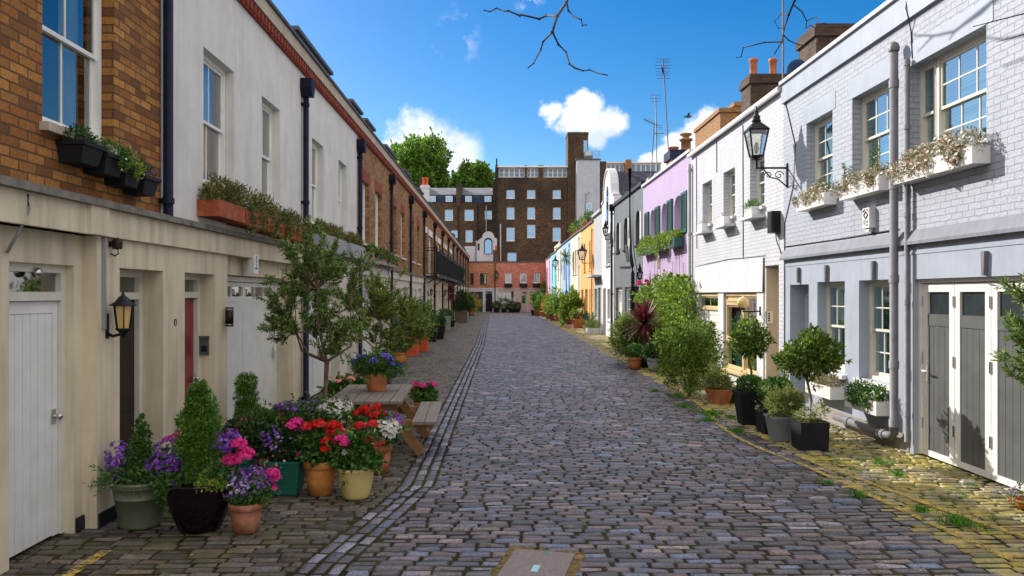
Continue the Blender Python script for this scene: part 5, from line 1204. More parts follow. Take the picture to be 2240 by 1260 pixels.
# ------------------------------------------------------------------ overhanging bare twigs
def twig(name, label, y, lines, base, z_off=0):
    t = thing(name, label, 'branch', (0, y, 5), 0, 'bare overhanging branches'); m = MB()
    for pts, r0, r1 in lines:
        n = len(pts); P = []
        for q, (px, py) in enumerate(pts):
            yy = y + .25*math.sin(q*1.3+px*.01); P.append(((px-1093)*yy/F, yy, Z(py, yy)))
        m.tube(P, [r0+(r1-r0)*q/(n-1) for q in range(n)], 6)
        for q in range(1, n): m.sphere(P[q], (r0+(r1-r0)*q/(n-1))*1.5, 6, 4)
    m.build('twigs', M['barkgrey'], t)
S7 = lambda a: [(1040+x/7, y/7) for x, y in a]
twig('bare_branch', 'bare forked twig hanging into the sky above the middle of the lane', 6.0, [
 ([(1262,-60),(1246,-12)]+S7([(1385,50),(1250,250),(1180,490)]), .013, .009),
 (S7([(1250,250),(1080,240),(980,290),(700,225),(680,240),(500,165),(440,170),(325,125),(220,180),(130,155)]), .009, .004),
 (S7([(1180,490),(1040,630),(1000,760),(890,970),(810,1035)]), .008, .004),
 (S7([(1180,490),(1270,680),(1390,800),(1440,980),(1520,1040),(1650,1085),(1750,1070),(1870,1120),(2020,1150)]), .008, .004),
 (S7([(1400,40),(1420,160),(1510,255),(1620,300),(1640,390),(1700,380)]), .007, .004)], None)
S35 = lambda a: [(1600+x/3.5, y/3.5) for x, y in a]
twig('bare_branch', 'bare drooping twig in front of the chimney pots and tall aerial', 6.5, [
 ([(1748,-60)]+S35([(485,0),(440,110),(400,230),(385,320),(330,410)]), .011, .005),
 (S35([(480,40),(540,90),(575,160),(650,130),(670,185),(720,175)]), .006, .003), (S35([(575,160),(570,215),(605,195),(640,212)]), .005, .003),
 (S35([(430,115),(380,105),(330,160),(355,215),(400,215)]), .005, .003), (S35([(385,320),(250,325),(90,365),(75,435),(40,440)]), .006, .003), (S35([(400,270),(440,310),(520,345),(590,345)]), .006, .003)], None)
twig('bare_branch', 'dark twig crossing in front of the pale blue wall above the largest window', 7.4, [
 ([(2300,10),(2240,30),(2180,45),(2130,58)], .008, .004), ([(2300,60),(2240,75),(2180,92)], .005, .003)], None)
# the same tree's boughs above the frame, whose soft shadows lie on the pale blue wall
def bough():
    t = thing('bare_branch', 'forked bare bough above the lane whose soft shadow falls across the pale blue wall', 'branch', (3, 11, 6.5), 0, 'bare overhanging branches'); m = MB(); k = 12
    d = Vector((-.195*k, .225*k, .164*k))
    for pts, r0, r1 in (([(2260,-60),(2171,6),(2091,69),(2046,79),(2000,77)], .022, .010), ([(2091,69),(2077,89)], .012, .008), ([(2042,80),(2009,114)], .012, .007), ([(2290,60),(2240,77),(2194,86),(2160,83)], .018, .009), ([(2290,110),(2240,129),(2194,146)], .012, .007), ([(2110,55),(2150,30),(2210,-30)], .012, .007)):
        P = [Vector((XR, YR(px), Z(py, YR(px)))) + d for px, py in pts]; m.tube(P, [r0+(r1-r0)*q/(len(P)-1) for q in range(len(P))], 6)
    m.build('twigs', M['barkgrey'], t)
bough()
# ------------------------------------------------------------------ lamps and boxes on walls
def lantern(label, fr, s, w, z, H=.8, R=.21, z_br=None, scroll=True):
    """street lantern on a scrolled wall bracket; z = bottom of the glazed body"""
    px, py, _ = fr(s, w, 0); t = thing('wall_lantern', label, 'lantern', (px, py, z), 0, 'glazed wall lanterns')
    g = H*.52; r0 = R*.52; r1 = R*.95
    m = MB()
    for q in range(4):
        a = math.pi/4+q*math.pi/2; c, s_ = math.cos(a)*1.3, math.sin(a)*1.3
        m.bar((r0*c,r0*s_,0), (r1*c,r1*s_,g), .022)
        b = a+math.pi/2; c2, s2 = math.cos(b)*1.3, math.sin(b)*1.3
        m.bar((r0*c,r0*s_,.01),(r0*c2,r0*s2,.01), .025); m.bar((r1*c,r1*s_,g),(r1*c2,r1*s2,g), .035)
    m.tube([(0,0,-.22),(0,0,-.02)], .025, 8); m.lathe([(.09,0),(.07,-.03),(.03,-.05),(.001,-.05)], (0,0,.01), 10); m.build('frame', M['black'], t, True)
    m = MB()
    for q in range(4):
        a = math.pi/4+q*math.pi/2; b = a+math.pi/2
        P = [(r*1.28*math.cos(x), r*1.28*math.sin(x), zz) for (r,x,zz) in ((r0,a,.01),(r0,b,.01),(r1,b,g),(r1,a,g))]; m.add(P, [(0,1,2,3)])
    m.build('glass', M['lampclear'], t, True)
    m = MB(); k = R*1.36
    m.add([(k*math.cos(math.pi/4+q*math.pi/2), k*math.sin(math.pi/4+q*math.pi/2), g+.01) for q in range(4)]+[(.07*math.cos(math.pi/4+q*math.pi/2), .07*math.sin(math.pi/4+q*math.pi/2), g+.18*H) for q in range(4)], [(0,1,5,4),(1,2,6,5),(2,3,7,6),(3,0,4,7),(0,3,2,1)])
    m.lathe([(.07,0),(.085,.02),(.06,.06),(.075,.09),(.05,.12),(.03,.16),(.045,.19),(.02,.22),(.012,.28),(.001,.30)], (0,0,g+.17*H), 12); m.build('cap', M['black'], t, True)
    m = MB(); m.lathe([(.001,0),(.035,.02),(.045,.12),(.025,.2),(.001,.22)], (0,0,.05), 10); m.build('bulb', M['curtain'], t, True)
    m = MB(); zb = -.2
    def q_(s2, w2, z2): a = fr(s, w2, 0); return (a[0]-px, a[1]-py+s2, z2)
    m.tube([q_(0,w,zb), q_(0,.0,zb)], .018, 8); m.fbox(lambda a,b,c: q_(a,b,c), -.03,.03, .001,.02, zb-.35, zb+.08)
    if scroll:
        for (w0, r_, dr) in ((w*.62,.07,1),(w*.28,.09,-1)):
            P = []
            for i in range(20): a = i/19*3.6*math.pi/2*1.4; rr = r_*(1-.042*i); P.append(q_(0, w0+rr*math.cos(a)*dr, zb-.09+rr*math.sin(a)*.9-.04))
            m.tube(P, .009, 5)
        m.tube([q_(0,w*.8,zb), q_(0,w*.55,zb-.17), q_(0,w*.3,zb-.2), q_(0,.02,zb-.33)], .012, 6)
        for sg in (-1,1): m.tube([(0,0,-.06),(.09*sg,0,-.04),(.13*sg,0,.0),(.10*sg,0,.03)], .007, 5)
    m.build('bracket', M['black'], t, True)
    return t
lantern('large black framed glass lantern on a scrolled bracket beside the pale blue house', frR, 14.3, .56, 4.47, .9, .19)
lantern('black lantern on a bracket on the orange house', frR, 44.6, .55, 3.95, .95, .28, scroll=False)
lantern('black lantern on a bracket between the sky blue and turquoise houses', frR, 67, .5, 4.3, 1.0, .26, scroll=False)
lantern('black lantern on the joint of the two red brick end houses', frE(YE), ex(1086), .5, 3.9, .9, .28, scroll=False)
lantern('small black lantern at the corner of the white gabled house', frR, 36.3, .35, 4.7, .6, .13, scroll=False)
lantern('small black lantern on the lilac wall above the climbing plant', frR, 27.7, .3, 2.55, .4, .1, scroll=False)
def coachlamp(label, s, z, w=.14, k=1.0):
    t = thing('coach_lamp', label, 'wall lamp', (XL+w, s, z), 0, 'coach lamps on the left wall'); t.scale = (k,k,k)
    m = MB(); n = 6
    for q in range(n):
        a = 2*math.pi*q/n; m.bar((.05*math.cos(a),.05*math.sin(a),0), (.075*math.cos(a),.075*math.sin(a),.19), .009)
    m.lathe([(.001,.30),(.008,.29),(.012,.27),(.02,.26),(.035,.25),(.06,.215),(.10,.19),(.102,.183),(.001,.183)], (0,0,0), 12)
    m.lathe([(.001,-.075),(.012,-.07),(.015,-.05),(.03,-.035),(.04,-.02),(.055,-.01),(.058,.004),(.001,.004)], (0,0,0), 12)
    m.build('frame', M['black'], t, True)
    m = MB(); m.lathe([(.048,.002),(.072,.185)], (0,0,0), 6, False); m.build('glass', M['lampglass'], t, True)
    m = MB(); m.tube([(0,0,-.04),(-w*.6,0,-.06),(-w+.004,0,-.03)], .013, 6); m.box(-w+.001,-w+.015,-.03,.03,-.08,.12); m.build('bracket', M['black'], t, True)
    return t
coachlamp('black coach lamp with amber glass between the white planked door and the dark brown door', 6.98, 1.70, .14, 1.1)
coachlamp('small dark coach lamp on the white wall beyond the second olive tree', 38.5, 2.0, .14, 1.0)
coachlamp('distant dark coach lamp on the left wall near the red leaved plant', 48.5, 2.0, .14, 1.0)
t = thing('cylinder_lamp', 'dark cylindrical up and down wall lamp between the red door and the white garage', 'wall lamp', (XL+.07, 9.93, 1.72))
m = MB(); m.lathe([(.001,-.12),(.05,-.12),(.05,.12),(.001,.12)], (0,0,0), 16); m.build('body', M['brown'], t, True)
m = MB(); m.lathe([(.052,-.10),(.052,-.09)], (0,0,0), 16); m.lathe([(.052,.09),(.052,.10)], (0,0,0), 16); m.box(-.07,-.02,-.02,.02,-.05,.05); m.build('trim', M['steel'], t, True)
t = thing('sensor_lamp', 'small brown dome sensor high on the cream wall above the coach lamp', 'sensor', (XL+.07, 7.02, 2.45))
m = MB(); m.lathe([(.04,-.05),(.045,0),(.04,.03),(.02,.045),(.001,.05)], (0,0,0), 12); m.box(-.07,-.03,-.02,.02,-.03,.02); m.build('housing', M['brown'], t, True)
m = MB(); m.tube([(0,0,-.05),(.01,0,-.09),(-.02,0,-.11),(-.06,0,-.09)], .007, 6); m.build('cable', M['brown'], t, True)
t = thing('letter_plate', 'grey metal post box plate in the reveal beside the crimson door', 'letter box', (XL-.12, 9.61, 1.38))
m = MB(); m.box(-.055,.055,-.02,-.001,-.11,.11); m.box(-.065,.065,-.035,-.02,.09,.12); m.build('plate', M['greyp'], t, True)
m = MB(); m.box(-.035,.035,-.024,-.021,-.07,.0); m.build('slot', M['black'], t, True)
def text(parent, body, size, loc, rot, mt, name='lettering', ext=.002):
    cu = bpy.data.curves.new(name, 'FONT'); cu.body = body; cu.size = size; cu.extrude = ext; cu.align_x = 'CENTER'; cu.align_y = 'CENTER'
    tmp = bpy.data.objects.new('tmp', cu); C.objects.link(tmp); bpy.context.view_layer.update()
    me = bpy.data.meshes.new_from_object(tmp.evaluated_get(bpy.context.evaluated_depsgraph_get())); bpy.data.objects.remove(tmp)
    me.materials.clear(); me.materials.append(mt); o = bpy.data.objects.new(name, me); C.objects.link(o); o.parent = parent; o.location = loc; o.rotation_euler = rot; return o
t = thing('house_letter', 'small dark letter D fixed to the cream wall between the brown and crimson doors', 'sign', (XL+.001, 8.44, 1.70))
text(t, 'D', .1, (.004,0,0), (math.radians(90),0,math.radians(90)), M['black'])
# alarm boxes
blue = flat('alarm_blue', (.05,.13,.45), .4)
t = thing('alarm_box', 'white alarm box with blue lettering below the terracotta troughs', 'alarm box', (XL, 11.02, 2.42))
m = MB(); m.box(.001,.07,-.11,.11,-.13,.13); m.build('housing', M['white'], t, True)
for q, ch in enumerate('802'): text(t, ch, .07, (.072,.01,.085-.055*q), (math.radians(90),0,math.radians(90)), blue)
text(t, 'PP 100', .04, (.072,0,-.065), (math.radians(90),0,math.radians(90)), blue)
t = thing('alarm_box', 'white alarm box with a black diamond mark on the pale blue wall', 'alarm box', (XR, 11.05, 3.06))
m = MB(); m.box(-.09,-.001,-.10,.10,-.14,.14); m.box(-.07,-.01,-.05,.05,-.19,-.14); m.build('housing', M['white'], t, True)
m = MB()
for a, b in (((-.06,.04),(0,.09)),((0,.09),(.06,.04)),((.06,.04),(0,-.01)),((0,-.01),(-.06,.04)),((-.08,.09),(-.03,.12)),((.08,.09),(.03,.12))): m.bar((-.092,a[0],a[1]),(-.092,b[0],b[1]),.012)
m.build('diamond_mark', M['black'], t, True)
m = MB(); m.box(-.093,-.0905,-.07,-.01,-.07,-.03); m.box(-.093,-.0905,.015,.07,-.09,-.02); m.box(-.093,-.0905,-.07,0,-.115,-.085); m.build('printed_panel', M['greypl'], t, True)
t = thing('alarm_box', 'faint pale alarm box on the white rendered wall left of the first brick house', 'alarm box', (XL, 24.2, 2.75)); m = MB(); m.box(.001,.08,-.1,.1,-.14,.14); m.box(.02,.06,-.03,.03,-.19,-.14); m.build('housing', M['greypl'], t, True)
t = thing('utility_box', 'black rounded box with trailing cable on the white painted wall beside the pale blue house', 'box', (XR, 14.78, 3.34))
m = MB(); m.box(-.16,-.001,-.13,.13,-.2,.2); m.box(-.17,-.16,-.10,.10,-.17,.17); m.build('case', M['black'], t, True)
m = MB(); m.tube([(-.05,0,-.2),(-.03,.0,-.35),(-.012,-.1,-.5),(-.012,-.2,-.62)], .009, 6); m.build('cable', M['black'], t, True)
t = thing('globe_lamp', 'golden glass globe wall lamp beside the ochre framed window', 'wall lamp', (XR-.36, 15.75, 1.84))
m = MB(); m.sphere((0,0,0), .115, 20, 14); m.build('globe', flat('golden_glass', (.80,.58,.22), .12, .7), t, True)
m = MB(); m.lathe([(.045,0),(.05,.02),(.04,.05)], (0,0,-.15), 12); m.tube([(0,0,-.13),(0,0,-.18),(.18,0,-.18),(.36,0,-.17)], .014, 8); m.lathe([(.001,0),(.05,.0),(.05,.02)], (.0,0,0), 3); m.box(.34,.355,-.05,.05,-.26,-.08); m.build('bracket', M['black'], t, True)
t = thing('entry_panel', 'small grey intercom panel in the beige porch of the white painted house', 'intercom', (XR+.06, 15.43, 1.56))
m = MB(); m.box(-.06,.06,-.022,-.001,-.12,.12); m.build('plate', M['steel'], t, True)
for q in range(4):
    m = MB(); m.box(-.035,.0,-.03,-.0225,-.08+.045*q,-.05+.045*q); m.build('button', M['black'], t, True)

# ------------------------------------------------------------------ window boxes and ledge planters
def wbox(label, fr, s0, s1, z0, z1, w1, mt, plants, seed, w0=.004, trail=0, taper=.0, name='window_box', grp='planted window boxes', cat='window box'):
    rg = np.random.default_rng(seed); c = fr((s0+s1)/2, (w0+w1)/2, z0); t = thing(name, label, cat, c, 0, grp)
    def lf(s, w, z): a = fr(s, w, z); return (a[0]-c[0], a[1]-c[1], a[2]-c[2])
    m = MB(); th = .015
    if taper:
        P = [(s0+taper,w0,z0),(s1-taper,w0,z0),(s1-taper,w1-taper,z0),(s0+taper,w1-taper,z0),(s0,w0,z1),(s1,w0,z1),(s1,w1,z1),(s0,w1,z1)]; m.add([lf(*p) for p in P], [(0,1,2,3),(0,1,5,4),(1,2,6,5),(2,3,7,6),(3,0,4,7)])
        m.fbox(lf, s0-.01,s1+.01,w1-.02,w1+.01,z1-.035,z1); m.fbox(lf, s0-.01,s0+.015,w0,w1-.02,z1-.035,z1); m.fbox(lf, s1-.015,s1+.01,w0,w1-.02,z1-.035,z1)
    else:
        m.fbox(lf, s0,s1,w0,w1,z0,z0+th); m.fbox(lf, s0,s1,w1-th,w1,z0+th,z1); m.fbox(lf, s0,s1,w0,w0+th,z0+th,z1); m.fbox(lf, s0,s0+th,w0+th,w1-th,z0+th,z1); m.fbox(lf, s1-th,s1,w0+th,w1-th,z0+th,z1)
    m.build('box', mt, t, True)
    m = MB(); m.fbox(lf, s0+th+.002,s1-th-.002,w0+th+.002,w1-th-.002,z1-.06,z1-.03); m.build('soil', M['soil'], t, True)
    n = max(2, int((s1-s0)/.16)); wc = (w0+w1)/2; H = plants.get('h', .16)
    bl = []
    for q in range(n):
        s = s0+(s1-s0)*(q+.5)/n; p = lf(s, wc+rg.normal(0,.02), z1+H*.35*rg.uniform(.5,1.5)); bl.append((*p, .1, .12, H*rg.uniform(.6,1.1)))
    if trail:
        for q in range(int(n*1.2)):
            s = rg.uniform(s0, s1); L = trail*rg.uniform(.3,1)
            for e in range(3): p = lf(s+rg.normal(0,.03), w1+.03, z1-L*e/3); bl.append((*p, .035, .05, .07))
    x0 = min(b[0] for b in bl); 
    wall_x = fr(0,0,0)[0]-c[0]
    V, Q = foliage(int(plants.get('n',900)*(s1-s0)), bl, plants.get('ln',.05), plants.get('wd',.018), rg, z0=-5)
    # nothing grows into the wall
    V[:,:,0] = np.maximum(V[:,:,0], wall_x+.005) if wall_x < 0 else np.minimum(V[:,:,0], wall_x-.005)
    MB().arr(V, Q).build('foliage', M[plants['m']], t, True)
    for fm, cnt, rr in plants.get('f', []):
        P, N = blob(int(cnt*(s1-s0)), bl, rg, .95); P[:,0] = np.maximum(P[:,0], wall_x+.02) if wall_x < 0 else np.minimum(P[:,0], wall_x-.02)
        V, Q = petals(P+N*.012, N+np.array([0,0,.4]), rr, rg); MB().arr(V, Q).build('flowers', M[fm], t, True)
    return t
# left, from near to far
LZ = 2.80
g1 = dict(m='lf_green', n=2600, ln=.035, wd=.014, h=.13, f=[('f_white',90,.012)])
for k_, (a, b, hz, pl) in enumerate(((6.17,6.50,3.20,dict(m='lf_dark', n=2600, ln=.035, wd=.014, h=.09)),(6.53,6.86,3.17,g1),(6.89,7.2,3.12,dict(g1, m='lf_yellow')),(7.24,7.55,3.09,dict(m='lf_dark', n=2600, ln=.035, wd=.014, h=.12, f=[('f_purple',170,.013),('f_salmon',60,.01)])))):
    wbox(['black square pot with low dark foliage, nearest under the large brick wall window','black square pot with bright green foliage, second under the large brick wall window','black square pot with yellow green trailing foliage, third under the large brick wall window','black square pot with purple flowers, farthest under the large brick wall window'][k_],
         frL, a, b, hz-.17, hz, .22, M['darkpl'], pl, 50+k_, taper=.04, trail=.12 if k_ in (1,2) else 0, grp='black pots under the brick wall window')
tr = [(9.05,9.95),(10.0,10.85),(10.9,11.7),(11.75,12.45),(12.5,13.3)]
for k_, (a, b) in enumerate(tr):
    z = 3.08 - .012*k_
    wbox(['terracotta trough with bushy dark plants, nearest below the white house window','second terracotta trough on the white house ledge','middle terracotta trough on the white house ledge with ivy hanging from it','fourth terracotta trough on the white house ledge','terracotta trough on the white house ledge nearest the black drainpipe'][k_],
        frL, a, b, z-.19, z, .26, M['brickbox'], dict(m='lf_olive2', n=2300, ln=.05, wd=.018, h=.24), 60+k_, trail=.55 if k_ in (1,2) else .35 if k_ > 2 else 0, grp='terracotta troughs on the white house ledge')
for k_, (a, b) in enumerate(((14.4,15.5),(15.6,16.5),(17.0,17.9),(17.95,18.8))):
    wbox(['grey concrete planter on the ledge, nearest of four','grey concrete planter on the ledge, second of four','grey concrete planter on the ledge, third of four','grey concrete planter on the ledge, farthest of four'][k_], frL, a, b, 2.80, 3.1, .27, M['greypl'], dict(m='lf_olive2', n=1600, ln=.06, wd=.02, h=.22), 70+k_, grp='grey concrete planters on the ledge')
for k_, (a, b, f_) in enumerate(((20.0,21.3,[('f_red',60,.03)]),(21.5,22.6,[('f_red',30,.03),('f_pink',30,.03)]),(22.8,24.3,[('f_pink',110,.035)]))):
    wbox(['brown planter with red geraniums, nearest on the first brick house','brown planter with few red and pink geraniums, middle one on the first brick house','planter full of pink geraniums on the first brick house'][k_], frL, a, b, 2.81, 3.05, .28, M['beigebox'], dict(m='lf_green', n=900, ln=.08, wd=.04, h=.16, f=f_), 80+k_, trail=.15, grp='geranium planters on the first brick house')
wbox('dark box of leafy plants hung at the far end of the black balcony', frL, 59.5, 60.8, 3.3, 3.6, .75, M['darkpl'], dict(m='lf_dark', n=600, ln=.1, wd=.05, h=.3), 90, w0=.6, grp='leafy boxes of the far left houses')
wbox('bushy green box on the ledge beyond the balcony', frL, 64.5, 67.5, 2.85, 3.15, .5, M['darkpl'], dict(m='lf_green', n=700, ln=.12, wd=.06, h=.45), 91, trail=.3, grp='leafy boxes of the far left houses')
# right, pale blue house upper row
pd = dict(m='lf_dry', n=1500, ln=.042, wd=.016, h=.14, f=[('f_white',160,.018),('f_salmon',60,.013)])
wbox('white flower box under the farthest upper window of the pale blue house', frR, 12.2, 13.35, 3.38, 3.57, .2, M['white'], pd, 101, trail=.12, grp='white flower boxes of the pale blue house')
wbox('white flower box with green shoots under the middle upper window of the pale blue house', frR, 10.45, 11.65, 3.37, 3.56, .2, M['white'], pd, 102, trail=.12, grp='white flower boxes of the pale blue house')
wbox('longest white flower box overflowing with dry blooms under the largest window', frR, 8.38, 10.03, 3.38, 3.57, .2, M['white'], dict(pd, n=2100, h=.2, f=[('f_white',300,.022),('f_salmon',90,.014)]), 103, trail=.2, grp='white flower boxes of the pale blue house')
wbox('low white flower box nearer the lilac end under a ground floor window', frR, 11.93, 12.9, .42, .61, .22, M['white'], dict(m='lf_dry', n=1300, ln=.06, wd=.014, h=.14), 104, grp='white flower boxes of the pale blue house')
wbox('low white flower box with white blossom beside the grey soil pipe', frR, 10.47, 11.42, .40, .585, .22, M['white'], dict(m='lf_green', n=1500, ln=.055, wd=.028, h=.17, f=[('f_white',110,.02),('f_salmon',40,.015)]), 105, trail=.06, grp='white flower boxes of the pale blue house')
def shoots(label, s, z, seed, h=.42, w=.1, k=5):
    rg = np.random.default_rng(seed); c = frR(s, w, z); t = thing('fern_shoots', label, 'plant', c, 0, 'tall green shoots in the flower boxes'); m = MB(); P = []; D = []
    for q in range(k):
        b = np.array([rg.normal(0,.02), rg.normal(0,.07), 0]); e = b+np.array([rg.normal(0,.02)-.01, rg.normal(0,.05), h*rg.uniform(.6,1)]); m.tube([b, e], [.004,.002], 4)
        for i in range(60): f_ = rg.uniform(.15,1); P.append(b+(e-b)*f_); D.append([rg.normal(), rg.normal(), .6])
    m.build('stem', M['bark'], t, True); P = np.array(P); D = np.array(D); V, Q = leafquads(P, D, .045, .012, rg); MB().arr(V, Q).build('foliage', M['lf_green'], t, True)
shoots('tall green shoots at the far end of the middle upper flower box', 11.55, 3.53, 1); shoots('tall green shoots at the near end of the middle upper flower box', 10.75, 3.55, 2, .5)
shoots('thin green shoots in the farthest upper flower box', 12.6, 3.53, 3, .35)
# white house sills: three small pots on ledges
for k_, (s, sd) in enumerate(((16.0,110),(17.95,111),(19.85,112))):
    wbox(['white tub with spiky green plant on the nearest sill of the white painted house','nearly bare white tub on the middle sill of the white painted house','small white tub on the farthest sill of the white painted house'][k_], frR, s-.28, s+.2, 3.56, 3.74, .2, M['white'], dict(m='lf_green' if k_ == 0 else 'lf_dry', n=900 if k_ == 0 else 160, ln=.10 if k_ == 0 else .05, wd=.012, h=.1), sd, grp='white tubs on the white house sills')
    m = MB(); m.fbox(frR, s-.5, s+.4, .001, .26, 3.50, 3.555); o = m.build('sill_shelf', M['st_w2']); tag(o, ['white stone shelf under the nearest window of the white painted house','white stone shelf under the middle window of the white painted house','white stone shelf under the farthest window of the white painted house'][k_], 'shelf', 'window shelves of the white house')
wbox('green window box with yellow green trailing plants at the near lilac window', frR, 22.3, 23.8, 3.36, 3.6, .28, M['green'], dict(m='lf_yellow', n=1300, ln=.07, wd=.035, h=.2, f=[('f_white',25,.02)]), 120, trail=.35, grp='green boxes of the lilac house')
wbox('green window box overflowing with plants at the middle lilac window', frR, 24.3, 26.0, 3.36, 3.6, .28, M['green'], dict(m='lf_yellow', n=1300, ln=.07, wd=.035, h=.24), 121, trail=.5, grp='green boxes of the lilac house')
wbox('green window box at the far lilac window', frR, 26.4, 28.2, 3.36, 3.6, .28, M['green'], dict(m='lf_yellow', n=1200, ln=.07, wd=.035, h=.3), 122, trail=.4, grp='green boxes of the lilac house')
for k_, px in enumerate((1112, 1145, 1174)):
    wbox(['dark flower box under the left white window of the red brick end house','dark flower box under the middle white window of the red brick end house','dark flower box under the right white window of the red brick end house'][k_], frE(YE), ex(px-8), ex(px+8), ez(628), ez(620), .35, M['darkpl'], dict(m='lf_dark', n=220, ln=.12, wd=.06, h=.1), 130+k_, grp='dark flower boxes of the end house') if False else None
for k_, px in enumerate((1112, 1145, 1174)):
    t = thing('window_box', ['dark flower box under the left white window of the red brick end house','dark flower box under the middle white window of the red brick end house','dark flower box under the right white window of the red brick end house'][k_], 'window box', (ex(px), YE-.18, ez(628)), 0, 'dark flower boxes of the end house')
    m = MB(); m.box(-.42,.42,-.15,.15,0,.3); m.build('box', M['darkpl'], t, True); fol(t, M['lf_dark'], 200, [(q*.2,0,.32,.14,.12,.1) for q in (-1.5,-.5,.5,1.5)], .09, .05, np.random.default_rng(k_))
# row of small plants on the cream and orange parapet
for k_, (s, hh_) in enumerate(((47,.5),(49.5,.45),(53,.55),(55.5,.5),(57.5,.4))):
    t = thing('potted_plant', ['low plant in a pot on the orange parapet, nearest of the rooftop row','low plant in a pot on the orange parapet, second of the rooftop row','round plant in a pot on the cream parapet, third of the rooftop row','plant in a pot on the cream parapet, fourth of the rooftop row','plant in a pot on the cream parapet, farthest of the rooftop row'][k_], 'potted plant', (XR+.1, s, 6.1), 0, 'plants on the parapet')
    pot('classic', .2, .3, t, M['terra']); fol(t, M['lf_yellow'] if k_ % 2 else M['lf_green'], 500, [(0,0,.3+hh_/2,.3,.3,hh_/2)], .1, .05, np.random.default_rng(k_+5))
# ------------------------------------------------------------------ picnic table
def picnic():
    t = thing('picnic_table', 'weathered wooden picnic table with attached benches and a flower pot on top', 'picnic table', (-1.68, 10.58, 0), math.radians(2.0))
    L2 = .92
    m = MB()
    for q in range(6): x = -.385+.154*q-.0; m.box(x-.0725+.0, x+.0725, -L2, L2, .665, .70)
    m.build('table_top', M['wood'], t, True)
    for sg in (-1, 1):
        m = MB()
        for q in (0,1): x = sg*.73 + (q-.5)*.152; m.box(x-.072, x+.072, -L2, L2, .415, .45)
        m.build('bench', M['wood'], t, True)
    for y in (-.6, .6):
        for sg in (-1, 1):
            m = MB(); m.bar((sg*.20, y, .66), (sg*.68, y+.0, .0), .045, .12); m.build('leg', M['woodleg'], t, True)
        m = MB(); m.bar((-.82, y+.047, .37), (.82, y+.047, .37), .045, .1); m.bar((-.38, y+.047, .61), (.38, y+.047, .61), .045, .09); m.build('crossbeam', M['woodleg'], t, True)
        m = MB(); m.bar((0, y*.95, .37), (0, y*.25, .64), .07, .04); m.build('brace', M['woodleg'], t, True)
picnic()
def potted(label, x, y, kind, r, h, mt, fols, flos, seed, z0=0, name='potted_plant', grp='flower pots', cat='potted plant', stem=True, rot=0):
    rg = np.random.default_rng(seed); t = thing(name, label, cat, (x, y, z0), rot, grp); pot(kind, r, h, t, mt)
    for (lm, n, bl, ln, wd) in fols: fol(t, M[lm], n, bl, ln, wd, rg, z0=.02)
    for f in flos: flo(t, M[f[0]], f[1], f[2], f[3], rg, heads=f[4] if len(f) > 4 else None, hr=f[5] if len(f) > 5 else .04)
    if stem:
        m = MB(); bl = fols[0][2]; branchy((0,0,h*.85), [b[:3] for b in bl[:6]], rg, .008, m, .01, 4, 4); m.build('stem', M['bark'], t, True)
    return t
def cone(h0, H, R, n=9, rg=None, k=1.0, blunt=.35):
    out = []
    for q in range(n):
        f = q/(n-1); r = R*(1-f)**.8*(1-blunt*.0) + R*.12
        if f < .15: r *= .85
        out.append((0, 0, h0+H*f*.93, r, r, H/n*1.3))
    return out
def bumps(bl, rg, k=3, s=.55, o=.55):
    out = list(bl)
    for b in bl:
        for q in range(k): d = unit(rg.normal(size=3)); out.append((b[0]+d[0]*b[3]*o, b[1]+d[1]*b[4]*o, b[2]+d[2]*b[5]*o, b[3]*s, b[4]*s, b[5]*s))
    return out
R0 = np.random.default_rng(42)
# front left group
x, y = -3.12, 6.92
potted('sage green pot with small box cone and purple flowers nearest the white planked door', x, y, 'ringed', .245, .40, M['potgreen'],
 [('lf_box', 5200, bumps(cone(.38,.54,.17,7), R0), .028, .014), ('lf_green', 2600, [(-.1,-.1,.43,.2,.18,.1),(.12,-.08,.44,.2,.16,.12),(.28,-.02,.5,.14,.14,.2),(.3,-.1,.34,.1,.1,.2)], .04, .014)],
 [('f_purple', 130, [(-.17,-.05,.60,.09,.09,.12),(-.2,0,.5,.07,.09,.1)], .022), ('f_purple', 330, [(.30,-.06,.60,.16,.13,.16),(.36,-.12,.44,.11,.10,.2),(.2,-.1,.52,.1,.1,.1)], .024), ('f_pink', 60, [(.22,.12,.72,.08,.06,.04)], .025, 3, .04)], 200, grp='flower pots at the left wall')
x, y = -2.55, 6.78
potted('large shiny black bowl pot with a tall bushy conifer', x, y, 'bowl', .275, .42, M['potblack'],
 [('lf_conifer', 15000, bumps([(0,0,.55,.15,.15,.16),(-.01,0,.75,.19,.19,.18),(0,0,.92,.18,.18,.16),(.01,0,1.06,.13,.13,.12),(0,0,1.17,.08,.08,.10)], R0, 4, .45, .65), .032, .010), ('lf_green', 1500, [(-.2,-.1,.40,.12,.12,.1),(.2,-.05,.5,.14,.14,.12)], .04, .02), ('lf_yellow', 900, [(.15,-.17,.42,.13,.08,.05)], .025, .012)],
 [('f_pink', 260, [(.30,-.05,.66,.12,.08,.08)], .026, 5, .055), ('f_purple', 90, [(.22,0,.76,.11,.1,.08)], .022)], 201, grp='flower pots at the left wall')
potted('small weathered terracotta pot of purple, white and pink flowers in front of the others', -2.14, 6.72, 'classic', .145, .25, M['terrar'],
 [('lf_green', 1900, [(0,0,.30,.15,.14,.09),(.12,-.02,.33,.09,.09,.08)], .035, .013)],
 [('f_lilac', 150, [(-.03,-.02,.38,.18,.13,.08),(-.12,0,.42,.08,.08,.1)], .017), ('f_purple', 150, [(.05,0,.42,.15,.12,.12)], .016), ('f_white', 30, [(-.05,-.08,.40,.09,.06,.04)], .014), ('f_pink', 110, [(.21,.02,.40,.04,.05,.1)], .022, 3, .04)], 202, grp='flower pots at the left wall')
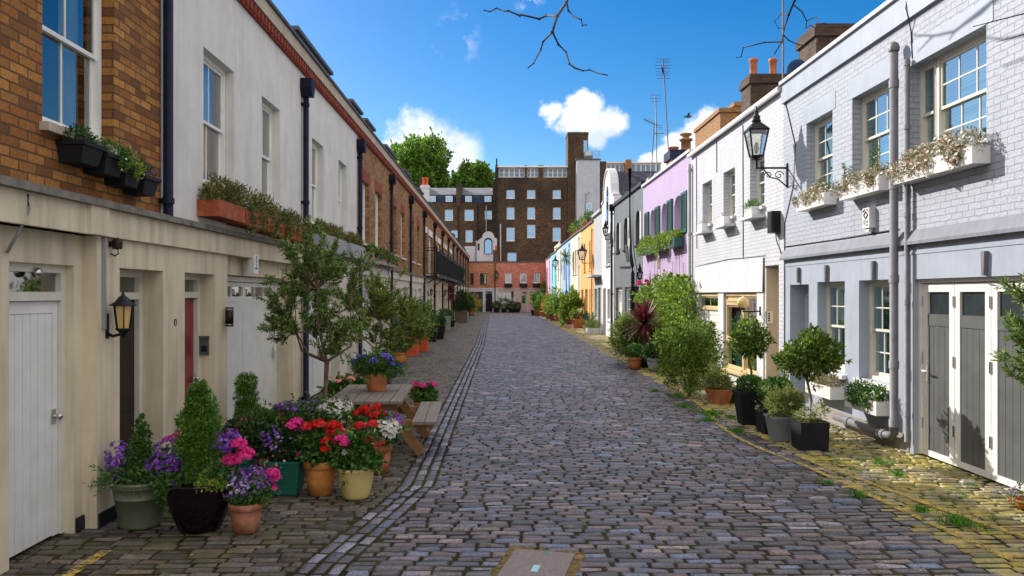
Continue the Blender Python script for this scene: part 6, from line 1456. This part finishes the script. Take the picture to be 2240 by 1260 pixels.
potted('terracotta pot with a columnar yellow green conifer beside the white garage door', -3.08, 9.75, 'classic', .17, .26, M['terrar'],
 [('lf_conifer', 9500, bumps([(0,0,.38,.17,.16,.14),(0,0,.56,.16,.16,.16),(-.02,0,.74,.15,.15,.15),(-.02,0,.92,.13,.13,.13)], R0, 4, .45, .65), .035, .010)], [('f_maroon', 40, [(.12,-.1,.45,.05,.05,.05)], .025, 2, .035)], 203, grp='flower pots at the left wall')
potted('teal ribbed square pot half hidden behind the black bowl pot', -2.66, 8.0, 'slatted', .17, .36, M['pottq'],
 [('lf_dark', 2200, [(0,0,.5,.22,.2,.14),(.1,0,.62,.2,.18,.12)], .06, .035)], [('f_maroon', 50, [(0,0,.6,.2,.18,.16)], .022)], 204, grp='teal ribbed square pots')
potted('teal ribbed square pot of mixed pink and purple flowers, fully in view', -2.17, 8.08, 'slatted', .19, .34, M['pottq'],
 [('lf_dark', 3000, [(0,0,.46,.24,.2,.14),(-.2,0,.5,.16,.16,.16),(.1,0,.55,.18,.18,.12)], .05, .03)],
 [('f_pink', 110, [(.1,-.05,.68,.09,.06,.03)], .028, 4, .045), ('f_pink', 90, [(.2,-.1,.44,.06,.05,.05)], .026, 2, .045), ('f_purple', 70, [(-.15,-.05,.55,.18,.12,.12)], .02), ('f_lilac', 40, [(0,-.1,.5,.15,.1,.1)], .018), ('f_salmon', 10, [(-.05,-.2,.34,.1,.03,.05)], .02)], 205, grp='teal ribbed square pots')
potted('glazed orange terracotta pot of red geraniums between the teal pot and the yellow pot', -1.80, 8.0, 'classic', .17, .34, M['terrao'],
 [('lf_green', 1900, [(0,0,.42,.2,.18,.12),(-.05,0,.55,.16,.14,.1)], .06, .04)],
 [('f_red', 420, [(.02,-.03,.64,.2,.12,.08)], .026, 9, .045), ('f_red', 90, [(.1,-.1,.5,.1,.08,.06)], .024, 3, .035), ('f_purple', 40, [(-.15,0,.6,.06,.06,.1)], .02)], 206, grp='flower pots at the left wall')
potted('ribbed pale yellow pot of pink, white and red geraniums', -1.42, 7.86, 'ribbed', .185, .30, M['potyel'],
 [('lf_green', 2600, [(0,0,.36,.21,.18,.11),(0,0,.5,.16,.15,.1)], .06, .04)],
 [('f_pink', 170, [(.0,-.06,.55,.18,.1,.06)], .024, 5, .035), ('f_white', 90, [(-.12,-.08,.46,.07,.06,.06)], .024, 2, .04), ('f_red', 220, [(.12,.05,.62,.12,.1,.14)], .025, 7, .04)], 207, grp='flower pots at the left wall')
potted('terracotta pot of white petunias with red geraniums in front of the picnic table', -1.36, 8.95, 'classic', .155, .32, M['terra'],
 [('lf_green', 2300, [(0,0,.40,.22,.18,.12),(0,0,.52,.18,.16,.1)], .05, .03)],
 [('f_white', 130, [(.08,-.08,.50,.17,.1,.1)], .034), ('f_red', 300, [(-.10,0,.68,.15,.1,.05)], .026, 7, .045), ('f_purple', 60, [(.15,0,.60,.12,.1,.08)], .022), ('f_red', 50, [(.02,-.17,.22,.05,.04,.05)], .026, 2, .04)], 208, grp='flower pots at the left wall')
# long timber planter with tree behind the pots
def planter():
    rg = np.random.default_rng(9); t = thing('timber_planter', 'orange brown slatted timber planter full of white and purple flowers under the olive tree', 'planter', (-2.28, 9.62, 0))
    m = MB(); 
    for q in range(3):
        z = .03+.13*q
        m.box(-.52,.52,-.27,-.245,z,z+.122); m.box(-.52,.52,.245,.27,z,z+.122); m.box(-.52,-.495,-.245,.245,z,z+.122); m.box(.495,.52,-.245,.245,z,z+.122)
    for a in (-.5,.5):
        for b in (-.28,.28): m.box(a-.03,a+.03,b-.02,b+.02,.0,.44)
    m.build('box', M['trough'], t, True); m = MB(); m.box(-.49,.49,-.24,.24,.34,.37); m.build('soil', M['soil'], t, True)
    m = MB(); P = []
    for q in range(4):
        for e in range(14): a = 2*math.pi*e/14; P.append((.18+.045*q+.018*math.cos(a), -.275, .24+.018*math.sin(a)))
        m.tube(P[-14:]+[P[-14]], .003, 4)
    m.build('scroll_ornament', M['terra'], t, True)
    fol(t, M['lf_green'], 6500, [(-.3,-.05,.5,.28,.25,.14),(.05,-.05,.55,.3,.25,.14),(.35,-.1,.5,.24,.22,.14),(-.5,-.1,.42,.15,.2,.16)], .05, .026, rg)
    flo(t, M['f_white'], 190, [(.28,-.05,.64,.22,.18,.08),(.38,-.15,.52,.14,.08,.06)], .032, rg); flo(t, M['f_purple'], 170, [(-.1,-.05,.66,.3,.2,.05),(-.3,0,.62,.15,.15,.06)], .022, rg)
    flo(t, M['f_maroon'], 80, [(-.35,-.15,.52,.16,.1,.08),(.5,-.2,.45,.08,.06,.08)], .02, rg); flo(t, M['f_salmon'], 60, [(.45,-.24,.42,.1,.05,.06)], .016, rg)
planter()
# ---- olive trees --------------------------------------------------------
def olive(label, x, y, z0, hfork, crown, seed, nleaf=9000, ln=.06, wd=.014, mt='lf_olive', tr=.032, lean=(.03,0), pot_=None, density=1.0, cat='tree', name='olive_tree', grp='small olive trees', ntips=70):
    rg = np.random.default_rng(seed); t = thing(name, label, cat, (x, y, z0), 0, grp)
    if pot_: pot(pot_[0], pot_[1], pot_[2], t, M[pot_[3]])
    m = MB(); base = np.array([0,0,pot_[2]*.8 if pot_ else 0.]); fork = np.array([lean[0], lean[1], hfork])
    m.tube([base, base*.6+fork*.4+np.array([.012,0,0]), fork], [tr*1.15, tr, tr*.95], 10)
    bl = crown; tips = []
    w = np.array([b[3]*b[4]*b[5] for b in bl])**.6; w /= w.sum()
    for q in range(ntips):
        b = bl[rg.choice(len(bl), p=w)]; d = unit(rg.normal(size=3)); tips.append(np.array(b[:3])+d*np.array(b[3:6])*rg.uniform(.55,1.0))
    k = 7; mains = []
    idx = rg.permutation(len(tips))[:k]
    P = []; D = []
    for q in idx: 
        a = fork; b = fork+(tips[q]-fork)*.55; off = rg.normal(0,.05,3); mid = (a+b)/2+off+np.array([(b-a)[0]*.3,(b-a)[1]*.3,-.05]); m.tube([a, mid, b], [tr*.62, tr*.42, tr*.3], 6); mains += [mid, b]
    mains = np.array(mains)
    for tp in tips:
        j = np.argmin(((mains-tp)**2).sum(1) + rg.uniform(0,.08,len(mains))); a = mains[j]; off = rg.normal(0,.05,3); mid = (a+tp)/2+off
        m.tube([a, mid, tp], [tr*.24, tr*.15, tr*.06], 4)
        for _ in range(4):
            f = rg.uniform(.35,.95); c0 = a+(mid-a)*2*f if f < .5 else mid+(tp-mid)*(2*f-1); d = unit(tp-a+rg.normal(0,.35,3)*np.linalg.norm(tp-a)); L = rg.uniform(.10,.26); e = c0+d*L
            m.tube([c0, e], [tr*.08, tr*.03], 3)
            n = int(nleaf/len(tips)/5*density)
            for g in range(n): ff = rg.uniform(.1,1.02); P.append(c0+(e-c0)*ff); D.append(d*.9+rg.normal(0,.75,3)+np.array([0,0,.15]))
        for g in range(int(nleaf/len(tips)/5)): ff = rg.uniform(.1,1); P.append(mid+(tp-mid)*ff); D.append(unit(tp-mid)+rg.normal(0,.75,3))
    m.build('trunk', M['bark'], t, True); V, Q = leafquads(np.array(P), np.array(D), ln, wd, rg); MB().arr(V, Q).build('crown', M[mt], t, True); return t
olive('slender olive tree with a spreading airy crown in front of the white garage door', -2.22, 9.95, .3, .86,
 [(-.32,0,1.55,.45,.42,.45),(.1,0,1.9,.45,.42,.5),(-.12,0,2.3,.38,.36,.36),(.30,.05,1.40,.34,.3,.38),(-.62,0,1.25,.28,.26,.3),(-.55,0,1.6,.28,.26,.25),(-.05,0,1.25,.42,.35,.35),(.38,0,2.1,.24,.24,.24)], 301, 16500, .062, .017, lean=(.06,0), ntips=90)
olive('second olive tree in a dark pot behind the picnic table', -2.25, 14.6, 0, .95,
 [(-.3,0,1.75,.5,.4,.55),(.2,0,2.0,.55,.45,.5),(.65,0,1.65,.5,.4,.5),(.85,0,1.3,.3,.3,.3),(-.1,0,1.4,.5,.45,.4),(.1,0,2.15,.4,.4,.3),(.3,0,1.2,.35,.35,.3)], 302, 13500, .075, .02, 'lf_olive3', lean=(-.02,0), pot_=('classic',.26,.42,'darkpl'), ntips=80)
potted('ridged terracotta pot of blue flowers standing on the picnic table', -1.66, 10.75, 'ribbed', .165, .235, M['terra'],
 [('lf_green', 3600, [(0,0,.30,.24,.2,.1),(-.15,0,.30,.18,.16,.1),(.18,0,.30,.17,.15,.12),(0,.05,.38,.2,.15,.1)], .055, .018)], [('f_blue', 280, [(0,-.03,.40,.30,.18,.08)], .022, 12, .04), ('f_blue', 80, [(.24,0,.38,.08,.08,.06)], .022, 3, .04)], 210, z0=.70, grp='flower pots near the picnic table')
potted('terracotta pot of pink geraniums just behind the picnic bench', -1.18, 12.5, 'classic', .16, .32, M['terra'], [('lf_green', 1000, [(0,0,.42,.2,.18,.12)], .06, .04)], [('f_pink', 180, [(0,0,.58,.16,.12,.05)], .028, 5, .045), ('f_red', 90, [(-.15,0,.5,.12,.1,.05)], .026, 3, .04)], 211, grp='flower pots near the picnic table')
potted('dark trough of salmon and red geraniums beside the small black bollard', -2.55, 13.3, 'square', .22, .3, M['darkpl'], [('lf_green', 2400, [(-.15,0,.4,.22,.2,.12),(.15,0,.45,.25,.2,.14)], .06, .035)], [('f_salmon', 220, [(.05,0,.56,.26,.18,.08)], .026, 8, .045), ('f_red', 160, [(-.2,0,.46,.16,.15,.1)], .024, 5, .04)], 212, grp='flower pots near the picnic table')
t = thing('bollard', 'small black post with a round knob beside the second garage door', 'bollard', (-2.92, 14.5, 0)); m = MB(); m.lathe([(.001,0),(.07,0),(.07,.04),(.045,.06),(.04,.36),(.06,.38),(.06,.4),(.045,.41),(.065,.44),(.07,.47),(.05,.52),(.001,.53)], (0,0,0), 14); m.build('post', M['black'], t, True)
# further left row
potted('orange terracotta pot with green leaves beyond the picnic table', -2.86, 22.9, 'classic', .21, .36, M['terrao'], [('lf_green', 1500, [(0,0,.5,.26,.24,.2),(-.1,0,.75,.2,.2,.2)], .08, .03), ('lf_dry', 500, [(-.1,0,.75,.25,.25,.3)], .07, .02)], [], 213, grp='pots further along the left wall')
for k_, (xx, yy) in enumerate(((-2.95,26.2),(-2.80,28.2))):
    potted(['square red orange glazed tub with a bushy shrub, nearer of two','square red orange glazed tub with a bushy shrub, farther of two'][k_], xx, yy, 'square', .27, .62, M['redtub'], [('lf_green', 3600, [(0,0,.95,.42,.42,.4),(-.1,0,1.45,.4,.4,.35),(.25,0,1.25,.35,.35,.35),(-.3,0,1.3,.3,.3,.4)], .09, .03), ('lf_dark', 900, [(0,0,.75,.28,.28,.16)], .07, .03)], [], 214+k_, grp='red orange tubs')
for k_, (xx, yy) in enumerate(((-2.92,33.8),(-2.72,35.6))):
    potted(['clipped dark green ball in a tapered black pot, nearer of two','clipped dark green ball in a tapered black pot, farther of two'][k_], xx, yy, 'squaretaper', .3, .58, M['darkpl'], [('lf_dark', 4200, [(0,0,.78,.32,.32,.3)], .05, .025)], [], 216+k_, grp='clipped balls in black pots')
potted('pale grey tall planter with trailing greenery on the left side', -3.0, 44.5, 'squaretaper', .3, .8, M['greypl'], [('lf_green', 1100, [(0,0,.95,.36,.36,.22),(.3,0,.75,.15,.2,.25)], .1, .05)], [], 218, grp='pots further along the left wall')
def cordyline(label, x, y, ztop, R, n, mt, seed, trunk=.05, heads=1, wd=.035, potk=None, droop=.35):
    rg = np.random.default_rng(seed); t = thing('cordyline', label, 'plant', (x, y, 0), 0, 'spiky cordylines'); m = MB()
    if potk: pot(potk[0], potk[1], potk[2], t, M[potk[3]])
    V = []
    for hd in range(heads):
        c = np.array([rg.normal(0,.08)*hd, rg.normal(0,.08)*hd, ztop*(1-.12*hd)]); m.tube([(0,0,potk[2]*.8 if potk else 0), (c[0]*.5+.03, c[1]*.5, c[2]*.5), c], [trunk, trunk*.8, trunk*.7], 8)
        for q in range(n):
            d = unit(rg.normal(size=3)+np.array([0,0,.55])); L = R*rg.uniform(.6,1.05); s = unit(np.cross(d, [0,0,1])+1e-4)*wd*.5
            p = [c, c+d*L*.45, c+d*L*.8-np.array([0,0,droop*L*.15]), c+d*L-np.array([0,0,droop*L*.5])]
            w = [.6,1,.7,.05]
            for i in range(3): V.append([p[i]-s*w[i], p[i]+s*w[i], p[i+1]+s*w[i+1], p[i+1]-s*w[i+1]])
    V = np.array(V); MB().arr(V, np.arange(len(V)*4).reshape(-1,4)).build('blades', M[mt], t, True); m.build('trunk', M['bark'], t, True); return t
cordyline('red leaved cordyline in a pot on the left side before the dark palms', -3.0, 49.5, 2.05, .95, 90, 'lf_red', 401, potk=('classic',.25,.4,'darkpl'), wd=.06)
potted('brown square planter with a dark leafy palm on the left side', -2.75, 57, 'square', .45, .9, M['brown_pl'], [('lf_dark', 2200, [(0,0,1.2,.9,.7,.35),(0,0,1.7,.35,.35,.5)], .25, .06)], [], 219, grp='dark planters at the far left')
potted('grey planter with dark leaves behind the brown planter', -2.9, 62, 'square', .5, .8, M['greypl'], [('lf_dark', 1800, [(0,0,1.3,.8,.7,.6)], .25, .08)], [], 220, grp='dark planters at the far left')
potted('dark pot with upright greenery near the end of the left wall', -2.9, 68, 'classic', .45, .6, M['darkpl'], [('lf_dark', 1600, [(0,0,1.3,.6,.6,.8)], .2, .08)], [], 221, grp='dark planters at the far left')
potted('orange red leafy bush in a pot in front of the dark green garage', -2.75, 75, 'classic', .45, .5, M['terra'], [('lf_orange', 1800, [(0,0,1.1,.9,.8,.8)], .2, .1)], [], 222, grp='dark planters at the far left')
# plants at the foot of the end houses
for k_, (px, w_, h_, mt_) in enumerate(((1086,.55,1.0,'lf_dark'),(1103,.9,1.3,'lf_green'),(1118,.6,1.0,'lf_dark'),(1131,.4,.9,'lf_dark'))):
    potted(['dark shrub in a pot left of the end house windows','broad green shrub in a pot under the end house windows','dark shrub in a pot at the right of the end house windows','small dark plant beside the pale pink door'][k_], ex(px), YE-1.1, 'classic', .35, .45, M['darkpl'], [(mt_, 700, [(0,0,h_*.75,w_,.5,h_*.5)], .14, .07)], [], 230+k_, grp='pots before the end houses')
cordyline('dark spiky plant on a thin stem before the end house windows', ex(1121), YE-1.3, 2.0, .6, 50, 'lf_dark', 402, wd=.06, potk=('classic',.3,.4,'darkpl'))

# ------------------------------------------------------------------ right side planting
def lolly(label, x, y, ztr, crown, seed, n, pots, grp='standard bay trees', extra=[]):
    rg = np.random.default_rng(seed); t = thing('bay_tree', label, 'tree', (x, y, 0), 0, grp); pot(pots[0], pots[1], pots[2], t, M[pots[3]])
    m = MB(); c = crown[0]; m.tube([(0,0,pots[2]*.8),(.02,0,(ztr+pots[2])/2),(-.03,.01,ztr),(c[0],c[1],c[2])], [.022,.018,.016,.01], 8); branchy((-.03,.01,ztr-.03), [b[:3] for b in crown], rg, .012, m, .03, 4, 4); m.build('trunk', M['bark'], t, True)
    fol(t, M['lf_bay'], n, bumps(crown, rg, 3, .5, .7), .07, .03, rg, lo=.45)
    for (lm, k, bl, ln, wd) in extra: fol(t, M[lm], k, bl, ln, wd, rg)
    return t
lolly('standard bay tree with a round crown in the black cube planter nearest the camera', 4.03, 10.35, .88, [(-.02,0,1.18,.30,.3,.28),(-.2,0,1.12,.2,.22,.2),(.2,0,1.2,.22,.24,.2),(.05,0,1.38,.2,.2,.14)], 501, 4200, ('square',.185,.36,'darkpl'), extra=[('lf_yg', 500, [(-.05,0,.42,.15,.12,.1),(.13,0,.46,.08,.08,.14)], .05, .014)])
lolly('standard bay tree with a smaller crown in the tall dark planter', 3.87, 12.3, 1.05, [(-.02,0,1.36,.24,.26,.28),(-.12,0,1.22,.16,.18,.2),(.14,0,1.3,.18,.2,.2)], 502, 3400, ('squaretaper',.22,.52,'darkpl'), extra=[('lf_box', 4000, [(0,0,.62,.21,.24,.13)], .028, .016)])
potted('leafy green mound in a low dark planter between the two bay trees', 3.97, 11.55, 'square', .2, .40, M['darkpl'], [('lf_box', 4200, [(0,0,.60,.22,.28,.18),(.1,0,.65,.14,.2,.15)], .04, .022)], [], 503, grp='planters by the bay trees')
potted('zinc grey planter of yellow green leafy stems beside the black cube planter', 3.88, 10.95, 'squaretaper', .19, .34, M['zinc'], [('lf_yg', 3600, [(0,0,.5,.2,.26,.16),(.1,-.05,.56,.16,.2,.15)], .055, .016)], [], 504, grp='planters by the bay trees')
def bush(label, x, y, bl, n, ln, wd, mt, seed, name='shrub', cat='shrub', grp='shrubs of the right side', fl=[], nb=3):
    rg = np.random.default_rng(seed); t = thing(name, label, cat, (x, y, 0), 0, grp); fol(t, M[mt], n, bumps(bumps(bl, rg, nb, .5, .8), rg, 1, .5, .9), ln*1.12, wd*1.15, rg, lo=.3, z0=.03)
    m = MB(); branchy((0,0,0), [b[:3] for b in bl], rg, .022, m, .04, 5, 5); m.build('stem', M['bark'], t, True)
    for f in fl: flo(t, M[f[0]], f[1], f[2], f[3], rg, heads=f[4] if len(f) > 4 else None)
    return t
bush('large rounded green shrub beside the terracotta trough at the foot of the white house', 3.72, 15.6, [(-.1,0,.55,.42,.45,.5),(.12,0,.95,.42,.42,.38),(-.25,0,.9,.3,.35,.35),(.4,.1,.8,.32,.35,.4),(.1,0,1.25,.3,.3,.22),(.45,.1,1.15,.2,.2,.2),(-.35,0,1.15,.2,.2,.2)], 14000, .055, .02, 'lf_green2', 510)
bush('low bright green plant spreading on the cobbles by the terracotta trough', 4.35, 14.9, [(0,0,.14,.2,.2,.13)], 700, .07, .04, 'lf_green2', 511)
potted('tilted square terracotta pot of leafy stems at the foot of the large shrub', 4.02, 14.6, 'squaretaper', .19, .27, M['terra'], [('lf_yg', 1800, [(0,0,.38,.25,.22,.14),(-.05,0,.5,.2,.2,.12)], .06, .025)], [], 512, grp='pots of the right side', rot=.3)
potted('terracotta pot with dried sprigs behind the tall dark planter', 4.45, 14.1, 'ribbed', .15, .22, M['terrar'], [('lf_dry', 160, [(0,0,.45,.25,.2,.25)], .08, .008)], [], 513, grp='pots of the right side')
bush('loose olive green shrub left of the red cordyline', 3.85, 23.0, [(-.1,0,.8,.55,.6,.5),(.3,0,.95,.5,.5,.45),(-.2,0,1.2,.35,.4,.3),(.55,0,.6,.4,.4,.5),(-.35,0,.5,.35,.4,.45)], 9500, .07, .028, 'lf_olive3', 514)
bush('dark leafy shrub between the loose shrub and the large rounded shrub', 4.5, 20.2, [(0,0,.6,.45,.5,.55),(.2,0,.95,.4,.4,.35)], 5000, .08, .035, 'lf_green2', 515)
cordyline('large dark red spiky cordyline in front of the lilac house', 3.98, 21.9, 1.2, .82, 230, 'lf_red', 403, wd=.05, heads=1, droop=.15, potk=('classic',.3,.45,'darkpl'))
potted('small green bush in a terracotta pot before the loose shrub', 3.62, 21.3, 'classic', .19, .32, M['terra'], [('lf_box', 1700, [(0,0,.48,.24,.24,.2)], .05, .03)], [], 516, grp='pots of the right side')
potted('pale grey pot of dark leaves beside the small green bush', 4.0, 20.6, 'classic', .2, .36, M['greypl'], [('lf_dark', 1500, [(0,0,.52,.3,.28,.24)], .07, .04)], [], 517, grp='pots of the right side')
bush('climbing plant with pink flowers sprawling up the lilac wall', 4.8, 23.2, [(.1,-2.3,1.6,.3,.7,.7),(.1,-1.3,1.9,.35,.8,.6),(.1,0,1.7,.4,.9,.6),(0,1.2,1.9,.35,.8,.5),(-.05,2.2,1.8,.35,.7,.45),(.1,.6,2.35,.25,.8,.3),(.1,-1.2,2.2,.22,.6,.3),(-.1,.2,1.0,.4,1.0,.6),(-.15,-1.5,.9,.4,.8,.6)], 8200, .10, .05, 'lf_yg2', 518, 'climbing_plant', 'climber', 'climbers', [('f_pink', 130, [(-.2,1.9,2.35,.25,.5,.12)], .05, 4)])
m = MB()
for q in range(12): yy = 22.2+q*.45; m.tube([(XR-.05,yy,2.9+.5*math.sin(q)),(XR-.04,yy+.1,2.4),(XR-.1,yy,1.9)], .006, 4)
o = m.build('climber_stem', M['bark'], [c_ for c_ in bpy.data.objects if c_.name.startswith('climbing_plant')][0])
# pots by the far right houses
for k_, (px, py, w_) in enumerate(((1293,724,.2),(1303,722,.2),(1333,728,.24))):
    xx, yy = G(px, py); potted(['slim dark green clipped cone beside the orange house, nearer of the pair at left','slim dark green clipped cone beside the orange house, right one of the pair','slim dark green clipped cone at the foot of the white gabled house'][k_], min(xx, 4.85), yy, 'squaretaper', .2, .25, M['zinc'], [('lf_teal', 2200, cone(.2,.75,.17,7), .05, .025)], [], 520+k_, grp='slim clipped cones')
potted('whitewashed wooden trough of grassy rosemary at the foot of the grey house', 4.72, 40.4, 'square', .32, .3, M['whited'], [('lf_yg', 1500, [(0,0,.45,.4,.4,.25)], .1, .02)], [], 523, grp='pots of the far right side')
xx, yy = G(1272, 718); potted('round terracotta pot with purple foliage before the orange house', 4.75, 47.5, 'ribbed', .5, .55, M['terra'], [('lf_red', 500, [(0,0,.65,.4,.4,.2)], .12, .05), ('lf_green2', 500, [(-.2,0,.8,.4,.4,.3)], .12, .06)], [], 524, grp='pots of the far right side')
bush('tall bright green bush beside the round terracotta pot', 4.25, 49.0, [(0,0,.8,.5,.6,.8),(-.1,0,1.4,.45,.5,.5),(.3,0,1.5,.4,.4,.5)], 5200, .13, .06, 'lf_yg2', 525)
potted('small pink pot with a sprig standing on the mossy cobbles', 4.02, 46.2, 'ringed', .17, .25, M['st_pink'], [('lf_red', 300, [(0,0,.4,.2,.2,.18)], .08, .03)], [], 526, grp='pots of the far right side')
cordyline('small palm on a slanting stem before the cream house', 4.75, 52.5, 2.1, .8, 60, 'lf_yg2', 404, wd=.06, potk=('classic',.3,.4,'darkpl'))
cordyline('tall palm on a thin trunk leaning across the cream wall', 4.7, 56.5, 4.6, .95, 80, 'lf_green2', 405, wd=.07, potk=('classic',.35,.45,'terra'))
rowp = [(1236,706,.9,1.3,'lf_dark','darkpl','dark leafed shrub in a pot beside the sky blue door'),(1224,703,.95,1.8,'lf_yg2','terrar','bushy light green shrub before the sky blue house'),(1212,701,.9,1.7,'lf_yg2','terra','yellow green bush in a pot before the cream strip'),
 (1203,698,.7,1.5,'lf_orange','terra','yellow orange bush before the turquoise house'),(1193,693,.7,1.2,'lf_orange','terra','reddish leafed plant in a terracotta pot before the pink house'),(1183,691,.7,1.5,'lf_green2','terra','green and red plant in a terracotta pot near the end house'),
 (1176,690,.5,1.9,'lf_dark','terra','dark leafed shrub in a terracotta pot before the pale pink garage'),(1170,689,.5,1.7,'lf_green2','darkpl','leftmost leafy shrub of the far right row')]
for k_, (px, py, w_, h_, mt_, pm_, lb) in enumerate(rowp):
    xx, yy = G(px, py); yy = min(yy, 84); xx = min((px-1093)*yy/F, 4.6)
    potted(lb, xx, yy, 'classic', .42, .5, M[pm_], [(mt_, 1500, clumps((0,0,.5+h_*.45), (w_*.8,.7,h_*.55), 6, R0, .55), .16, .08)], [], 540+k_, grp='pots in the far right row')
bush('tall narrow yellow green climber beside the pale pink garage door', ex(1193), YE-.7, [(0,0,1.2,.5,.4,.7),(0,0,2.2,.5,.4,.6),(0,0,2.9,.4,.35,.4)], 2600, .17, .09, 'lf_yellow', 550)
# olive branches reaching in at the right edge
olive('olive tree at the right edge reaching its branches in front of the grey garage doors', 4.62, 6.05, 0, .95, [(.0,.45,1.75,.32,.35,.4),(0,.35,2.0,.3,.3,.25),(.02,.45,1.4,.25,.3,.25),(.1,0,1.8,.4,.4,.5),(-.28,.45,1.85,.26,.3,.3),(-.30,.5,1.45,.2,.3,.22)], 303, 7200, .075, .017, lean=(0,.05), pot_=('classic',.24,.4,'terra'), ntips=50)
potted('low pot of tiny purple flowers at the foot of the grey garage door', 4.92, 7.45, 'classic', .09, .08, M['terra'], [('lf_green2', 500, [(0,0,.1,.16,.16,.08)], .03, .014)], [('f_lilac', 60, [(0,0,.13,.14,.14,.06)], .014), ('f_red', 14, [(-.1,-.1,.08,.1,.1,.04)], .014)], 560, grp='pots of the right side')
# grass tufts and moss
def tufts(pts, n, h, seed, name, mt='grass', spread=.12):
    rg = np.random.default_rng(seed); P = []; D = []; 
    for (x, y, r) in pts:
        k = int(n*r*r*120); a = rg.uniform(0, 2*math.pi, k); q = r*(1+.5*np.sin(3*a+x*9))*rg.uniform(0,1,k)**.9
        P.append(np.stack([x+q*np.cos(a)*.75, y+q*np.sin(a)*1.2, np.full(k,-.005)], 1)); D.append(np.stack([rg.normal(0,.6,k), rg.normal(0,.6,k), np.full(k,1.)], 1))
    P = np.concatenate(P); D = np.concatenate(D); V, Q = leafquads(P, D, h, h*.16, rg); return struct(MB().arr(V, Q).build(name, M[mt]), 'stuff')
tufts([(4.02,6.95,.2),(3.9,7.35,.1),(3.55,7.9,.12),(3.45,8.4,.1),(3.5,13.3,.28),(3.3,12.6,.18),(3.45,11.6,.16),(3.75,12.9,.15),(3.45,15.6,.2),(3.3,14.2,.2),(3.2,16.4,.15),(4.5,9.4,.12),(4.4,8.8,.1)], 75, .06, 31, 'grass')
rg_ = np.random.default_rng(8)
tufts([(rg_.uniform(3.7,5.05), y_, rg_.uniform(.02,.06)) for y_ in rg_.uniform(5.5,30,170)]+[(rg_.uniform(-3.3,3.6), y_, rg_.uniform(.01,.025)) for y_ in rg_.uniform(6,40,240)], 200, .028, 32, 'moss_tufts')
def litter():
    rg = np.random.default_rng(77); n = 900
    P = np.stack([rg.uniform(3.5,5.15,n), rg.uniform(5,22,n), np.full(n,.012)], 1); P[:150,0] = rg.uniform(-3.4,3.5,150); D = np.stack([rg.normal(size=n), rg.normal(size=n), rg.normal(0,.15,n)],1)
    V, Q = leafquads(P, D, .028, .014, rg, N=np.tile([0,0,1.],(n,1))); struct(MB().arr(V, Q).build('fallen_leaves', M['lf_orange']), 'stuff')
litter()
xx, yy = G(1627, 905); t = thing('drain_cover', 'small pale metal drain cover on the mossy cobbles behind the dark planters', 'cover', (xx, yy, 0), .1); m = MB(); m.box(-.16,.16,-.2,.2,-.02,.012)
for q in range(5): m.box(-.13,.13,-.17+.075*q,-.14+.075*q,.012,.017)
m.build('grate', M['zinc'], t, True)
